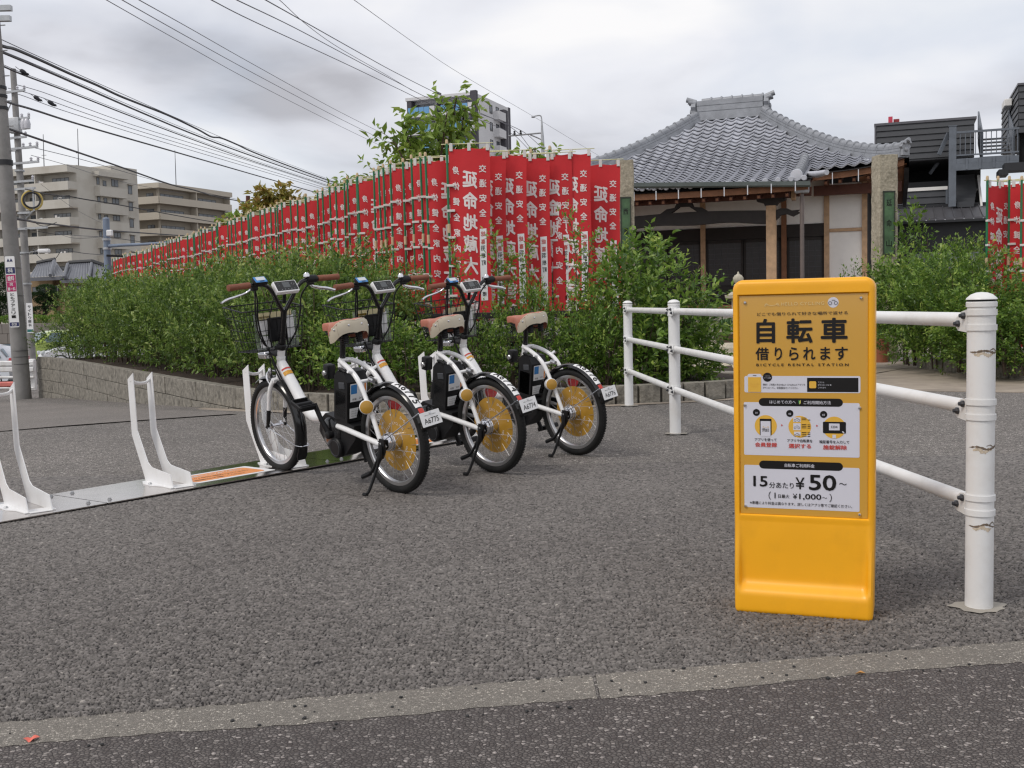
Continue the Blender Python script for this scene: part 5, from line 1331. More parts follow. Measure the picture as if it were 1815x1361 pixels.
# ================================================================ PLANTS
def leaf_mesh(name, pts, dirs, size, rng, m, wid=0.42, tip=None, fold=0.25, droop=0.0):
    """one mesh of many small folded leaves"""
    n = len(pts)
    dirs = dirs / (np.linalg.norm(dirs, axis=1, keepdims=True) + 1e-9)
    up = rng.normal(0, 0.55, (n, 3)) + np.array([0, 0, 1.0])
    side = np.cross(dirs, up); side /= (np.linalg.norm(side, axis=1, keepdims=True) + 1e-9)
    nor = np.cross(side, dirs)
    L = size * rng.uniform(0.6, 1.25, (n, 1)); W = L * wid
    b = pts; t = pts + dirs * L - nor * L * droop
    mid = pts + dirs * L * 0.48
    l = mid + side * W * 0.5 + nor * W * fold; r = mid - side * W * 0.5 + nor * W * fold
    vs_ = np.stack([b, r, t, l], 1).reshape(-1, 3)
    me = bpy.data.meshes.new(name)
    me.vertices.add(4 * n); me.vertices.foreach_set('co', vs_.astype(np.float32).ravel())
    me.loops.add(6 * n); me.polygons.add(2 * n)
    base = np.arange(n) * 4
    lv = np.stack([base, base + 1, base + 2, base, base + 2, base + 3], 1)
    me.loops.foreach_set('vertex_index', lv.astype(np.int32).ravel())
    me.polygons.foreach_set('loop_start', (np.arange(2 * n) * 3).astype(np.int32))
    me.polygons.foreach_set('loop_total', np.full(2 * n, 3, np.int32))
    me.update(calc_edges=True)
    tint = np.clip(rng.beta(2, 3.2, n) if tip is None else tip, 0, 1)
    at_ = me.attributes.new('tint', 'FLOAT', 'FACE'); at_.data.foreach_set('value', np.repeat(tint, 2).astype(np.float32))
    me.materials.append(m); return me
def sprigs(rng, bases, dirs, nleaf, slen, spread=0.9):
    """leaves set along little shoots: returns points, directions, how near the tip"""
    P, D, T = [], [], []
    dirs = dirs / (np.linalg.norm(dirs, axis=1, keepdims=True) + 1e-9)
    for k in range(nleaf):
        t = (k + rng.uniform(0, 1, (len(bases), 1))) / nleaf
        P.append(bases + dirs * slen * t * rng.uniform(0.8, 1.2, (len(bases), 1)) + rng.normal(0, 0.008, bases.shape))
        rad = rng.normal(0, 1, bases.shape); rad -= dirs * np.sum(rad * dirs, 1, keepdims=True)
        rad /= (np.linalg.norm(rad, axis=1, keepdims=True) + 1e-9)
        D.append(rad * spread + dirs * (0.45 + 0.5 * t)); T.append(t[:, 0])
    return np.concatenate(P), np.concatenate(D), np.concatenate(T)
def shrub_mesh(seed, rx, ry, h, nsp, leaf, m, slen=0.16, nleaf=14, lumps=7, open_=0.0, top=1.0, tintk=1.0):
    rng = np.random.default_rng(seed)
    # lumps: several overlapping mounds make the outline uneven
    cs = [(0, 0, h * 0.42, rx * 0.85, ry * 0.9, h * 0.5)]
    for k in range(lumps):
        a = rng.uniform(0, 2 * math.pi); q = rng.uniform(0.25, 0.75)
        z = h * rng.uniform(0.25, 0.80) * top
        cs.append((rx * q * math.cos(a), ry * q * math.sin(a), z, rx * rng.uniform(.30, .5), ry * rng.uniform(.35, .55), h * rng.uniform(.16, .30)))
    wts = np.array([c[3] * c[4] + c[5] * c[3] for c in cs]); wts /= wts.sum()
    B, Dd = [], []
    for c, w in zip(cs, wts):
        n = int(nsp * w); u = rng.normal(0, 1, (n, 3)); u /= np.linalg.norm(u, axis=1, keepdims=True)
        r = rng.uniform(0.35, 1.0, (n, 1)) ** (0.45 if open_ < .5 else 0.8)
        p = np.array(c[:3]) + u * r * np.array(c[3:])
        B.append(p); Dd.append(u * np.array([1, 1, 0.6]) + np.array([0, 0, 0.75]) + rng.normal(0, 0.35, (n, 3)))
    B, Dd = np.concatenate(B), np.concatenate(Dd)
    k = B[:, 2] > 0.03; B, Dd = B[k], Dd[k]
    P, D, T = sprigs(rng, B, Dd, nleaf, slen)
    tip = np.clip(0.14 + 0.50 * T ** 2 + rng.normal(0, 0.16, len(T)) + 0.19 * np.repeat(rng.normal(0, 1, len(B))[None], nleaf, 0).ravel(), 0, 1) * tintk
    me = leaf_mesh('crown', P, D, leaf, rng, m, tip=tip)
    st = MB(); rr = random.Random(seed)
    for k in range(9):
        a = rr.uniform(0, 6.28); q = rr.uniform(.2, .85)
        st.tube(smooth_path([(rx * .25 * q * math.cos(a), ry * .25 * q * math.sin(a), -0.05), (rx * .4 * q * math.cos(a + .3), ry * .4 * q * math.sin(a + .3), h * .35), (rx * .8 * q * math.cos(a + .2), ry * .8 * q * math.sin(a + .2), h * rr.uniform(.6, .9))], 3), [0.011, 0.010, 0.009, 0.008, 0.006, 0.005, 0.004], 5)
    return me, st.mesh('trunk', BARK)
def plant(meshes, loc, rz, sc, label, group, name='shrub', cat='shrub'):
    t = thing(name, label, cat, group=group, mat=M.Translation(V(loc)) @ M.Rotation(rz, 4, 'Z') @ M.Diagonal((*sc, 1)))
    inst('crown', meshes[0], t); inst('trunk', meshes[1], t); return t
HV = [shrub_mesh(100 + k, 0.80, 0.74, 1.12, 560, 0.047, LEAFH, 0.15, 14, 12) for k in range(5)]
rr = random.Random(21)
lw = [p for p in wp if p.x < -2.05]
hp = resample(lw, 0.74)
GH = 'clipped shrubs of the dense hedge behind the planter wall'
for i, p in enumerate(hp):
    nn = V((0.80, 0.6, 0)).normalized() if p.x < -2.6 else V((0.35, 0.94, 0))
    c = p + nn * (0.74 + rr.uniform(-.05, .08)); k = rr.choice((0, 1, 2, 3, 4))
    hs = 0.92 if i == 0 else rr.uniform(1.10, 1.27)
    hs *= (1, 0.86, 0.88, 0.92, 0.96)[min(i + 1, 4)] if i < 4 else 1
    if p.x > -2.0: hs *= 0.97
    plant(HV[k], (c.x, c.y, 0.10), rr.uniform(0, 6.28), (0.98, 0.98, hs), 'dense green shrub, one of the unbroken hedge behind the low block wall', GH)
    if i > 2:
        c2 = p + nn * 1.55; plant(HV[(k + 2) % 5], (c2.x, c2.y, 0.10), rr.uniform(0, 6.28), (1, 1, hs * 1.02), 'dense green shrub, one of the unbroken hedge behind the low block wall', GH)
# looser shrubs behind the bicycles
MV = [shrub_mesh(200 + k, 0.50, 0.42, 1.0, 190, 0.054, LEAF, 0.20, 13, 6, 0.6) for k in range(4)]
MID = [(640, 9.75, 0.95, 0.84, 'leafy shrub behind the stem of the nearest bicycle'), (716, 9.75, 0.85, 0.66, 'leafy shrub behind the handlebar of the middle bicycle'), (775, 10.0, 0.75, 0.56, 'thin shrub between the two rear bicycles'),
       (838, 10.0, 0.66, 0.74, 'tall loose shrub behind the saddle of bicycle A6774'), (905, 10.1, 0.60, 0.76, 'loose shrub in front of the banners above bicycle A6776'), (968, 10.0, 0.66, 0.98, 'tall shrub with long shoots in front of the fourth banner'),
       (1030, 9.95, 0.75, 0.95, 'shrub with upright shoots left of the leafy gate bush'), (1075, 9.85, 0.75, 0.85, 'low shrub behind the end post of the white fence')]
for i, (px, Y, sx, hh, lb) in enumerate(MID):
    p = gnd(px, 640, 0.1); p = V((at(px, 640, Y).x, Y, 0.10)); plant(MV[i % 4], p, i * 1.7, (sx, sx, hh), lb, 'loose shrubs in the bed behind the bicycles')
# long thin shoots standing up from the loose shrubs
def shoot(px, Y, h, seed, label, leafs=90):
    rng = np.random.default_rng(seed); x = at(px, 500, Y).x
    t = thing('young_shoot', label, 'shrub', (x, Y, 0.1), group='upright young shoots before the red banners')
    B = np.array([[0.05 * math.sin(z * 3 + seed) * z, 0.03 * math.cos(z * 4), z] for z in np.linspace(0.45, h, 22)]); B = np.repeat(B, 2, 0)
    D = rng.normal(0, 1, B.shape); D[:, 2] = np.abs(D[:, 2]) + 0.5
    P, Dr, T = sprigs(rng, B, D, 7, 0.13); inst('crown', leaf_mesh('crown', P, Dr, 0.052, rng, LEAF, tip=np.clip(0.25 + 0.4 * T + rng.normal(0, .12, len(T)), 0, 1)), t)
    MB().tube([(0.05 * math.sin(z * 3 + seed) * z, 0.03 * math.cos(z * 4), z) for z in np.linspace(0, h, 9)], [0.008 - 0.0006 * k for k in range(9)], 5).build('stem', BARK, t)
for k, (px, h, lb) in enumerate(((1012, 1.62, 'tallest thin shoot reaching over the sixth banner'), (880, 1.42, 'thin shoot before the second banner of the turning corner'), (818, 1.30, 'thin shoot before the corner banner'), (948, 1.36, 'thin shoot between the fourth and fifth banners'), (1048, 1.38, 'thin shoot beside the large gate bush'), (900, 1.22, 'short leafy shoot above the rear saddle'))):
    shoot(px, 10.15, h, 300 + k, lb)
# the large bush by the left gate pillar
BV = shrub_mesh(400, 0.66, 0.62, 1.62, 430, 0.078, LEAF, 0.26, 13, 10, 0.3)
x = at(1168, 600, 10.45).x; plant(BV, (x, 10.45, 0.05), 0.6, (1, 1, 0.87), 'large glossy green bush in front of the left stone gate pillar', None, 'bush', 'bush')
BV2 = shrub_mesh(401, 0.5, 0.42, 1.0, 230, 0.07, LEAF, 0.22, 12, 6, 0.3)
plant(BV2, (at(1130, 640, 10.1).x, 10.1, 0.05), 0, (1, 1, 0.95), 'lower bush right behind the end of the white fence', None, 'bush', 'bush')
plant(BV2, (at(1205, 640, 10.6).x, 10.6, 0.02), 2, (0.9, 0.9, 0.9), 'lower bush behind the second white fence post', None, 'bush', 'bush')
# right hedge
RV = [shrub_mesh(500 + k, 0.72, 0.70, 1.42, 560, 0.056, LEAF, 0.20, 14, 9, 0.2) for k in range(3)]
lbs = ['green shrub of the right hedge nearest the stone pillar', 'green shrub in the middle of the right hedge', 'green shrub of the right hedge behind the thick white post', 'green shrub at the right end of the hedge before the red banners', 'green shrub of the right hedge by the picture edge']
for i, (px, Y, hs) in enumerate(((1630, 12.9, 0.98), (1668, 12.3, 0.98), (1716, 11.7, 0.97), (1772, 11.2, 0.70), (1830, 10.9, 0.72))):
    x = at(px, 560, Y).x; plant(RV[i % 3], (x, Y, 0.08), i * 2.1, (0.92, 0.92, hs), lbs[i], 'shrubs of the right hedge')
plant(RV[1], (at(1690, 560, 13.4).x, 13.4, 0.08), 1, (1, 1, 1.02), 'green shrub in the second rank of the right hedge', 'shrubs of the right hedge')
plant(RV[2], (at(1790, 560, 10.85).x, 10.75, 0.08), 4, (0.8, 0.8, 0.55), 'low green shrub at the kerb below the right banners', 'shrubs of the right hedge')
PV = shrub_mesh(520, 0.55, 0.45, 1.5, 150, 0.05, LEAFY, 0.30, 10, 7, 0.9, tintk=0.8)
plant(PV, (at(1530, 560, 12.9).x, 12.9, 0.05), 1.0, (0.85, 0.85, 0.88), 'wispy yellow-green bush hiding the foot of the right stone pillar', None, 'bush', 'bush')
YV = shrub_mesh(530, 0.22, 0.2, 1.9, 60, 0.085, LEAFY, 0.30, 10, 5, 0.9)
for px, Y, h, lb in ((1605, 13.6, 1.02, 'bright lime sapling beside the right stone pillar'), (1628, 13.9, 0.97, 'bright lime sapling a little right of the pillar sapling')):
    plant(YV, (at(px, 560, Y).x, Y, 0.0), px, (0.8, 0.8, h), lb, 'lime green saplings', 'sapling', 'sapling')
# dark fence and greenery behind the loose shrubs
bf = thing('bed_fence', 'dark weathered wooden rail fence behind the loose shrubs and below the red banners', 'fence')
for z in (0.30, 0.52, 0.78): MB().rbox(((-1.35 + 1.25) / 2, 11.25, z), (2.9, 0.04, 0.065), 0.008, 1).build('rail', TIMBERD, bf)
for x in (-1.75, -0.85, 0.05, 0.95): MB().rbox((x, 11.29, 0.45), (0.07, 0.04, 0.85), 0.008, 1).build('post', TIMBERD, bf)
for k in range(4): MB().box((-0.16 + 0.07 * k, 11.27, 0.42), (0.03, 0.012, 0.38)).build('slat', GREYST, bf, 0)
BKV = [shrub_mesh(600 + k, 0.8, 0.4, 0.85, 260, 0.055, LEAFD, 0.18, 12, 7, 0.2) for k in range(2)]
for i, x in enumerate((-1.9, -1.2, -0.4, 0.7, 1.5)):
    plant(BKV[i % 2], (x, 11.6, 0.08), i, (1, 1, 0.8), 'dark low shrub in the shade under the red banners', 'dark low shrubs under the banners')
# potted plants in the court
def strappy(x, y, r, h, label, potm, ph, pr, seed, n=110):
    t = thing('potted_plant', label, 'potted plant', (x, y, 0.0))
    MB().lathe([(0, 0), (pr * .75, 0), (pr, ph), (pr * 1.08, ph), (pr * 1.08, ph + .02), (pr * .9, ph + .02), (pr * .9, ph - .02), (0, ph - .02)], 20).build('pot', potm, t)
    q = MB(); rr = random.Random(seed)
    for k in range(n):
        a = rr.uniform(0, 6.28); o = rr.uniform(.5, 1); hh = h * rr.uniform(.7, 1.1)
        pts = [(pr * .3 * math.cos(a), pr * .3 * math.sin(a), ph), (r * .5 * o * math.cos(a), r * .5 * o * math.sin(a), ph + hh), (r * o * math.cos(a), r * o * math.sin(a), ph + hh * .8), (r * 1.25 * o * math.cos(a), r * 1.25 * o * math.sin(a), ph + hh * .35)]
        s_ = V((-math.sin(a), math.cos(a), 0)) * 0.012
        sp_ = smooth_path(pts, 3); q.grid([[p - s_ * (1 - i / len(sp_)) for i, p in enumerate(sp_)], [p + s_ * (1 - i / len(sp_)) for i, p in enumerate(sp_)]])
    q.build('foliage', mat('strappy_leaf' , (0.06, 0.13, 0.03), 0.5, var=0.3), t)
p = gnd(1285, 606, 0.02); strappy(p.x + .02, p.y, 0.30, 0.30, 'round potted plant with strappy leaves on the gravel left of the yellow sign', mat('grey_brown_pot', lin(110, 92, 78), 0.8), 0.16, 0.17, 3)
p = gnd(1206, 652, 0.02); strappy(p.x, p.y, 0.12, 0.10, 'terracotta flower pot half hidden behind the second white fence post', TERRA, 0.24, 0.11, 4, 20)
p = gnd(1562, 640, 0.02); strappy(p.x, p.y, 0.10, 0.12, 'terracotta flower pot at the foot of the right stone pillar', TERRA, 0.30, 0.11, 6, 20)

# ---- trees behind the banners
def tree(name, label, base, h, limbs, leaf, m, seed, nleaf=16, trunk_r=0.06, group=None, spread=0.5, dens=1.0):
    rng = np.random.default_rng(seed); rr = random.Random(seed)
    t = thing(name, label, 'tree', base, group=group)
    tk = MB(); tk.tube(smooth_path([(0, 0, 0), (0.04, 0.02, h * .3), (-0.03, 0, h * .55)], 4), [trunk_r * (1 - .05 * k) for k in range(9)], 8)
    B, D = [], []
    for (dx, dy, z) in limbs:
        p0 = V((-0.02, 0, h * .50)) if z > h * .6 else V((0.02, 0, h * .36)); p2 = V((dx, dy, z)); p1 = (p0 + p2) / 2 + V((rr.uniform(-.1, .1), rr.uniform(-.1, .1), -0.05 * h * .3))
        sp_ = smooth_path([p0, p1, p2], 6); tk.tube(sp_, [trunk_r * .55 * (1 - k / len(sp_)) + .006 for k in range(len(sp_))], 6)
        for k, p in enumerate(sp_[3:]):
            for j in range(int(3 * dens)):
                tw = V((rr.gauss(0, 1), rr.gauss(0, 1), rr.gauss(0.35, .7))).normalized() * rr.uniform(.1, spread)
                B.append((p + tw * .15)[:]); D.append(tw[:])
                tk.tube([p, p + tw * .8], [.006, .003], 4)
    B, D = np.array(B), np.array(D)
    P, Dr, T = sprigs(rng, B, D, nleaf, spread * .95, 1.0); Dr[:, 2] -= 0.35
    inst('crown', leaf_mesh('crown', P, Dr, leaf, rng, m, wid=0.45, tip=np.clip(0.3 + .2 * T + rng.normal(0, .2, len(T)), 0, 1), droop=.2), t)
    tk.build('trunk', BARK, t); return t
p = at(757, 300, 14.6); zt = lambda py, Y=14.6: at(757, py, Y).z
sc_ = 14.6 / 1900
def lm(px, py, dy=0.0): return ((px - 757) * sc_, dy, at(px, py, 14.6).z - 0.1)
tree('young_tree', 'young tree with large bright leaves rising behind the corner of the red banner row', (p.x, 14.6, 0.1), 3.4,
     [lm(812, 172), lm(830, 212, .2), lm(796, 205, -.2), lm(778, 245, .1), lm(716, 215), lm(706, 258, -.2), lm(728, 238, .2), lm(745, 262, -.1), lm(766, 285), lm(738, 290, .2), lm(826, 190, .1)], 0.15, LEAFT, 5, 10, 0.045, None, 0.34, 0.8)
for (px, py, Y, lb, dx) in ((625, 322, 16.0, 'small green treetop just above the middle of the banner row', 0), (668, 305, 15.5, 'leafy treetop above the banner row left of the young tree', 0), (948, 262, 13.8, 'sprig of a green treetop above the frontal banners beside the street lamp', 0)):
    p = at(px, py, Y); h = p.z - 0.1
    tree('treetop', lb, (p.x, Y, 0.1), h * 1.1, [(-.22, 0, h - .12), (.2, .1, h - .1), (0, -.1, h - .02), (.05, .2, h - .25)], 0.11, LEAFT, int(px), 9, 0.03, 'treetops above the banners', 0.28, 0.8)
p = at(478, 350, 24); h = p.z
tree('rusty_tree', 'tree with rust coloured young leaves behind the banner row', (p.x, 24, 0), h * 1.05, [(0.1, 0, h), (.35, .2, h - .25), (-.25, 0, h - .35), (.75, .2, h - .30), (1.1, 0, h - .55), (-.7, .2, h - .7), (.5, -.2, h - .6), (0, .2, h - .6)], 0.17, LEAFR, 77, 22, 0.08, None, 0.42, 2.6)
p = at(440, 385, 24); h = p.z
tree('green_tree', 'pale green tree behind the banner row left of the rusty one', (p.x, 24, 0), h * 1.05, [(0, 0, h), (.3, .2, h - .25), (-.25, 0, h - .2), (.6, .2, h - .3), (-.4, 0, h - .5)], 0.14, LEAFT, 78, 20, 0.07, None, 0.4, 2.4)
# ================================================================ TEMPLE HALL
def onplane(px, py, P0, nn):
    d = ray(px, py); c = V((0, 0, EYE)); return c + d * ((V(P0) - c).dot(nn) / d.dot(nn))
TA = V((0.941, -0.339, 0)).normalized(); TN = V((-0.339, -0.941, 0)).normalized()     # along the front to the right, towards the viewer
ER = V((8.70, 23.60, 0))
temple = thing('temple_hall', 'timber temple hall with white plaster panels and grey tiled hipped roof', 'temple')
TF = basis(ER, -TA, -TN, V((0, 0, 1)))         # s: leftwards along the eave, d: depth behind it, z
EZ, WS, DP, HS = 3.66, 8.80, 4.25, 3.60
def rz_(s, d):
    z = EZ + (0.27 * d + 0.050 * d * d if d > 0 else 0.25 * d)
    e = min(s, WS - s); z += 0.26 * math.exp(-max(e, 0) / 0.85) * max(0.0, 1 - d / DP) ** 1.5
    return z
def hipw(d): return max(0.0, d) * HS / DP
def tpt(s, d, dz=0.0): return V((s, d, rz_(s, d) + dz))
deck = MB()
rows = []
for i in range(24):
    d = -0.02 + (DP + 0.02) * i / 23; w = hipw(d); rows.append([tpt(w + (WS - 2 * w) * j / 30, d, -0.06) for j in range(31)])
deck.grid(rows, TF)
deck.grid([[tpt(1.95 + (WS - 1.95) * j / 20, d, -0.06) for j in range(21)] for d in (-1.30, -0.9, -0.5, 0.0)], TF)
back = [[V((p.x, 2 * DP - p.y, p.z)) for p in r] for r in rows]; deck.grid(back, TF)
for side in (0, -1): deck.grid([[r[side] for r in rows], [V((r[side].x, DP, r[side].z)) for r in rows], [r[side] for r in back]], TF)
roof = deck.build('roof', TIMBERD, temple, 50)
# S shaped pan tiles
def tile_geo():
    W, Ln = 0.282, 0.26; prof = []
    for k in range(7):
        u = k / 6; z = 0.034 * math.cos(2 * math.pi * (u * 0.92)) * (1 if u < .5 else 0.9)
        prof.append((u * W - W / 2, z))
    vs_ = [(x, 0, z + 0.056) for x, z in prof] + [(x, Ln, z + 0.006) for x, z in prof] + [(x, 0.003, z + 0.028) for x, z in prof]
    n_ = len(prof); fs = [(i, i + 1, n_ + i + 1, n_ + i) for i in range(n_ - 1)] + [(2 * n_ + i, 2 * n_ + i + 1, i + 1, i) for i in range(n_ - 1)]
    return vs_, fs
TV, TFc = tile_geo()
tile_me = MB().add(TV, TFc).mesh('roof_tile', TILE, 60)
rest = MB(); cand = []
row_d = [-1.28]
while row_d[-1] < DP - 0.25:
    d = row_d[-1]; sl_ = 0.25 if d < 0 else 0.27 + 0.1 * d; row_d.append(d + 0.232 / math.sqrt(1 + sl_ * sl_))
rr = random.Random(2)
for d in row_d:
    sl_ = 0.25 if d < 0 else 0.27 + 0.1 * d
    w = max(hipw(d + .1), 0.0); s0, s1 = (2.05 if d < -0.02 else w + 0.05), WS - w - 0.05
    k0 = math.ceil((s0 - 0.02) / 0.27); s = k0 * 0.27
    while s < s1:
        dz = rz_(s + .1, d) - rz_(s - .1, d)
        up = V((0, 1, sl_)).normalized(); xx = V((1, 0, dz / .2)).normalized(); nn = xx.cross(up).normalized()
        m_ = TF @ basis(tpt(s, d, 0.0) + nn * rr.uniform(-.004, .004), xx, nn.cross(xx), nn)
        c = m_.translation; vis = c.x / c.y
        cand.append((m_, d, c.y, vis)); s += 0.27
seen = [c for c in cand if c[3] > 0.095]
seen.sort(key=lambda c: c[2])
ids = set(id(c) for c in seen[:300])
for c in cand:
    if id(c) in ids: inst('roof_tile', tile_me, roof, mat=c[0])
    else: rest.add(TV, TFc, c[0])
tag(rest.build('roof_tiles', TILE, roof, 60, fix=False), kind='stuff')
# ridges
capt = MB().lathe([(0.090, -0.02), (0.104, -0.012), (0.104, 0.022), (0.080, 0.026), (0.074, 0.26), (0.07, 0.26)], 14).mesh('ridge_tile', RIDGET, 50)
def ridge(pts, h, w, lift, nm='ridge'):
    P = [V(p) for p in pts]; b = MB()
    for layer, (ww, z0, z1) in enumerate(((w * 1.15, -0.06, h * .35), (w * 0.9, h * .35, h * .40), (w, h * .40, h * .68), (w * .86, h * .68, h * .73), (w * .95, h * .73, h))):
        for a, c in zip(P, P[1:]):
            u = (c - a); l = u.length; u.normalize(); sdv = u.cross(V((0, 0, 1))).normalized(); up = sdv.cross(u)
            b.box((l / 2, 0, (z0 + z1) / 2), (l * 1.01, ww, z1 - z0), basis(a, u, sdv.cross(u).cross(u) * -1 if False else up.cross(u), up))
    r_ = b.build(nm, RIDGET, roof, 30)
    q = resample(P, 0.27)
    for a, c in zip(q, q[1:]):
        u = (c - a).normalized(); x = u.cross(V((0, 0, 1))).normalized(); y = u.cross(x)
        inst('ridge_tile', capt, r_, mat=basis(a + V((0, 0, h)), x, y, u))
    return r_
def Wp(s, d, dz=0.0): return TF @ tpt(s, d, dz)
hipR = [Wp(hipw(d) + 0.02, d + 0.02, 0.02) for d in [0.05 + (DP - .1) * i / 14 for i in range(15)]]
hipL = [Wp(WS - hipw(d) - 0.02, d + 0.02, 0.02) for d in [0.05 + (DP - .1) * i / 14 for i in range(15)]]
ridge(hipR, 0.20, 0.20, 0); ridge(hipL, 0.20, 0.20, 0)
RZt = rz_(WS / 2, DP)
ridge([TF @ V((HS - 0.06, DP, RZt + 0.02)), TF @ V((WS - HS + 0.06, DP, RZt + 0.02))], 0.46, 0.26, 0)
def oni(p, sc, rz):
    q = MB(); mm = M.Translation(p) @ M.Rotation(rz, 4, 'Z') @ M.Diagonal((sc, sc, sc, 1))
    q.prism([(-.17, 0), (.17, 0), (.15, .22), (.22, .30), (.10, .46), (0, .52), (-.10, .46), (-.22, .30), (-.15, .22)], -.06, .06, mm @ M.Rotation(R(90), 4, 'X'))
    q.lathe([(0, .09), (.06, .08), (.085, .06), (.085, 0)], 14, mm @ XF((0, -0.03, .2), rx=R(90)))
    q.cyl((0, .05, .46), (0, -.20, .54), .06, .07, 12, m=mm); q.cyl((-.09, .03, .40), (-.13, -.14, .45), .05, .055, 10, m=mm); q.cyl((.09, .03, .40), (.13, -.14, .45), .05, .055, 10, m=mm)
    return q.build('ridge_end', RIDGET, roof, 40)
ang = math.atan2(TA.y, TA.x)
oni(TF @ V((HS - 0.16, DP, RZt + 0.02)), 1.0, ang + R(90)); oni(TF @ V((WS - HS + 0.16, DP, RZt + 0.02)), 1.0, ang - R(90))
oni(hipR[0] + V((0.02, -.02, -.02)), 0.62, ang + R(45)); oni(hipL[0] + V((0, 0, -.02)), 0.62, ang - R(45))
# short descending ridge over the porch edge, with its round end tile
kd = [Wp(2.22, d, 0.05) for d in (1.0, 0.6, 0.2, -0.3, -0.8, -1.12)]
ridge(kd, 0.08, 0.15, 0, 'porch_ridge')
MB().lathe([(0, 0.07), (0.12, 0.07), (0.135, 0.03), (0.135, -0.05)], 18, TF @ basis(tpt(2.22, -1.22, 0.10), (1, 0, 0), (0, 0, 1), (0, -1, 0))).build('end_tile', TILE, roof, 40)
tp_ = MB(); p_ = tpt(2.02, -1.15, 0.02)
tp_.tube([TF @ V((2.05, -0.55, rz_(2.1, -.55) + .02)), TF @ V((1.80, -0.95, rz_(2.1, -.95) + .06)), TF @ V((1.60, -1.25, rz_(2.1, -1.2) + 0.12))], [.06, .075, .06], 10); tp_.build('end_tile', TILE, roof, 40)
# eaves: round ends, fascia, rafters, gutter
def eave(s0, s1, d, gutter, nm):
    zf = lambda s: rz_(s, d)
    q = MB(); n_ = max(2, int((s1 - s0) / 0.5))
    for i in range(n_):
        a, b = s0 + (s1 - s0) * i / n_, s0 + (s1 - s0) * (i + 1) / n_
        for dd, z0, z1, m_ in ((0.06, -0.20, -0.065, None),):
            A, B = V((a, d + dd, zf(a) + z0)), V((b, d + dd, zf(b) + z0)); A2, B2 = V((a, d + dd, zf(a) + z1)), V((b, d + dd, zf(b) + z1))
            off = V((0, 0.05, 0)); q.add([A, B, B2, A2, A + off, B + off, B2 + off, A2 + off], [(0, 1, 2, 3), (7, 6, 5, 4), (0, 4, 5, 1), (3, 2, 6, 7), (0, 3, 7, 4), (1, 5, 6, 2)], TF)
    q.build('fascia', TIMBERB, temple, 0)
    k = int((s1 - s0) / 0.30)
    raf = MB().box((0, 0.75, 0), (0.075, 1.5, 0.085)).mesh('rafter', TIMBERR, 0)
    tipm = MB().box((0, -0.004, 0), (0.050, 0.006, 0.050)).mesh('rafter_end', TIMBERB, 0)
    for i in range(k):
        s = s0 + 0.15 + 0.30 * i; sl_ = 0.25
        mm = TF @ XF((s, d + 0.15, zf(s) - 0.265), rx=math.atan(0.2))
        r_ = inst('rafter', raf, temple, mat=mm); inst('rafter_end', tipm, r_)
    if gutter:
        q = MB(); prof = [(-.065, .055), (-.062, -.03), (-.03, -.06), (.03, -.06), (.06, -.03), (.06, .055)]
        rows = [[V((s, d - 0.055 + y, zf(s) - 0.10 + z)) for y, z in prof] for s in (s0 - .05, s1)]
        q.grid(rows, TF); q.build('gutter', GUTTER, temple, 30)
        k = int((s1 - s0) / 0.5); sm_ = MB().box((0, 0, 0), (0.022, 0.006, 0.20)).mesh('gutter_strap', ALU, 0)
        for i in range(k): inst('gutter_strap', sm_, temple, mat=TF @ XF((s0 + .25 + .5 * i, d - 0.125, zf(s0 + .25 + .5 * i) - 0.13)))
    else:
        k = int((s1 - s0) / 0.6); sm_ = MB().box((0, 0, 0), (0.018, 0.018, 0.26)).mesh('eave_strap', ALU, 0)
        for i in range(k): inst('eave_strap', sm_, temple, mat=TF @ XF((s0 + .4 + .55 * i, d - 0.02, zf(s0 + .4 + .6 * i) - 0.20)))
eave(1.98, WS, -1.30, True, 'porch'); eave(0.05, 1.98, 0.0, False, 'main')
endm = MB().lathe([(0, 0.03), (0.05, 0.03), (0.062, 0.015), (0.062, -0.03)], 14).mesh('eave_tile', TILE, 40)
for i in range(25):
    s = 2.16 + 0.27 * i
    if s > WS: break
    inst('eave_tile', endm, roof, mat=TF @ basis(tpt(s - .10, -1.30, 0.045), (1, 0, 0), (0, 0, 1), (0, -1, 0)))
# soffits (the boards above the rafters)
q = MB(); q.grid([[V((s, d, rz_(s, d) - 0.20)) for s in (0.0, .5, 1, 1.95, 3, 5, 7, WS)] for d in (0.12, 1.2)], TF)
q.grid([[V((s, d, rz_(s, d) - 0.20)) for s in (1.98, 4, 6, WS)] for d in (-1.2, 0.2)], TF); q.build('soffit', TIMBERR, temple, 0)
# right hand eave running back
q = MB()
for i in range(8):
    a, b = 0.1 + 8.2 * i / 8, 0.1 + 8.2 * (i + 1) / 8
    za, zb = rz_(0.0, min(a, 8.4 - a) * 0) + (-.22 if a > 1.2 else 0) + 0.26 * math.exp(-a / .85) - 0.26, 0
    za = EZ + 0.26 * math.exp(-a / .85); zb = EZ + 0.26 * math.exp(-b / .85)
    q.add([V((-.05, a, za - .24)), V((-.05, b, zb - .24)), V((-.05, b, zb - .02)), V((-.05, a, za - .02)), V((.05, a, za - .24)), V((.05, b, zb - .24)), V((.05, b, zb - .02)), V((.05, a, za - .02))], [(0, 1, 2, 3), (7, 6, 5, 4), (0, 4, 5, 1), (3, 2, 6, 7)], TF)
q.build('side_gutter', DKMETAL, temple, 0)
q = MB(); q.grid([[V((s, d, EZ - 0.16 + 0.26 * math.exp(-d / .85) * (1 - s))) for s in (0.0, 1.0)] for d in (0.05, .5, 1, 2, 4, 8.2)], TF); q.build('side_soffit', TIMBERB, temple, 0)
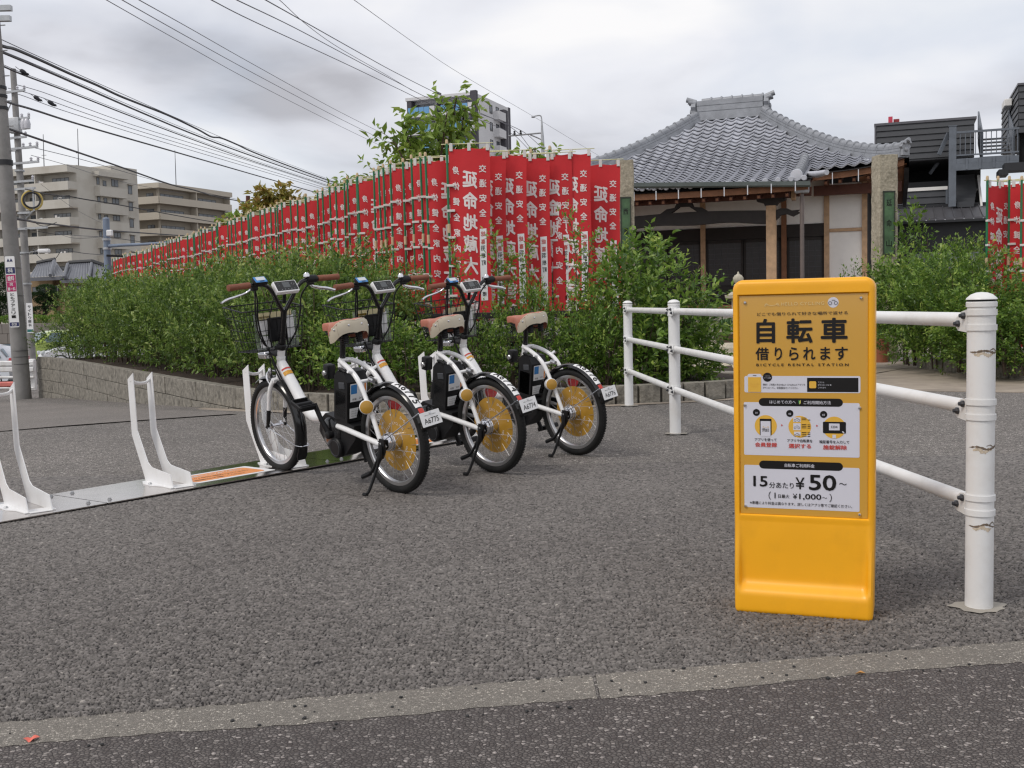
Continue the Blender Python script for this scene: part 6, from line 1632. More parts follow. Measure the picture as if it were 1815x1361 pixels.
# walls
FLZ = 0.74; WD = 1.05
def wbox(s0, s1, z0, z1, d0, d1, m, nm, par=None): return MB().box(((s0 + s1) / 2, (d0 + d1) / 2, (z0 + z1) / 2), (s1 - s0, d1 - d0, z1 - z0), TF).build(nm, m, par or temple, 0)
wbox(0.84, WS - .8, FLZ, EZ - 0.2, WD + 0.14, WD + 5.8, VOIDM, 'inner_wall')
for s in (0.90, 1.74): wbox(s - .058, s + .058, FLZ, EZ - 0.1, WD - 0.02, WD + 0.11, TIMBER, 'post')
for s in (2.71, 4.62, 6.4, 8.3): wbox(s - .058, s + .058, FLZ, EZ - 0.2, WD - 0.02, WD + 0.11, TIMBERB if s < 3 else TIMBER, 'post')
wbox(0.96, 1.68, 2.46, EZ - 0.16, WD + 0.04, WD + 0.10, PLASTER, 'plaster_panel'); wbox(0.96, 1.68, FLZ, 2.38, WD + 0.04, WD + 0.10, PLASTER, 'plaster_panel'); wbox(0.96, 1.68, 2.385, 2.455, WD + 0.0, WD + 0.10, TIMBER, 'middle_rail')
for a, b in ((1.80, 2.65), (2.77, 4.56), (4.68, 6.34), (6.46, 8.24)):
    wbox(a, b, 2.60, EZ - 0.05, WD + 0.05, WD + 0.10, PLASTER, 'plaster_panel')
    wbox(a, b, 2.30, 2.595, WD + 0.02, WD + 0.10, TIMBERD, 'carved_transom')
    n_ = max(1, round((b - a) / 0.85)); w = (b - a) / n_
    for i in range(n_):
        x0, x1 = a + w * i + .006, a + w * (i + 1) - .006
        dr = wbox(x0, x1, FLZ + .02, 2.295, WD + (0.05 if i % 2 else 0.075), WD + (0.065 if i % 2 else .09), DOORD, 'sliding_door')
        q = MB(); dd = WD + (0.04 if i % 2 else 0.065)
        for (p0, p1, p2, p3) in ((x0, x0 + .05, FLZ, 2.29), (x1 - .05, x1, FLZ, 2.29), (x0, x1, 2.22, 2.29), (x0, x1, FLZ + .42, FLZ + .48), (x0, x1, FLZ, FLZ + .07)): q.box(((p0 + p1) / 2, dd, (p2 + p3) / 2), (p1 - p0, .02, p3 - p2), TF)
        q.build('door_frame', TIMBERD, dr, 0)
        q = MB()
        for j in range(1, 5): q.box((x0 + .05 + (x1 - x0 - .1) * j / 5, dd + .003, 1.75), (.010, .008, .95), TF)
        for j in range(1, 8): q.box(((x0 + x1) / 2, dd + .003, FLZ + .48 + 1.0 * j / 8), (x1 - x0 - .1, .008, .010), TF)
        q.build('lattice', mat_grey, dr, 0)
        for j in range(3): wbox(x0 + .05, x1 - .05, FLZ + .09 + .11 * j, FLZ + .18 + .11 * j, dd - .004, dd + .01, TIMBERD, 'door_slat', dr)
wbox(0.7, WS - .6, FLZ - .12, FLZ, -0.25, WD + .3, TIMBERB, 'veranda_floor')
wbox(0.75, WS - .7, 0.0, FLZ - .12, 0.55, 1.0, CONC, 'plinth')
for i in range(4): wbox(2.6, 6.4, 0, 0.15 * (4 - i), -0.55 - .32 * (i + 1), -0.55 - .32 * i + .0, CONC, 'stone_step')
# porch: pillars, rainbow beam, carvings
for s in (2.82, 6.35):
    wbox(s - .105, s + .105, 0.62, 2.92, -0.71, -0.50, TIMBER, 'porch_pillar'); wbox(s - .16, s + .16, 0.60, 0.70, -0.76, -0.45, CONC, 'pillar_foot')
    b = MB().prism([(-.34, .20), (.34, .20), (.30, .10), (.16, .06), (.13, 0), (-.13, 0), (-.16, .06), (-.30, .10)], -.10, .10, TF @ basis((s, -0.605, 2.92), (1, 0, 0), (0, 0, 1), (0, -1, 0))); b.build('bracket', TIMBERD, temple, 0)
q = MB(); top = [(2.92 + 3.32 * i / 16, 2.82 + .05 * math.sin(math.pi * i / 16)) for i in range(17)]; bot = [(s, z - .28 - .02 * math.cos(4 * math.pi * i / 16)) for i, (s, z) in enumerate(top)]
q.prism(top + bot[::-1], -.08, .08, TF @ basis((0, -0.605, 0), (1, 0, 0), (0, 0, 1), (0, -1, 0))); q.build('rainbow_beam', TIMBERD, temple, 20)
q = MB(); q.prism([(0, 0), (-.10, .10), (-.22, .12), (-.36, .06), (-.52, .14), (-.46, .16), (-.50, .20), (-.34, .19), (-.24, .24), (-.10, .25), (0, .22)], -.07, .07, TF @ basis((2.71, -0.605, 2.60), (1, 0, 0), (0, 0, 1), (0, -1, 0))); q.build('beam_nosing', TIMBERD, temple, 20)
q = MB(); q.prism([(-.55, 0), (-.40, .10), (-.22, .12), (-.15, .26), (-.24, .32), (.24, .32), (.15, .26), (.22, .12), (.40, .10), (.55, 0), (.3, .0), (.1, .14), (-.1, .14), (-.3, 0)], -.07, .07, TF @ basis((4.75, -0.605, 2.86), (1, 0, 0), (0, 0, 1), (0, -1, 0))); q.build('frog_leg_strut', TIMBERD, temple, 20)
wbox(2.35, WS, 3.08, 3.24, -0.72, -0.49, TIMBERR, 'porch_purlin'); wbox(2.30, 2.38, 3.02, 3.28, -0.76, -0.45, TIMBER, 'purlin_end')
wbox(2.0, WS, 3.15, 3.34, -0.10, 0.05, TIMBERR, 'eave_beam'); wbox(0.10, 2.0, 3.20, 3.42, 0.62, 0.80, TIMBERR, 'eave_beam')
dp = TF @ V((2.12, -1.12, 0))
MB().cyl((dp.x, dp.y, 0.1), (dp.x, dp.y, 3.20), 0.045, n=12).build('downpipe', mat('brown_grey_pipe', lin(104, 94, 90), 0.5), temple)
MB().rbox((dp.x, dp.y, 3.22), (0.30, 0.22, 0.22), 0.03, 2, rot=M.Rotation(ang, 3, 'Z')).build('rain_head', mat('pale_rain_head', lin(150, 152, 156), 0.45), temple)

# ---- gate pillars of rough granite
def pillar(px, Y, w, rz, ztop, label, plaque, seed):
    p = at(px, 600, Y); t = thing('stone_pillar', label, 'gate pillar', (p.x, Y, 0), rz)
    b = bmesh.new(); bmesh.ops.create_cube(b, size=1); bmesh.ops.scale(b, vec=(w, w, ztop - .10), verts=b.verts)
    bmesh.ops.translate(b, vec=(0, 0, (ztop - .10) / 2), verts=b.verts)
    bmesh.ops.bevel(b, geom=[e for e in b.edges if abs(e.verts[0].co.z - e.verts[1].co.z) > .5], offset=.018, segments=1, affect='EDGES')
    bmesh.ops.subdivide_edges(b, edges=[e for e in b.edges if abs(e.verts[0].co.z - e.verts[1].co.z) > .5], cuts=46, use_grid_fill=True)
    for _ in range(3): bmesh.ops.subdivide_edges(b, edges=[e for e in b.edges if abs(e.verts[0].co.z - e.verts[1].co.z) < .01 and e.calc_length() > .045], cuts=1, use_grid_fill=True)
    tops = [v for v in b.verts if v.co.z > ztop - .101]
    from mathutils import noise
    for v in b.verts:
        n_ = noise.noise(v.co * 9 + V((seed, 0, 0))) * .010 + noise.noise(v.co * 30) * .006; dirv = V((v.co.x, v.co.y, 0)).normalized(); v.co += dirv * n_
        if v.co.z < 0.45: v.co += dirv * .05 * (0.45 - v.co.z)
    for v in tops:
        k = 1 - max(abs(v.co.x), abs(v.co.y)) / (w / 2); v.co.z += .10 * max(0, min(1, k + .15)) + 0.01 * noise.noise(v.co * 14)
    q = MB(); b.verts.index_update(); q.add([v.co for v in b.verts], [tuple(v.index for v in f.verts) for f in b.faces]); b.free()
    q.build('shaft', STONE, t, 40)
    z0, z1, wd, txt = plaque
    pm = basis((0, -w / 2 - .012, (z0 + z1) / 2), (1, 0, 0), (0, 0, 1), (0, -1, 0)); h = z1 - z0
    pl = MB().prism(rrect(-wd / 2, -h / 2, wd / 2, h / 2, .004), -.02, .006, pm).build('plaque', COPPER, t, 0)
    fr = MB()
    for (cx, cy, ww, hh) in ((0, h / 2, wd + .02, .018), (0, -h / 2, wd + .02, .018), (-wd / 2, 0, .016, h), (wd / 2, 0, .016, h)): fr.box((cx, cy, .006), (ww, hh, .012), pm)
    fr.build('plaque_frame', mat_bronze, pl, 0)
    q = MB()
    for ch, fy in txt: text_fit(q, ch, 0, h * (0.5 - fy), w=wd * .50, h=wd * .62, bold=.02, z=.0075, m=pm)
    q.build('lettering', INK, pl, 0, fix=False); return t
mat_bronze = mat('dark_bronze', lin(52, 58, 48), 0.6, var=.2)
pillar(1112, 15.4, 0.245, R(-4), 2.96, 'rough stone gate pillar at the end of the red banners, half hidden by the large bush', (1.45, 2.35, .135, (('西', .22), ('運', .52), ('寺', .8))), 1)
pillar(1567, 14.5, 0.265, R(4), 2.83, 'rough stone gate pillar standing behind the right upper corner of the yellow sign', (1.43, 2.26, .150, (('延', .18), ('命', .50), ('山', .82))), 5)
# ---- stone lantern
p = at(1309, 560, 18.0); lan = thing('stone_lantern', 'small pale granite lantern peeping out behind the upper left corner of the yellow sign', 'lantern', (p.x, 18.0, 0), R(12))
def hexl(prof, nm, n=6): return MB().lathe(prof, n).build(nm, LANT, lan, 20 if n == 6 else 40)
hexl([(0, 0), (.26, 0), (.26, .07), (.20, .13), (.13, .15)], 'base'); hexl([(.085, .14), (.075, .35), (.085, .56)], 'shaft', 16); hexl([(.10, .56), (.19, .63), (.19, .68), (.13, .69)], 'platform')
hexl([(.12, .69), (.125, .88), (.10, .89)], 'fire_box'); hexl([(.16, .885), (.235, .90), (.245, .955), (.20, .95), (.10, 1.02), (.065, 1.08), (.0, 1.09)], 'cap')
hexl([(.075, 1.08), (.075, 1.12), (.05, 1.14), (.085, 1.19), (.088, 1.235), (.06, 1.275), (.02, 1.30), (.012, 1.33), (0, 1.345)], 'finial', 16)

# ================================================================ CHARCOAL BUILDING BEHIND
BP0 = V((12.6, 33.0, 0)); BF = basis(BP0, TA, -TN, V((0, 0, 1)))       # s to the right, d back, z
def bsz(px, py, d=0.0):
    w = onplane(px, py, BP0 - TN * d, TN); l = BF.inverted() @ w; return l.x, l.z
bld = thing('charcoal_building', 'charcoal clad building with an outside steel staircase behind the temple on the right', 'building')
def bbox(s0, s1, z0, z1, d0, d1, m, nm, par=None): return MB().box(((s0 + s1) / 2, (d0 + d1) / 2, (z0 + z1) / 2), (s1 - s0, d1 - d0, z1 - z0), BF).build(nm, m, par or bld, 0)
def planks(s0, s1, z0, z1, d, n_, nm='plank', th=.05):
    h = (z1 - z0) / n_
    for i in range(n_):
        q = MB(); a, b = z0 + h * i + .012, z0 + h * (i + 1)
        q.prism([(0, a), (0, b), (-.012, b), (-.045, a)], s0, s1, BF @ basis((0, d, 0), (0, 1, 0), (0, 0, 1), (1, 0, 0))); q.build(nm, SIDING, bld, 0)
    bbox(s0 + .01, s1 - .01, z0, z1, d + .001, d + .12, VOIDM, 'backing')
sa, _ = bsz(1553, 250); sb, _ = bsz(1727, 240); _, zt1 = bsz(1640, 217); _, zb1 = bsz(1640, 281)
planks(sa, sb, zb1, zt1, 0, 6); bbox(sa - .06, sb + .06, zt1, zt1 + .07, -.05, 5.0, ROOFMET, 'coping'); bbox(sa - .05, sa, zb1, zt1, -.05, 0.1, ROOFMET, 'corner_trim')
bbox(sa, sb, zb1 - .05, zb1, -.03, 5.0, DKMETAL, 'soffit'); bbox(sa, sb, zb1, zt1, .13, 5.0, SIDING, 'upper_wall')
s2, _ = bsz(1590, 330, 3); s3, _ = bsz(1738, 330, 3); _, zl = bsz(1640, 333, 3.0)
bbox(s2 - .6, s3, zl - .6, zb1 - .05, 3.0, 3.3, VOIDM, 'void_shade_wall'); bbox(sa, sb + .2, zb1 - .9, zb1 - .6, 1.0, 3.0, DKMETAL, 'beam')  # near-black sheet paints the shade of the open void
s4, _ = bsz(1590, 355); s5, _ = bsz(1676, 355); _, z4 = bsz(1640, 338); _, z5 = bsz(1640, 374)
planks(s4, s5, z5, z4, 0, 3); bbox(s4, s5 + .05, z4, z4 + .10, -.06, .12, PLASTER, 'parapet_cap'); bbox(s5, s5 + .06, z5, z4 + .08, -.05, .4, GREYST, 'corner_trim')
s6, zc1 = bsz(1682, 225, -.6); s7, zc0 = bsz(1694, 366, -.6)
for dd in (-.70, -.50): bbox(s6, s7, zc0, zc1, dd - .012, dd + .012, GREYST, 'column_flange')
bbox((s6 + s7) / 2 - .01, (s6 + s7) / 2 + .01, zc0, zc1, -.70, -.50, GREYST, 'column_web'); bbox(s6 - .02, s7 + .02, zc1, zc1 + .02, -.73, -.47, GREYST, 'column_cap')
q = MB(); a, b = bsz(1681, 236, -.5), bsz(1664, 274, -.5); q.tube([BF @ V((a[0], -.5, a[1])), BF @ V((b[0], -.5, b[1]))], .07, 4); q.build('brace', GREYST, bld, 0)
q = MB(); a, b = bsz(1668, 280, 1), bsz(1648, 308, 1); q.tube([BF @ V((a[0], 1, a[1])), BF @ V((b[0], 1, b[1]))], .06, 4); q.build('brace', GREYST, bld, 0)
# landing with railing
sl0, zr = bsz(1694, 236, -.6); sl1, _ = bsz(1806, 236, -.6); _, zl0 = bsz(1745, 300, -.6); _, zl1 = bsz(1745, 279, -.6); _, zr = bsz(1745, 232, -.6)
land = bbox(sl0, sl1, zl0, (zl0 + zl1) / 2 + .02, -.72, -.60, GREYST, 'landing_beam'); bbox(sl0, sl1, (zl0 + zl1) / 2 + .025, zl1, -.70, 1.0, GREYST, 'landing_plate')
for s in np.linspace(sl0 + .3, sl1 - .3, 4): bbox(s - .03, s + .03, zl0 + .02, zl1, -.74, -.72, GREYST, 'stiffener', land)
rail = bbox(sl0, sl1, zr - .03, zr + .03, -.70, -.64, GREYST, 'handrail'); bbox(sl0, sl1, zl1 + .08, zl1 + .12, -.69, -.65, GREYST, 'bottom_rail', rail)
bm1 = MB().box((0, 0, 0), (.022, .022, zr - zl1 - .1)).mesh('baluster', GREYST, 0)
for s in np.arange(sl0 + .12, sl1, .14): inst('baluster', bm1, rail, mat=BF @ XF((s, -.67, (zr + zl1) / 2 + .03)))
# stairs: a flight up behind the railing and a flight down beside the column
su0, zu0 = bsz(1741, 278, 1.2); su1, _ = bsz(1790, 278, 1.2)
for i in range(7):
    bbox(su0, su1, zl1 + .14 * i + .02, zl1 + .14 * i + .05, .6 + .24 * i, .86 + .24 * i, GREYST, 'stair_tread')
for s in (su0 - .05, su1 + .05):
    q = MB(); q.prism([(.4, zl1 - .05), (.7, zl1 - .05), (2.2, zl1 + .75), (2.2, zl1 + 1.0), (2.0, zl1 + 1.0), (.4, zl1 + .2)], -.02, .02, BF @ basis((s, 0, 0), (0, 1, 0), (0, 0, 1), (1, 0, 0))); q.build('stringer', GREYST, bld, 0)
    q = MB(); q.tube([BF @ V((s, .45, zl1 + .85)), BF @ V((s, 2.2, zl1 + 1.75))], .03, 6); q.prism([(.5, zl1 + .25), (2.15, zl1 + 1.05), (2.15, zl1 + 1.65), (.5, zl1 + .78)], -.006, .006, BF @ basis((s, 0, 0), (0, 1, 0), (0, 0, 1), (1, 0, 0))); q.tube([BF @ V((s, .45, zl1 + .1)), BF @ V((s, .45, zl1 + .85))], .025, 6)
    q.tube([BF @ V((s, 2.2, zl1 + .9)), BF @ V((s, 2.2, zl1 + 1.75))], .025, 6); q.build('stair_rail', GREYST, bld, 0)
sd0, _ = bsz(1695, 330, -.3); sd1, _ = bsz(1733, 330, -.3); _, zd0 = bsz(1715, 368, -.3); _, zd1 = bsz(1715, 303, -.3); n_ = 9
for i in range(n_): bbox(sd0, sd1 - .07 * (i < 4) * (4 - i) * .4, zd0 + (zd1 - zd0) * i / n_, zd0 + (zd1 - zd0) * i / n_ + .16, -.6 + .22 * i, -.4 + .22 * i, SIDING, 'stair_tread')
q = MB(); q.tube([BF @ V((sd1 + .1, -.5, zd0)), BF @ V((sd1 + .06, .4, zd0 + 1.0))], .035, 6); q.build('stair_rail', PLASTER, bld, 0)
# low lean-to roof in seamed metal with a dark wall below
sr0, _ = bsz(1560, 385, -2.2); sr1, _ = bsz(1830, 380, -2.2); _, ze = bsz(1640, 388, -2.2); _, zh = bsz(1640, 368, -.2)
nP = 16
for i in range(nP):
    a, b = sr0 + (sr1 - sr0) * i / nP, sr0 + (sr1 - sr0) * (i + 1) / nP
    q = MB(); q.add([(a + .015, -2.2, ze), (b - .015, -2.2, ze), (b - .015, -.2, zh), (a + .015, -.2, zh), (a + .015, -2.2, ze - .05), (b - .015, -2.2, ze - .05), (b - .015, -.2, zh - .05), (a + .015, -.2, zh - .05)], [(0, 1, 2, 3), (4, 7, 6, 5), (0, 4, 5, 1), (1, 5, 6, 2), (2, 6, 7, 3), (3, 7, 4, 0)], BF); q.build('roof_panel', ROOFMET, bld, 0)
    q = MB(); q.add([(b - .012, -2.21, ze - .04), (b + .012, -2.21, ze - .04), (b + .012, -2.21, ze + .035), (b - .012, -2.21, ze + .035), (b - .012, -.2, zh - .04), (b + .012, -.2, zh - .04), (b + .012, -.2, zh + .035), (b - .012, -.2, zh + .035)], [(0, 1, 2, 3), (7, 6, 5, 4), (0, 4, 5, 1), (3, 2, 6, 7), (0, 3, 7, 4), (1, 5, 6, 2)], BF); q.build('roof_seam', ROOFMET, bld, 0)
bbox(sr0, sr1, -.3, ze - .08, -1.9, -1.7, DKMETAL, 'lower_wall'); bbox(sr0, sr1, ze - .12, ze - .05, -2.24, -2.14, DKMETAL, 'eave_gutter'); bbox(sr0, sr1, zh - .02, zh + .08, -.22, -.1, DKMETAL, 'flashing')
for px in (1655, 1712): s_, z_ = bsz(px, 440, -1.9); bbox(s_ - .55, s_ + .35, 1.0, 2.05, -1.93, -1.90, GLASSW, 'window')
s8, _ = bsz(1778, 300, -1.2); bbox(s8, s8 + 3, bsz(1790, 305, -1.2)[1], bsz(1790, 291, -1.2)[1], -1.6, -.9, DKMETAL, 'canopy'); bbox(s8 - .15, s8 + .1, bsz(1790, 312, -1.2)[1], bsz(1790, 302, -1.2)[1], -1.7, -.8, DKMETAL, 'canopy_end')
# taller block at the right edge
st0, _ = bsz(1806, 200, -.3); _, zt0 = bsz(1810, 236, -.3); _, ztt = bsz(1810, 151, -.3)
planks(st0, st0 + 3.0, zt0, ztt, -.3, 7)
q_n = 7
for i in range(q_n):
    h = (ztt - zt0) / q_n; a, b = zt0 + h * i + .012, zt0 + h * (i + 1); q = MB(); q.prism([(0, a), (0, b), (-.012, b), (-.04, a)], -.3, 5.0, BF @ basis((st0, 0, 0), (1, 0, 0), (0, 0, 1), (0, 1, 0))); q.build('plank', SIDING, bld, 0)
bbox(st0 + .01, st0 + 3, zt0, ztt, -.18, 5, SIDING, 'upper_wall'); bbox(st0 - .05, st0 + 3, ztt, ztt + .06, -.36, 5, ROOFMET, 'coping'); bbox(st0 - .03, st0 + .03, zl1, zt0, -.2, -.1, DKMETAL, 'column'); bbox(st0 + .02, st0 + 3, zl0, zt0, -.05, .2, VOIDM, 'void_shade_wall')
q = MB(); q.rbox((st0 - .16, 1.6, zt0 + 1.15), (.22, .9, .22), .02, 1, m=BF); q.build('wall_unit', PLASTER, bld, 20)
# small red box on the roof line
a, b = bsz(1574, 215, 6), bsz(1591, 215, 6); z_a = bsz(1582, 224, 6)[1]; z_b = bsz(1582, 207, 6)[1]
rb = thing('red_roof_box', 'small red box standing on the flat roof of the charcoal building', 'roof box')
REDBX = mat('red_box_paint', lin(196, 62, 84), 0.6)
MB().box(((a[0] + b[0]) / 2 - .08, 6.2, (z_a + z_b) / 2 - .2), (b[0] - a[0] - .18, .6, z_b - z_a + .4), BF).build('body', REDBX, rb, 0)
MB().box((b[0] - .04, 6.3, (z_a + z_b) / 2 - .22), (.2, .4, z_b - z_a + .3), BF).build('side_box', mat('dark_red_box', lin(140, 48, 50), 0.6), rb, 0)
# ================================================================ FAR BUILDINGS
def frame_at(px, Y, k=0.40):
    p = at(px, 500, Y); b = V((k, 1, 0)).normalized(); a = V((-1, k, 0)).normalized()      # a: front running left, b: side running back right
    return p, a, b
def along(px, py, P0, u):                       # distance along u from P0, and height, of a pixel on that vertical plane
    nn = V((-u.y, u.x, 0)); w = onplane(px, py, P0, nn); return (w - V((P0.x, P0.y, 0))).dot(u), w.z
def fbox(P0, a, b, s0, s1, t0, t1, z0, z1, m, nm, par):
    return MB().box(((s0 + s1) / 2, (t0 + t1) / 2, (z0 + z1) / 2), (s1 - s0, t1 - t0, z1 - z0), basis((P0.x, P0.y, 0), a, b, (0, 0, 1))).build(nm, m, par, 0)
def win(P0, a, b, face, s0, s1, z0, z1, par, proud=0.06, panes=2, hood=False, sill=True):
    """window on face 'a' (front, outward -b) or 'b' (side, outward -a)"""
    T = basis((P0.x, P0.y, 0), a, b, (0, 0, 1))
    def bx(x0, x1, o0, o1, q0, q1, q):
        if face == 'a': q.box(((x0 + x1) / 2, -(o0 + o1) / 2, (q0 + q1) / 2), (x1 - x0, o1 - o0, q1 - q0), T)
        else: q.box((-(o0 + o1) / 2, (x0 + x1) / 2, (q0 + q1) / 2), (o1 - o0, x1 - x0, q1 - q0), T)
    fr = MB(); e = 0.07
    for (x0, x1, q0, q1) in ((s0, s1, z1 - e, z1), (s0, s1, z0, z0 + e), (s0, s0 + e, z0 + e, z1 - e), (s1 - e, s1, z0 + e, z1 - e)): bx(x0, x1, 0, proud, q0, q1, fr)
    for i in range(1, panes): x = s0 + (s1 - s0) * i / panes; bx(x - .035, x + .035, 0, proud, z0 + e, z1 - e, fr)
    f = fr.build('window', FRAMEW, par, 0)
    for i in range(panes):
        g = MB(); bx(s0 + (s1 - s0) * i / panes + .03, s0 + (s1 - s0) * (i + 1) / panes - .03, 0.002, 0.02 + .012 * (i % 2), z0 + .03, z1 - .03, g); g.build('pane', GLASSW, f, 0)
    if hood: g = MB(); bx(s0 - .25, s1 + .25, 0, .5, z1 + .1, z1 + .22, g); g.build('hood', par['_m'] if '_m' in par else APT, f, 0)
def floors_z(P0, px, y_top, n, pitch, Y): pass

# ---- left apartment block
P0, a, b = frame_at(132, 176)
F = 176 / 1900.0
zr = at(132, 291, 176).z; fh = 31.2 * F
A1 = thing('apartment_block', 'beige seven storey apartment block with long balconies behind the two utility poles', 'building')
La = along(-40, 400, P0, a)[0]; Lb = along(248, 400, P0, b)[0]
RC_ = 1.7
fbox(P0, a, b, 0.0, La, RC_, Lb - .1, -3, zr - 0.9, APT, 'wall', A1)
fbox(P0, a, b, -0.0, La, -0.25, RC_ - .004, zr - 1.15, zr, APT, 'roof_slab', A1); fbox(P0, a, b, 0.0, La, RC_, Lb - .1, zr - 0.9, zr + 0.1, APT, 'parapet', A1)
s_r0, _ = along(168, 310, P0, b), None
sides = lambda px, py=380: along(px, py, P0, b)[0]
for fl in range(7):
    zf = zr - 1.15 - fh * fl                     # underside of the slab above
    zp1 = zf - 17.5 * F * .92; zp0 = zp1 - 15.2 * F
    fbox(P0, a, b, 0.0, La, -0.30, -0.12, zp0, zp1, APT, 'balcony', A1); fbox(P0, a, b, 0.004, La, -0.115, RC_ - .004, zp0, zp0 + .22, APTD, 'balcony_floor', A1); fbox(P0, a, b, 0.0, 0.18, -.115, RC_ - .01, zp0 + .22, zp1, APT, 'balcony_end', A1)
    for s0, s1, n_ in ((1.6, 5.2, 4), (8.4, 10.2, 2), (11.5, 14.6, 3), (17, 20, 3)):
        if s1 < La: win(V((P0.x, P0.y, 0)) + b * RC_, a, b, 'a', s0, s1, zp0 + .3, zp0 + 2.25, A1, .05, n_)
    for s in (7.2, 10.9, 15.9):
        if s < La: fbox(P0, a, b, s - .09, s + .09, -.1, RC_ - .01, zp0 + .22, zf, APT, 'partition', A1)
    rl = random.Random(fl)
    for _ in range(3):
        s_ = rl.uniform(1.4, 6.6); fbox(P0, a, b, s_, s_ + rl.uniform(.35, .9), .35, .40, zp1 - .25, zp1 + rl.uniform(.15, .5), rl.choice((PAPER, PAPER, TABW, GREYST)), 'laundry', A1)
    fbox(P0, a, b, .5, 1.25, .9, 1.25, zp0 + .23, zp0 + .85, PAPER, 'air_conditioner', A1)
    # side face: service balcony and small windows
    x0, x1 = sides(170), sides(219)
    fbox(P0, a, b, -1.15, -0.004, x0, x1, zp0 - .55, zp1 - .35, APT, 'balcony', A1)
    for (p0, p1, hgt, zc) in ((174, 179, 1.2, .75), (185, 191, .9, .65), (200, 212, 1.2, .75)): win(V((P0.x, P0.y, 0)), a, b, 'b', sides(p0), sides(p1), zp1 + zc - .75, zp1 + zc + hgt - .75, A1, .05, 2 if p1 - p0 > 8 else 1)
    win(V((P0.x, P0.y, 0)), a, b, 'b', sides(229), sides(236), zp1 - .95, zp1 + .55, A1, .05, 1, True)
fbox(P0, a, b, -1.3, -.004, sides(168), sides(222), zr - 1.3, zr - .55, APT, 'service_canopy', A1)
fbox(P0, a, b, 0.0, 6.0, sides(222) - 3, Lb - .1, zr + .1, zr + .9, APT, 'roof_house', A1)
for px, ytop, ybot in ((78, 238, 300), (139, 228, 296)):
    p = at(px, ybot, 186); q = MB(); q.tube([p - V((0, 0, 1)), at(px - 1.5, ytop, 186)], [.09, .05], 6); q.tube([at(px, ybot - 25, 186) + V((-.4, 0, 0)), at(px, ybot - 25, 186) + V((.4, 0, 0))], .05, 4); q.build('antenna', DKMETAL, A1, 0)
# ---- second block
P0, a, b = frame_at(289, 204); F = 204 / 1900.0; zr = at(289, 323, 204).z; fh = 28.0 * F
A2 = thing('apartment_block', 'lower grey beige apartment block with wrap-round balconies right of the tall block', 'building')
La, Lb = along(240, 400, P0, a)[0], along(411, 400, P0, b)[0]
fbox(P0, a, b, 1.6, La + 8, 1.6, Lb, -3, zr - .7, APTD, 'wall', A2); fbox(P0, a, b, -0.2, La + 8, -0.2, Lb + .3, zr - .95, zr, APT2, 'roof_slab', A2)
for fl in range(6):
    zf = zr - .95 - fh * fl; zp1 = zf - 14.5 * F; zp0 = zp1 - 12.6 * F
    fbox(P0, a, b, 0.0, La + 8, -.2, 0.0, zp0, zp1, APT2, 'balcony', A2); fbox(P0, a, b, -.2, -.004, 0.004, Lb, zp0, zp1, APT2, 'balcony', A2)
    fbox(P0, a, b, 0.004, La + 8, 0.004, Lb, zp0, zp0 + .2, APTD, 'balcony_floor', A2)
    Q = V((P0.x, P0.y, 0)) + a * 1.6; L2 = Lb
    for t0, t1, n_ in ((.03, .36, 5), (.58, .86, 4)): win(Q, a, b, 'b', 1.6 + (L2 - 1.6) * t0, 1.6 + (L2 - 1.6) * t1, zp0 + .25, zp0 + 2.1, A2, .05, n_)
    win(V((P0.x, P0.y, 0)) + b * 1.6, a, b, 'a', 2.6, 4.3, zp0 + 1.1, zp0 + 2.2, A2, .05, 2)
    for t in (.50, .985): fbox(P0, a, b, -.0, 1.59, L2 * t - .12, L2 * t + .12, zp0 + .2, zf, APT2, 'partition', A2)
    fbox(P0, a, b, 1.2, 1.59, 1.2, 1.59, zp0 + .2, zf, APT2, 'corner_column', A2)
p = at(312, 330, 214); q = MB(); q.tube([p - V((0, 0, 1.5)), at(310, 266, 214)], [.10, .05], 6); q.build('antenna', DKMETAL, A2, 0)
# ---- white tower behind the young tree
P0, a, b = frame_at(852, 175, 0.37); F = 175 / 1900.0; zr = at(852, 162, 175).z; fh = 31.0 * F
A3 = thing('apartment_tower', 'white and charcoal apartment tower with blue glass balconies behind the young tree', 'building')
La, Lb = along(722, 200, P0, a)[0], along(901, 200, P0, b)[0]
fbox(P0, a, b, 0.9, La, 1.5, Lb - .06, -3, zr - .3, TOWW, 'wall', A3); fbox(P0, a, b, 0.0, .9, 0, Lb - .06, -3, zr - .2, TOWW, 'wall', A3); fbox(P0, a, b, -.06, 0.95, -0.1, 0.7, -3, zr + .25, TOWD, 'corner_wall', A3)
fbox(P0, a, b, -.06, 1.2, Lb - .05, Lb + .9, -3, zr - .1, TOWD, 'corner_wall', A3); fbox(P0, a, b, .96, La + .2, -.2, Lb, zr - .5, zr, TOWW, 'roof_slab', A3)
tt = lambda px: along(px, 210, P0, a)[0]; ts = lambda px: along(px, 210, P0, b)[0]
fbox(P0, a, b, tt(777), tt(779) + .3, -.3, 1.5, zr - 18, zr + .6, TOWD, 'dividing_wall', A3); fbox(P0, a, b, La - .8, La, -.1, 1.49, zr - 30, zr - .51, TOWD, 'end_wall', A3)
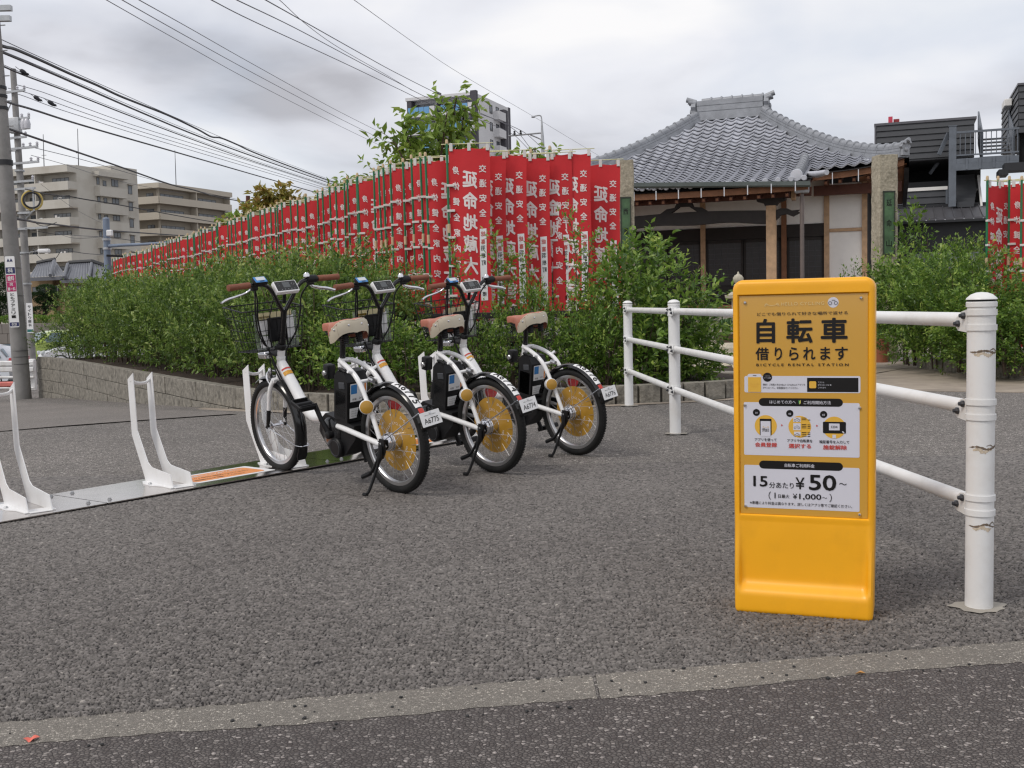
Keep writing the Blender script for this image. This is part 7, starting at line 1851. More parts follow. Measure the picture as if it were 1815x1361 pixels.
for fl in range(6):
    zs_ = zr - .5 - fh * (fl + 1)
    for p0, p1 in ((724, 774), (782, 842)):
        x1, x0 = tt(p0), tt(p1)
        fbox(P0, a, b, x0, x1, -.9, 1.49, zs_, zs_ + .45, TOWW, 'balcony_floor', A3)
        n_ = 4
        for i in range(n_): fbox(P0, a, b, x0 + .9 + (x1 - x0 - 1.2) * i / n_ + .04, x0 + .9 + (x1 - x0 - 1.2) * (i + 1) / n_ - .04, -.86, -.80, zs_ + .46, zs_ + 1.55, BLUEG, 'glass_panel', A3)
        fbox(P0, a, b, x0, x0 + .85, -.9, -.7, zs_ + .46, zs_ + 1.6, TOWW, 'balcony_end', A3); fbox(P0, a, b, x0 - .001, x0 + .12, -.69, 1.49, zs_ + .46, zs_ + 1.6, TOWW, 'balcony_end', A3)
        win(V((P0.x, P0.y, 0)) + b * 1.5, a, b, 'a', x0 + 1.0, x1 - .6, zs_ + .5, zs_ + 2.4, A3, .05, 4)
    for p0, p1 in ((868, 872.5),): win(V((P0.x, P0.y, 0)), a, b, 'b', ts(p0), ts(p1), zs_ + .9, zs_ + 2.3, A3, .08, 1)
    fbox(P0, a, b, -1.0, -.004, ts(875), ts(887), zs_ + .1, zs_ + 1.5, TOWW, 'balcony', A3); win(V((P0.x, P0.y, 0)), a, b, 'b', ts(879), ts(884), zs_ + .8, zs_ + 2.4, A3, .08, 1)
    win(V((P0.x, P0.y, 0)), a, b, 'b', ts(891.5), ts(896.5), zs_ + .3, zs_ + 2.5, A3, .08, 1)
for px in (887.5, 890.5): fbox(P0, a, b, -.9, -.006, ts(px) - .35, ts(px) + .35, -3, zr - 1.2, TOWD, 'pipe_shaft', A3)

# ---- tiled house behind the hedge
hs = thing('tiled_house', 'low tan house with grey tiled roofs below the apartment blocks', 'house'); Yh = 105.0; Fh = Yh / 1900
TANW = mat('tan_house_wall', lin(150, 128, 98), 0.9, var=.08)
HTILE = mat('grey_house_tile', lin(104, 106, 112), 0.45, .1, var=.15, vscale=.6)
def hroof(pxs, ridge_px, nm, depth):
    # eave left, eave right (px, py), ridge left, ridge right; rows of tiles as raised ribs
    el, er = at(*pxs[0], Yh - 2), at(*pxs[1], Yh - 2); rl, rrp = at(*ridge_px[0], Yh + depth), at(*ridge_px[1], Yh + depth)
    q = MB(); n_ = int((er - el).length / .30)
    rows = []
    for i in range(2 * n_ + 1):
        t = i / (2 * n_); top = rl + (rrp - rl) * t; bot = el + (er - el) * t; lift = V((0, -.02, .06 if i % 2 else 0))
        rows.append([bot + lift, bot + (top - bot) * .5 + lift + V((0, 0, -.05)), top + lift])
    q.grid(rows); q.add([el, er, er + V((0, 0, -.35)), el + V((0, 0, -.35))], [(0, 1, 2, 3)]); rf = q.build('roof', HTILE, hs, 20)
    k = MB(); k.tube([rl + V((0, 0, .1)), rrp + V((0, 0, .1))], .22, 8); k.build('ridge', DKMETAL, rf); return el, er, rl, rrp, rf
e1 = hroof(((50, 492), (118, 489)), ((66, 468), (98, 461.5)), 'roof', 4)
e2 = hroof(((107, 495), (170, 495)), ((122, 467.5), (163, 465)), 'roof', 3)
e3 = hroof(((163, 494), (205, 490)), ((163, 465), (190, 474)), 'roof', 2)
for p0, p1 in (((96, 462), (89, 488)), ((163, 466), (157, 491)), ((120, 468), (113, 492))):
    k = MB(); k.tube([at(*p0, Yh + 2), at(*p1, Yh - 2.4)], .17, 8); k.build('hip_ridge', HTILE, e1[4])
for p0, p1, yb in ((54, 93, 560), (93, 110, 560), (108, 158, 560)):
    x0, x1 = at(p0, 500, Yh), at(p1, 500, Yh); zt_ = at(p0, 493, Yh).z; dd = .8 if p0 == 93 else 0
    MB().box(((x0.x + x1.x) / 2, Yh + dd + .5, zt_ / 2 - .5), (x1.x - x0.x, 1.0, zt_ + 1)).build('wall', TANW, hs, 0)
for p0, p1, y0, y1 in ((58, 86, 508, 523), (119, 144, 506, 524), (97, 104, 506, 520)):
    w0, w1 = at(p0, y1, Yh - .1), at(p1, y0, Yh - .1); f = MB()
    f.box(((w0.x + w1.x) / 2, Yh - .06, (w0.z + w1.z) / 2), (w1.x - w0.x, .1, w1.z - w0.z)); f_ = f.build('window', FRAMEW, hs, 0)
    n_ = 2
    for i in range(n_): MB().box((w0.x + (w1.x - w0.x) * (i + .5) / n_, Yh - .13, (w0.z + w1.z) / 2), ((w1.x - w0.x) / n_ - .12, .03, w1.z - w0.z - .14)).build('pane', mat_pane if False else GLASSW, f_, 0)
# garden wall and topiary before it
gw = thing('garden_wall', 'grey concrete block garden wall beyond the road behind the parked green car', 'wall'); Yg = 62.0
BLK2 = mat('plain_block', lin(128, 122, 116), 0.9, var=.12, vscale=1.2)
p0, p1 = at(-30, 600, Yg), at(130, 600, Yg); zt_ = at(40, 573, Yg).z; n_ = 9; zb = -1.9
for r in range(4):
    for i in range(n_):
        off = 0 if r % 2 else .3; x0 = p0.x + (p1.x - p0.x) * i / n_ + off; x1 = p0.x + (p1.x - p0.x) * (i + 1) / n_ + off; h = (zt_ - zb) / 4
        MB().rbox(((x0 + x1) / 2, Yg, zb + h * (r + .5)), (x1 - x0 - .02, .15, h - .02), .01, 1).build('block', BLK2, gw, 0)
MB().box(((p0.x + p1.x) / 2, Yg + .02, zb + (zt_ - zb) / 2), (p1.x - p0.x, .08, zt_ - zb - .02)).build('mortar', JOINT, gw, 0)
def pad(rng, cx, cy, cz, rx, ry, rz, n):
    u = rng.normal(0, 1, (n, 3)); u /= np.linalg.norm(u, axis=1, keepdims=True); r = rng.uniform(.75, 1, (n, 1))
    return np.array([cx, cy, cz]) + u * r * np.array([rx, ry, rz]), u + np.array([0, 0, .5]) + rng.normal(0, .4, (n, 3))
tpm = thing('topiary_pine', 'cloud pruned pine with flat green pads standing behind the garden wall', 'tree'); Yt = 68.0; rng = np.random.default_rng(8)
Pp, Dp = [], []
for (px, py, w, h) in ((82, 512, 15, 6), (67, 525, 11, 6), (90, 541, 12, 6), (78, 533, 14, 5), (70, 552, 14, 8), (95, 523, 9, 5)):
    c = at(px, py, Yt); P_, D_ = pad(rng, c.x, Yt, c.z, w * Yt / 1900, .6, h * Yt / 1900, 900); Pp.append(P_); Dp.append(D_)
inst('crown', leaf_mesh('crown', np.concatenate(Pp), np.concatenate(Dp), .16, rng, LEAFD, wid=.3), tpm)
q = MB(); q.tube(smooth_path([at(84, 600, Yt), at(79, 550, Yt), at(86, 530, Yt), at(82, 512, Yt)], 4), .12, 6); q.build('trunk', BARK, tpm)
rng = np.random.default_rng(9)
def mound(name, label, spec, leaf, m, seed, cat='hedge', dens=900):
    t = thing(name, label, cat); rng = np.random.default_rng(seed); Pp, Dp = [], []
    for (px, py, w, h, Y) in spec:
        c = at(px, py, Y); P_, D_ = pad(rng, c.x, Y, c.z, w * Y / 1900, w * Y / 1900 * .6, h * Y / 1900, dens); Pp.append(P_); Dp.append(D_)
    inst('crown', leaf_mesh('crown', np.concatenate(Pp), np.concatenate(Dp), leaf, rng, m), t)
    c = at(spec[0][0], spec[0][1], spec[0][4]); MB().tube([(c.x, c.y, -1.9), (c.x, c.y, c.z)], .1, 6).build('trunk', BARK, t); return t
mound('dark_hedge', 'tall dark evergreen hedge at the left picture edge above the garden wall', ((-4, 520, 20, 50, 66), (6, 500, 10, 34, 66), (8, 545, 12, 22, 66)), .18, LEAFD, 31)
mound('garden_shrub', 'green shrub in front of the tan house beside the grey blue pole', ((170, 515, 22, 22, 60), (205, 500, 14, 20, 60), (150, 530, 22, 16, 60)), .16, LEAF, 32, 'shrub')
mound('low_hedge', 'low green hedge on top of the garden wall below the clipped pine', ((60, 566, 26, 6, 63), (100, 566, 26, 7, 63), (20, 566, 24, 5, 63)), .14, LEAF, 33)

# ================================================================ POLES AND WIRES
def bands(t, pts, r): 
    for p in pts: MB().lathe([(r, -.03), (r + .012, -.03), (r + .012, .03), (r, .03)], 16, XF(p), True).build('band', STEEL, t)
pb = at(42, 708, 18.6); ptop = at(-22, -95, 18.6)
P1 = thing('utility_pole', 'thick leaning concrete utility pole with a clinic board in front of the wall end', 'utility pole')
MB().tube([pb - V((0, 0, .4)), ptop], [.142, .098], 20).build('shaft', CONCPOLE, P1)
def onpole(py, Y=18.6):
    t = (708 - py) / (708 + 95.0); return pb + (ptop - pb) * t, .142 - .044 * t
for py in (284, 186, 165, 150, 280): c, r = onpole(py); MB().lathe([(r, -.025), (r + .012, -.025), (r + .012, .025), (r, .025)], 16, XF(c), True).build('band', DKMETAL, P1)
for i, py in enumerate(range(20, 300, 22)):
    c, r = onpole(py); s_ = 1 if i % 2 else -1; MB().cyl(c, c + V((s_ * (r + .10), -.03, 0)), .010, n=6).build('step_bolt', STEEL, P1)
for py in (619, 630, 643, 520, 470): c, r = onpole(py); MB().lathe([(r, -.004), (r + .004, 0), (r, .004)], 16, XF(c), True).build('wire_tie', DKMETAL, P1)
for py, w in ((30, .7), (12, .8)): c, r = onpole(py); MB().box(c + V((.1, 0, 0)), (w * .55, .09, .09)).build('crossarm', STEEL, P1, 0)
def signboard(parent_label, corners, Y, texts, bgm, name='clinic_board'):
    # corners: top centre, bottom centre pixel, width in px ; a board strapped to the pole
    (tx, ty), (bx, by), w = corners; T_, B_ = at(tx, ty, Y), at(bx, by, Y); up = (T_ - B_); H_ = up.length; up.normalize(); ww = w * Y / 1900
    xx = V((0.93, 0.36, 0)) if w > 18 else V((1, 0, 0)); xx = (xx - up * xx.dot(up)).normalized(); nn = xx.cross(up)
    mm = basis((T_ + B_) / 2, xx, up, nn)
    t = thing(name, parent_label, 'sign')
    bd = MB().prism(rrect(-ww / 2, -H_ / 2, ww / 2, H_ / 2, .02), -.01, 0, mm).build('board', bgm, t, 0)
    for (f0, f1, m, txt, tm, tw) in texts:
        y1, y0 = H_ / 2 - H_ * f0, H_ / 2 - H_ * f1
        if m: MB().add([(x, y, .002) for x, y in rrect(-ww / 2 * .96, y0, ww / 2 * .96, y1, .005)], [tuple(range(20))], mm).build('colour_field', m, t, 0, fix=False)
        if txt:
            q = MB()
            if '|' in txt:
                chs = txt.split('|'); n_ = len(chs)
                for i, c_ in enumerate(chs): text_fit(q, c_, 0, y1 - (y1 - y0) * (i + .5) / n_, w=ww * tw, h=(y1 - y0) / n_ * .80, bold=.02, z=.005, m=mm, res=2)
            else: text_fit(q, txt, 0, (y0 + y1) / 2, w=ww * tw, h=(y1 - y0) * .70, bold=.03, z=.005, m=mm, res=2)
            q.build('lettering', tm, t, 0, fix=False)
    return t
NAVY = mat('navy_print', lin(38, 44, 92), 0.5, var=0); MAGN = mat('magenta_print', lin(178, 40, 100), 0.5, var=0)
signboard('tall white clinic board strapped to the thick leaning pole, with navy and magenta fields', ((16.5, 454), (26, 580), 17), 18.35,
          ((0.02, 0.085, None, '▲▲', NAVY, .6), (0.155, 0.245, NAVY, '科', WINK, .55), (0.26, 0.36, MAGN, '歯科', WINK, .7), (0.365, 0.425, MAGN, '児', WINK, .36), (0.425, 0.495, MAGN, '第一科', WINK, .8), (0.51, 0.875, None, 'と|も|フ|ァ|ミ|リ|ー', INK, .42), (0.93, 0.985, NAVY, '0120', WINK, .5)), PAPER)
signboard('narrow white board seen edge on at the right side of the thick leaning pole', ((34.5, 452), (44.5, 578), 4.5), 18.75, (), PAPER)
# second pole
qb, qt = at(60, 690, 39), at(23, 122, 39)
P2 = thing('utility_pole', 'thinner concrete utility pole with many crossarms and insulators behind the thick pole', 'utility pole')
MB().tube([qb, qt], [.15, .10], 16).build('shaft', CONCPOLE, P2)
def on2(py): t = (690 - py) / 568.0; return qb + (qt - qb) * t
MB().tube([on2(150), at(22.5, 122, 39)], .05, 6).build('top_spike', STEEL, P2)
INSUL = mat('porcelain', lin(190, 190, 196), 0.25, var=.05)
arm_u = V((.93, -.37, 0)).normalized()
for py, l0, l1, n_ in ((163, -.35, .62, 2), (211, -.3, .75, 2), (243, -.45, .55, 1), (262, -.45, 1.05, 3), (288, -.4, 1.05, 2), (320, -.2, .75, 1), (333, -.2, .8, 0), (403, -.3, 1.25, 0), (375, .0, .5, 0)):
    c = on2(py); ar = MB().box((0, -.12, 0), (0.01 + 0, .01, .01)); ar = MB().box(((l0 + l1) / 2, -.14, 0), (l1 - l0, .075, .075), basis(c, arm_u, V((-arm_u.y, arm_u.x, 0)), V((0, 0, 1)))).build('crossarm', STEEL, P2, 0)
    for i in range(n_):
        x = l1 - .08 - i * .32; MB().lathe([(.02, 0), (.055, .03), (.03, .06), (.055, .09), (.03, .13), (0, .15)], 10, basis(c + arm_u * x + V((0, -.14, .04)), V((1, 0, 0)), V((0, 1, 0)), V((0, 0, 1)))).build('insulator', INSUL, ar)
MB().rbox(on2(222) + V((.02, -.2, 0)), (.42, .3, .55), .04, 2).build('switch_box', STEEL, P2)
for x in (.42, .58): MB().lathe([(0, -.2), (.10, -.18), (.12, 0), (.08, .15), (.03, .2)], 12, XF(on2(216) + arm_u * x + V((0, -.15, -.1)))).build('cutout', INSUL, P2)
MB().tube([on2(390), on2(372) + arm_u * .5], .03, 5).build('arm_brace', STEEL, P2); MB().tube([on2(165), on2(196) + arm_u * -.4], .02, 5).build('arm_brace', STEEL, P2)
for py in (300, 375, 445, 500): MB().lathe([(.15, -.03), (.165, -.03), (.165, .03), (.15, .03)], 14, XF(on2(py)), True).build('band', STEEL, P2)
cc = at(57, 355, 38.6); MB().torus(.33, .035, 40, 8, M.Translation(cc) @ M.Rotation(R(25), 4, 'Z') @ M.Rotation(R(90), 4, 'X')).build('yellow_cable_coil', mat('yellow_cable', lin(196, 172, 96), .6), P2); MB().torus(.27, .03, 40, 8, M.Translation(cc + V((0.01, -.05, 0))) @ M.Rotation(R(25), 4, 'Z') @ M.Rotation(R(90), 4, 'X')).build('cable_coil', CABLE, P2)
MB().box(cc + V((.05, 0, .05)), (.05, .05, .85)).build('coil_bracket', STEEL, P2, 0)
MB().rbox(at(78, 444.5, 38.5), (.40, .22, .14), .04, 2).build('street_lamp_head', PAPER, P2); MB().tube([on2(446), at(70, 444, 38.5)], .025, 6).build('lamp_arm', STEEL, P2)
signboard('narrow white clinic board with black vertical lettering on the thinner pole', ((51.5, 537), (54, 590), 11), 38.3, ((0.06, 0.80, None, 'サ|イ|ト|ウ|眼|科', INK, .5), (0.88, 0.97, mat('teal_print', lin(40, 110, 110), .5), None, None, 0)), PAPER)
# grey blue signal pole
sp0, sp1 = at(197, 640, 30), at(188, 388, 30)
P3 = thing('signal_pole', 'slim blue grey signal pole with one long arm rising behind the left hedge', 'signal pole')
BLG = mat('blue_grey_paint', lin(116, 128, 146), .45, .1, var=.08); MB().tube([sp0, sp1], [.105, .09], 14).build('shaft', BLG, P3); MB().lathe([(.095, 0), (.06, .04), (0, .05)], 14, XF(sp1)).build('cap', BLG, P3)
MB().tube(smooth_path([at(194, 436, 29.9), at(215, 434.5, 29.7), at(260, 432.5, 29.3), at(330, 427.5, 28.8)], 4), [.055, .05, .05, .05, .045, .045, .045, .04, .04, .04, .035, .035, .03], 10).build('arm', BLG, P3)
MB().rbox(at(194.5, 413, 29.8), (.16, .12, .17), .02, 1).build('control_box', PAPER, P3); MB().rbox(at(203, 453.5, 29.8), (.44, .06, .06), .01, 1, rot=M.Rotation(R(4), 3, 'Y')).build('signal_visor', BLACK, P3)
for py in (424, 440): 
    t = (640 - py) / 252; MB().lathe([(.10, -.03), (.115, -.03), (.115, .03), (.10, .03)], 14, XF(sp0 + (sp1 - sp0) * t), True).build('band', STEEL, P3)
# street lamp behind the frontal banners
l0, l1 = at(962, 300, 30), at(960, 225, 30)
P4 = thing('street_lamp', 'grey street lamp and cable bracket rising behind the frontal red banners', 'street lamp')
MB().tube([l0, at(962, 262, 30), at(961.5, 245, 30), at(960, 210, 30)], [.06, .055, .045, .018], 10).build('shaft', STEEL, P4); MB().tube(smooth_path([at(960, 212, 30), at(959, 206, 30), at(955, 204.5, 30), at(946, 206, 30)], 4), .018, 8).build('lamp_arm', STEEL, P4); MB().rbox(at(945, 207, 30), (.10, .08, .05), .015, 1).build('lamp_head', STEEL, P4)
MB().tube([at(901, 241, 30), at(960, 235.5, 30)], .022, 6).build('bracket_arm', STEEL, P4); MB().tube(smooth_path([at(940, 239, 30), at(950, 243, 30), at(959, 247, 30)], 4), .018, 6).build('bracket_brace', STEEL, P4)
for px, py in ((912, 236), (923, 235)): MB().lathe([(.02, 0), (.04, .03), (.02, .06), (.035, .09), (0, .12)], 8, XF(at(px, py + 3, 30))).build('insulator', DKMETAL, P4)
dk = thing('dark_mast', 'pair of short dark masts standing up behind the banner row left of the rusty tree', 'mast')
for px, y0 in ((440, 347), (434.5, 360)): MB().cyl(at(px, 420, 30), at(px - .5, y0, 30), .06, n=8).build('mast', TIMBERR, dk)
# overhead cables: points are (photo x, photo y, metres out)
def cable(pts, r, m, label, group, name='overhead_cable', hang=None):
    P = smooth_path([at(*p) for p in pts], 6); o = MB().tube(P, r, 5).build(name, m, None); return tag(o, label, 'cable', group)
GA = 'overhead cables running from the thick pole to the right'
cable(((-6, 78, 18.6), (10, 83, 19), (28, 87.5, 20), (75, 108, 22), (125, 131, 24), (170, 150, 26), (210, 169, 28), (250, 185, 30), (300, 205, 33), (350, 229, 36), (374, 242, 38), (392, 244.5, 40), (420, 256, 42), (450, 270, 45), (520, 297, 52), (600, 326, 62)), .030, CABLE, 'thick wavy black cable, the uppermost leaving the thick pole', GA)
cable(((-6, 66, 18.6), (75, 103, 22), (210, 163.5, 28), (350, 225, 36), (450, 267, 45), (600, 324, 62)), .008, CABLEG, 'thin messenger wire just above the thick wavy cable', GA)
cable(((-6, 88, 18.6), (60, 116, 21), (135, 148.5, 24), (250, 199, 30), (350, 240.5, 36), (450, 277.5, 45), (600, 330, 62)), .024, CABLE, 'straight black cable second below the wavy one', GA)
cable(((-6, 86, 18.6), (60, 113, 21), (135, 145, 24), (250, 195, 30), (350, 237, 36), (450, 274.5, 45), (600, 328, 62)), .007, CABLEG, 'thin wire lying close above the straight black cable', GA)
cable(((-6, 112, 18.6), (40, 132, 20), (125, 164, 24), (230, 205, 29), (330, 243, 35), (450, 286, 45), (600, 335, 62)), .016, CABLE, 'black cable with small ties third below the wavy one', GA)
cable(((-6, 109, 18.6), (40, 129, 20), (125, 161, 24), (230, 202, 29), (330, 240.5, 35), (450, 283.5, 45), (600, 333, 62)), .006, CABLEG, 'thin carrier wire just above the tied black cable', GA)
tie = MB().box((0, 0, 0), (.02, .02, .11)).mesh('cable_tie', CABLE, 0)
for k in range(16):
    t = k / 15; px = 40 + 420 * t; 
GB = 'thin wires leaving the crossarms of the thinner pole'
for (pts, lb) in ((((22, 148, 39), (75, 163, 40), (150, 191, 42), (250, 226, 46), (450, 288, 56), (600, 337, 70)), 'uppermost thin wire leaving the top crossarm of the thinner pole'), (((14, 156, 39), (60, 168, 40), (150, 200, 42), (250, 233, 46), (450, 294, 56), (600, 340, 70)), 'middle thin wire leaving the top crossarm of the thinner pole'), (((11, 161, 39), (42, 170, 40), (92, 189, 41), (150, 208, 42), (250, 240, 46), (450, 299, 56), (600, 343, 70)), 'lowest thin wire of the top crossarm, with two birds')):
    cable(pts, .012, CABLEG, lb, GB)
cable(((-6, 172, 18.6), (20, 183, 20), (60, 194.5, 22), (150, 223, 26), (310, 269, 34), (450, 309.5, 45), (560, 341, 55), (620, 357, 62)), .022, CABLE, 'single heavy black cable crossing below the bundle of thin wires', GA)
cable(((12, 227, 20), (75, 248.5, 22), (200, 291, 28), (300, 326, 34), (345, 337, 37), (380, 347.5, 40), (430, 357, 44), (480, 364, 48)), .022, CABLE, 'heavy black cable passing just above the apartment roofs', GA)
cable(((62, 262, 38.5), (150, 284, 44), (247, 312, 52), (330, 334, 60), (420, 353, 70)), .012, CABLEG, 'thin wire crossing the apartment roof line', GB)
cable(((55, 275, 38.5), (110, 290, 44), (170, 309, 52), (230, 325, 58), (330, 344, 66)), .010, CABLEG, 'second thin wire crossing the upper wall of the tall block', GB)
cable(((45, 335, 38.5), (75, 342, 38), (100, 346, 38), (125, 348.5, 38), (150, 353, 38.5), (200, 361, 40), (260, 372, 43), (330, 385, 48), (400, 397, 54)), .020, CABLE, 'dark cable passing the yellow coil across the tall block', GB)
cable(((28, 388, 19.2), (45, 390, 20), (70, 395, 23), (100, 398, 25), (140, 403, 28), (190, 408, 31), (250, 412.5, 36), (330, 418, 42)), .022, CABLE, 'heavy black cable crossing the middle of the tall block', GA)
cable(((60, 392, 38), (70, 399, 38), (84, 400, 38), (100, 394, 38.5)), .014, CABLE, 'short drooping loop of cable on the thinner pole', GB)
cable(((45, 405, 38.5), (90, 414, 39), (130, 417, 40), (186, 420, 31)), .010, CABLE, 'service wire between the thinner pole and the signal pole', GB); cable(((98, 412, 39), (125, 421, 37), (150, 422, 35), (184, 419, 31)), .008, CABLE, 'slack service wire below the one to the signal pole', GB)
cable(((192, 420, 30), (240, 427, 34), (330, 440, 42)), .010, CABLE, 'wire leaving the signal pole to the right', GB)
cable(((58, 440, 38.5), (66, 452, 38), (80, 462, 37.5), (98, 458, 37), (112, 444, 36), (150, 449, 34), (190, 452, 30.5)), .011, CABLE, 'sagging black wire hanging under the lamp head of the thinner pole', GB)
cable(((72, 326, 39), (120, 362, 42), (150, 380, 45), (180, 395, 48)), .006, CABLEG, 'fine stay wire slanting across the tall block', GB)
GC = 'high wires slanting down from the top of the picture'
for pts, r, lb in ((((170, -12, 14), (189, 0, 14.5), (320, 74, 20), (450, 146, 26), (600, 222, 36), (720, 280, 46)), .006, 'leftmost thin wire slanting down from the top edge'), (((200, -10, 14), (217, 0, 14.5), (330, 64, 20), (450, 130, 26), (600, 209, 36), (720, 268, 46)), .007, 'second thin wire slanting down from the top edge'), (((232, -8, 14), (247, 0, 14.5), (340, 52, 20), (450, 114.5, 26), (600, 197, 36), (720, 257, 46)), .007, 'third thin wire slanting down from the top edge'),
                   (((355, -10, 14), (375, 0, 14.5), (450, 38, 18), (600, 107, 24), (703, 156, 29), (770, 187, 30), (860, 216, 30), (905, 236, 30), (925, 252, 34), (960, 290, 40)), .008, 'left of the two dark wires reaching the street lamp bracket'), (((398, -12, 14), (420, 0, 14.5), (520, 48, 19), (620, 101, 24), (703, 145, 28), (770, 178, 30), (860, 205, 30), (912, 230, 30), (940, 262, 36), (965, 290, 40)), .008, 'right of the two dark wires reaching the street lamp bracket'), (((455, -8, 14), (471, 0, 14.5), (560, 50, 18), (640, 95, 22), (703, 129.5, 26), (787, 171.5, 30), (860, 204, 30), (923, 231, 30), (950, 252, 34), (985, 285, 40)), .008, 'dark wire passing in front of the white tower'), (((610, -12, 16), (628, 0, 16.5), (740, 80, 24), (815, 130, 30), (945, 206, 38), (1010, 245, 44), (1060, 275, 50)), .005, 'fine pale wire at the right of the slanting wires'), (((485, -8, 14), (500, 4, 14.5), (545, 45, 17), (600, 84, 20), (680, 130, 24), (730, 160, 27)), .005, 'fine wire branching between the dark wires')):
    cable(pts, r, CABLEG, lb, GC)
# birds on the wires
for px, py, Y, s_, lb in ((42, 129, 20.0, .8, 'dark bird perched on the heavy wire above the thinner pole'), (66, 175.5, 40, 1.5, 'left of the two birds perched on the low thin wire'), (91, 184, 41, 1.6, 'right of the two birds perched on the low thin wire')):
    t = thing('bird', lb, 'bird', at(px, py, Y), R(20), 'birds on the wires')
    mm = M.Diagonal((s_ * .62, s_ * .62, s_ * .62, 1)) @ M.Rotation(R(38), 4, 'Y')
    MB().tube(smooth_path([(-.17, 0, 0), (-.12, 0, .01), (-.03, 0, .02), (.06, 0, .02), (.11, 0, .035), (.15, 0, .05), (.18, 0, .05)], 4), [.012, .022, .04, .055, .068, .075, .078, .08, .08, .078, .075, .07, .066, .06, .054, .05, .05, .05, .048, .046, .044, .04, .03, .018, .006], 12, m=mm).build('body', CABLE, t, 60)
    MB().prism([(-.15, -.03), (-.34, -.045), (-.34, .045), (-.15, .03)], -.004, .008, mm).build('tail', CABLE, t, 0); MB().tube([(.175, 0, .05), (.215, 0, .045)], [.014, .002], 6, m=mm).build('beak', CABLE, t)

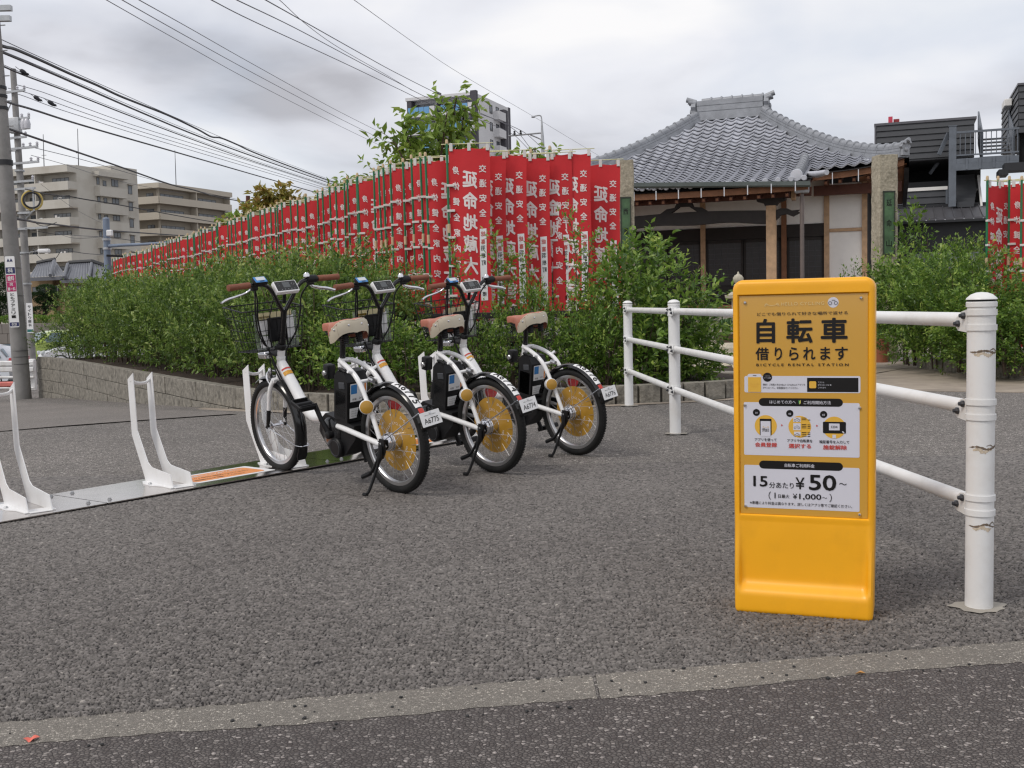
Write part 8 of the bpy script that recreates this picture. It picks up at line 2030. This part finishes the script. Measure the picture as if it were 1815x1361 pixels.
# ================================================================ CARS AND GUARD RAIL AT THE LEFT EDGE
def car(label, loc, rz, paint, L=3.7, Wd=1.62, Ht=1.5, hood=1.0, name='parked_car'):
    t = thing(name, label, 'car', loc, rz, 'cars on the road beyond the wall')
    prof = [(0.0, .35), (0.02, .62), (.10, .74), (hood * .55, .88), (hood, .95), (hood + .65, Ht - .08), (hood + 1.0, Ht), (L * .72, Ht), (L * .90, Ht - .16), (L * .97, .98), (L, .80), (L, .40), (L * .98, .28), (.06, .25)]
    rows = []
    for k, y in enumerate((-1, -.93, -.80, -.5, 0, .5, .80, .93, 1)):
        row = []
        for x, z in prof:
            top = max(0, (z - .95) / (Ht - .95)); w = Wd / 2 * (1 - .20 * top); zz_ = z - (.05 if abs(y) > .9 and z > .9 else 0) - (.015 if abs(y) > .75 and z > .9 else 0)
            inset = .05 * (abs(y) ** 6); row.append((x + (inset if x < L / 2 else -inset), y * w, zz_))
        rows.append(row)
    q = MB().grid(rows); n_ = len(prof)
    q.add(rows[0], [tuple(range(n_))]); q.add(rows[-1], [tuple(range(n_ - 1, -1, -1))]); body = q.build('body', paint, t, 40)
    g = MB()
    ws = [(hood + .07, .985), (hood + .60, Ht - .12)]
    for s in (-1, 1):
        yb, yt_ = Wd / 2 + .004, Wd / 2 * .815 + .008
        for (x0, x1, x2, x3) in ((hood + .25, hood + .78, hood + 1.25, hood + 1.25), (hood + 1.32, hood + 1.32, L * .86, L * .93)):
            g.add([(x0, s * yb, .98), (x1, s * yt_, Ht - .12), (x2, s * yt_, Ht - .10), (x3, s * yb, .98)], [(0, 1, 2, 3)])
    g.add([(ws[0][0] - .015, -Wd * .42, ws[0][1] + .02), (ws[1][0] - .01, -Wd * .36, ws[1][1] + .02), (ws[1][0] - .01, Wd * .36, ws[1][1] + .02), (ws[0][0] - .015, Wd * .42, ws[0][1] + .02)], [(0, 1, 2, 3)])
    g.add([(L * .955 + .03, -Wd * .40, 1.0), (L * .905 + .012, -Wd * .36, Ht - .2), (L * .905 + .012, Wd * .36, Ht - .2), (L * .955 + .03, Wd * .40, 1.0)], [(0, 1, 2, 3)]); g.build('window', CARGLASS, t, 0, fix=False)
    for x in (.62, L - .62):
        for s in (-1, 1):
            mm = XF((x, s * (Wd / 2 - .09), .29), rx=R(90)); w_ = MB().lathe([(.20, -.09), (.28, -.085), (.29, -.05), (.29, .05), (.28, .085), (.20, .09)], 24, mm, True).build('wheel', RUBBER, t); MB().lathe([(0, -.07), (.05, -.08), (.19, -.07), (.205, -.06), (.205, .06), (.19, .07), (0, .07)], 20, mm).build('rim', ALU, w_)
            MB().lathe([(.30, -.002), (.34, -.002), (.34, .004), (.30, .004)], 24, XF((x, s * (Wd / 2 + .002), .29), rx=R(90)), True).build('wheel_arch', BLACK, t)
    for s in (-1, 1):
        MB().rbox((.06, s * Wd * .38, .70), (.12, .26, .14), .03, 2).build('headlight', LCD, t); MB().rbox((L - .03, s * Wd * .41, .86), (.10, .18, .24), .03, 2).build('tail_light', REDLENS, t); MB().rbox((hood + .35, s * (Wd / 2 + .08), 1.0), (.10, .16, .12), .03, 2).build('mirror', paint, t)
    MB().rbox((L / 2, 0, .24), (L - .1, Wd - .1, .12), .03, 1).build('underbody', BLACK, t); return t
CARGLASS = mat('car_glass', lin(96, 116, 126), 0.06, var=.1, spec=.8)
LIME = mat('lime_car_paint', lin(168, 188, 92), 0.25, var=.02, coat=1.0); WCAR = mat('white_car_paint', (.78, .78, .79), 0.25, var=0, coat=1.0); SCAR = mat('silver_car_paint', (.55, .57, .60), 0.25, .4, var=0, coat=1.0)
zc = -1.45
p = at(4, 645, 48); car('lime green compact car behind the foot of the thick pole', (at(30, 645, 48).x, 47.0, at(40, 646, 48).z), R(46), LIME)
p = at(60, 640, 40); car('white car whose bonnet shows just above the end of the block wall', (at(70, 640, 40).x, 40, at(70, 652, 40).z - .15), R(30), WCAR, Ht=1.48)
p = at(19, 690, 33); car('silver car with a red tail light cut off by the left picture edge', (p.x - 3.75, 33.2, at(8, 690, 33).z), R(4), SCAR, L=3.9, Ht=1.46)
grl = thing('guard_rail', 'white steel guard rail between the thick pole and the left picture edge', 'guard rail'); Yr = 23.5
for y0, y1, th in ((640, 660, .05), (667, 671.5, .04), (687, 690, .04)):
    a_, b_ = at(-60, (y0 + y1) / 2, Yr), at(60, (y0 + y1) / 2 - 1, Yr); h = (y1 - y0) * Yr / 1900
    if th == .05:
        q = MB(); prof = [(0, -h / 2), (-.05, -h * .42), (-.05, -h * .12), (0, 0), (-.05, h * .12), (-.05, h * .42), (0, h / 2)]
        q.grid([[p_ + V((0, y, z)) for y, z in prof] for p_ in (a_, b_)]); q.build('beam', PIPE, grl, 30)
    else: MB().tube([a_, b_], h / 2, 10).build('rail', PIPE, grl)
for px in (-30, 57.5):
    c0, c1 = at(px, 638, Yr + .1), at(px + 2, 690, Yr + .1); MB().rbox((c0 + c1) / 2, (.125, .10, (c0 - c1).length + .05), .015, 1).build('post', PIPE, grl)
rk = MB().rbox(at(8, 681, 30), (1.0, .2, .14), .03, 1).build('red_kerb', mat('faded_red_paint', lin(206, 120, 112), .8), None); tag(rk, 'faded red painted kerb behind the white guard rail', 'kerb')
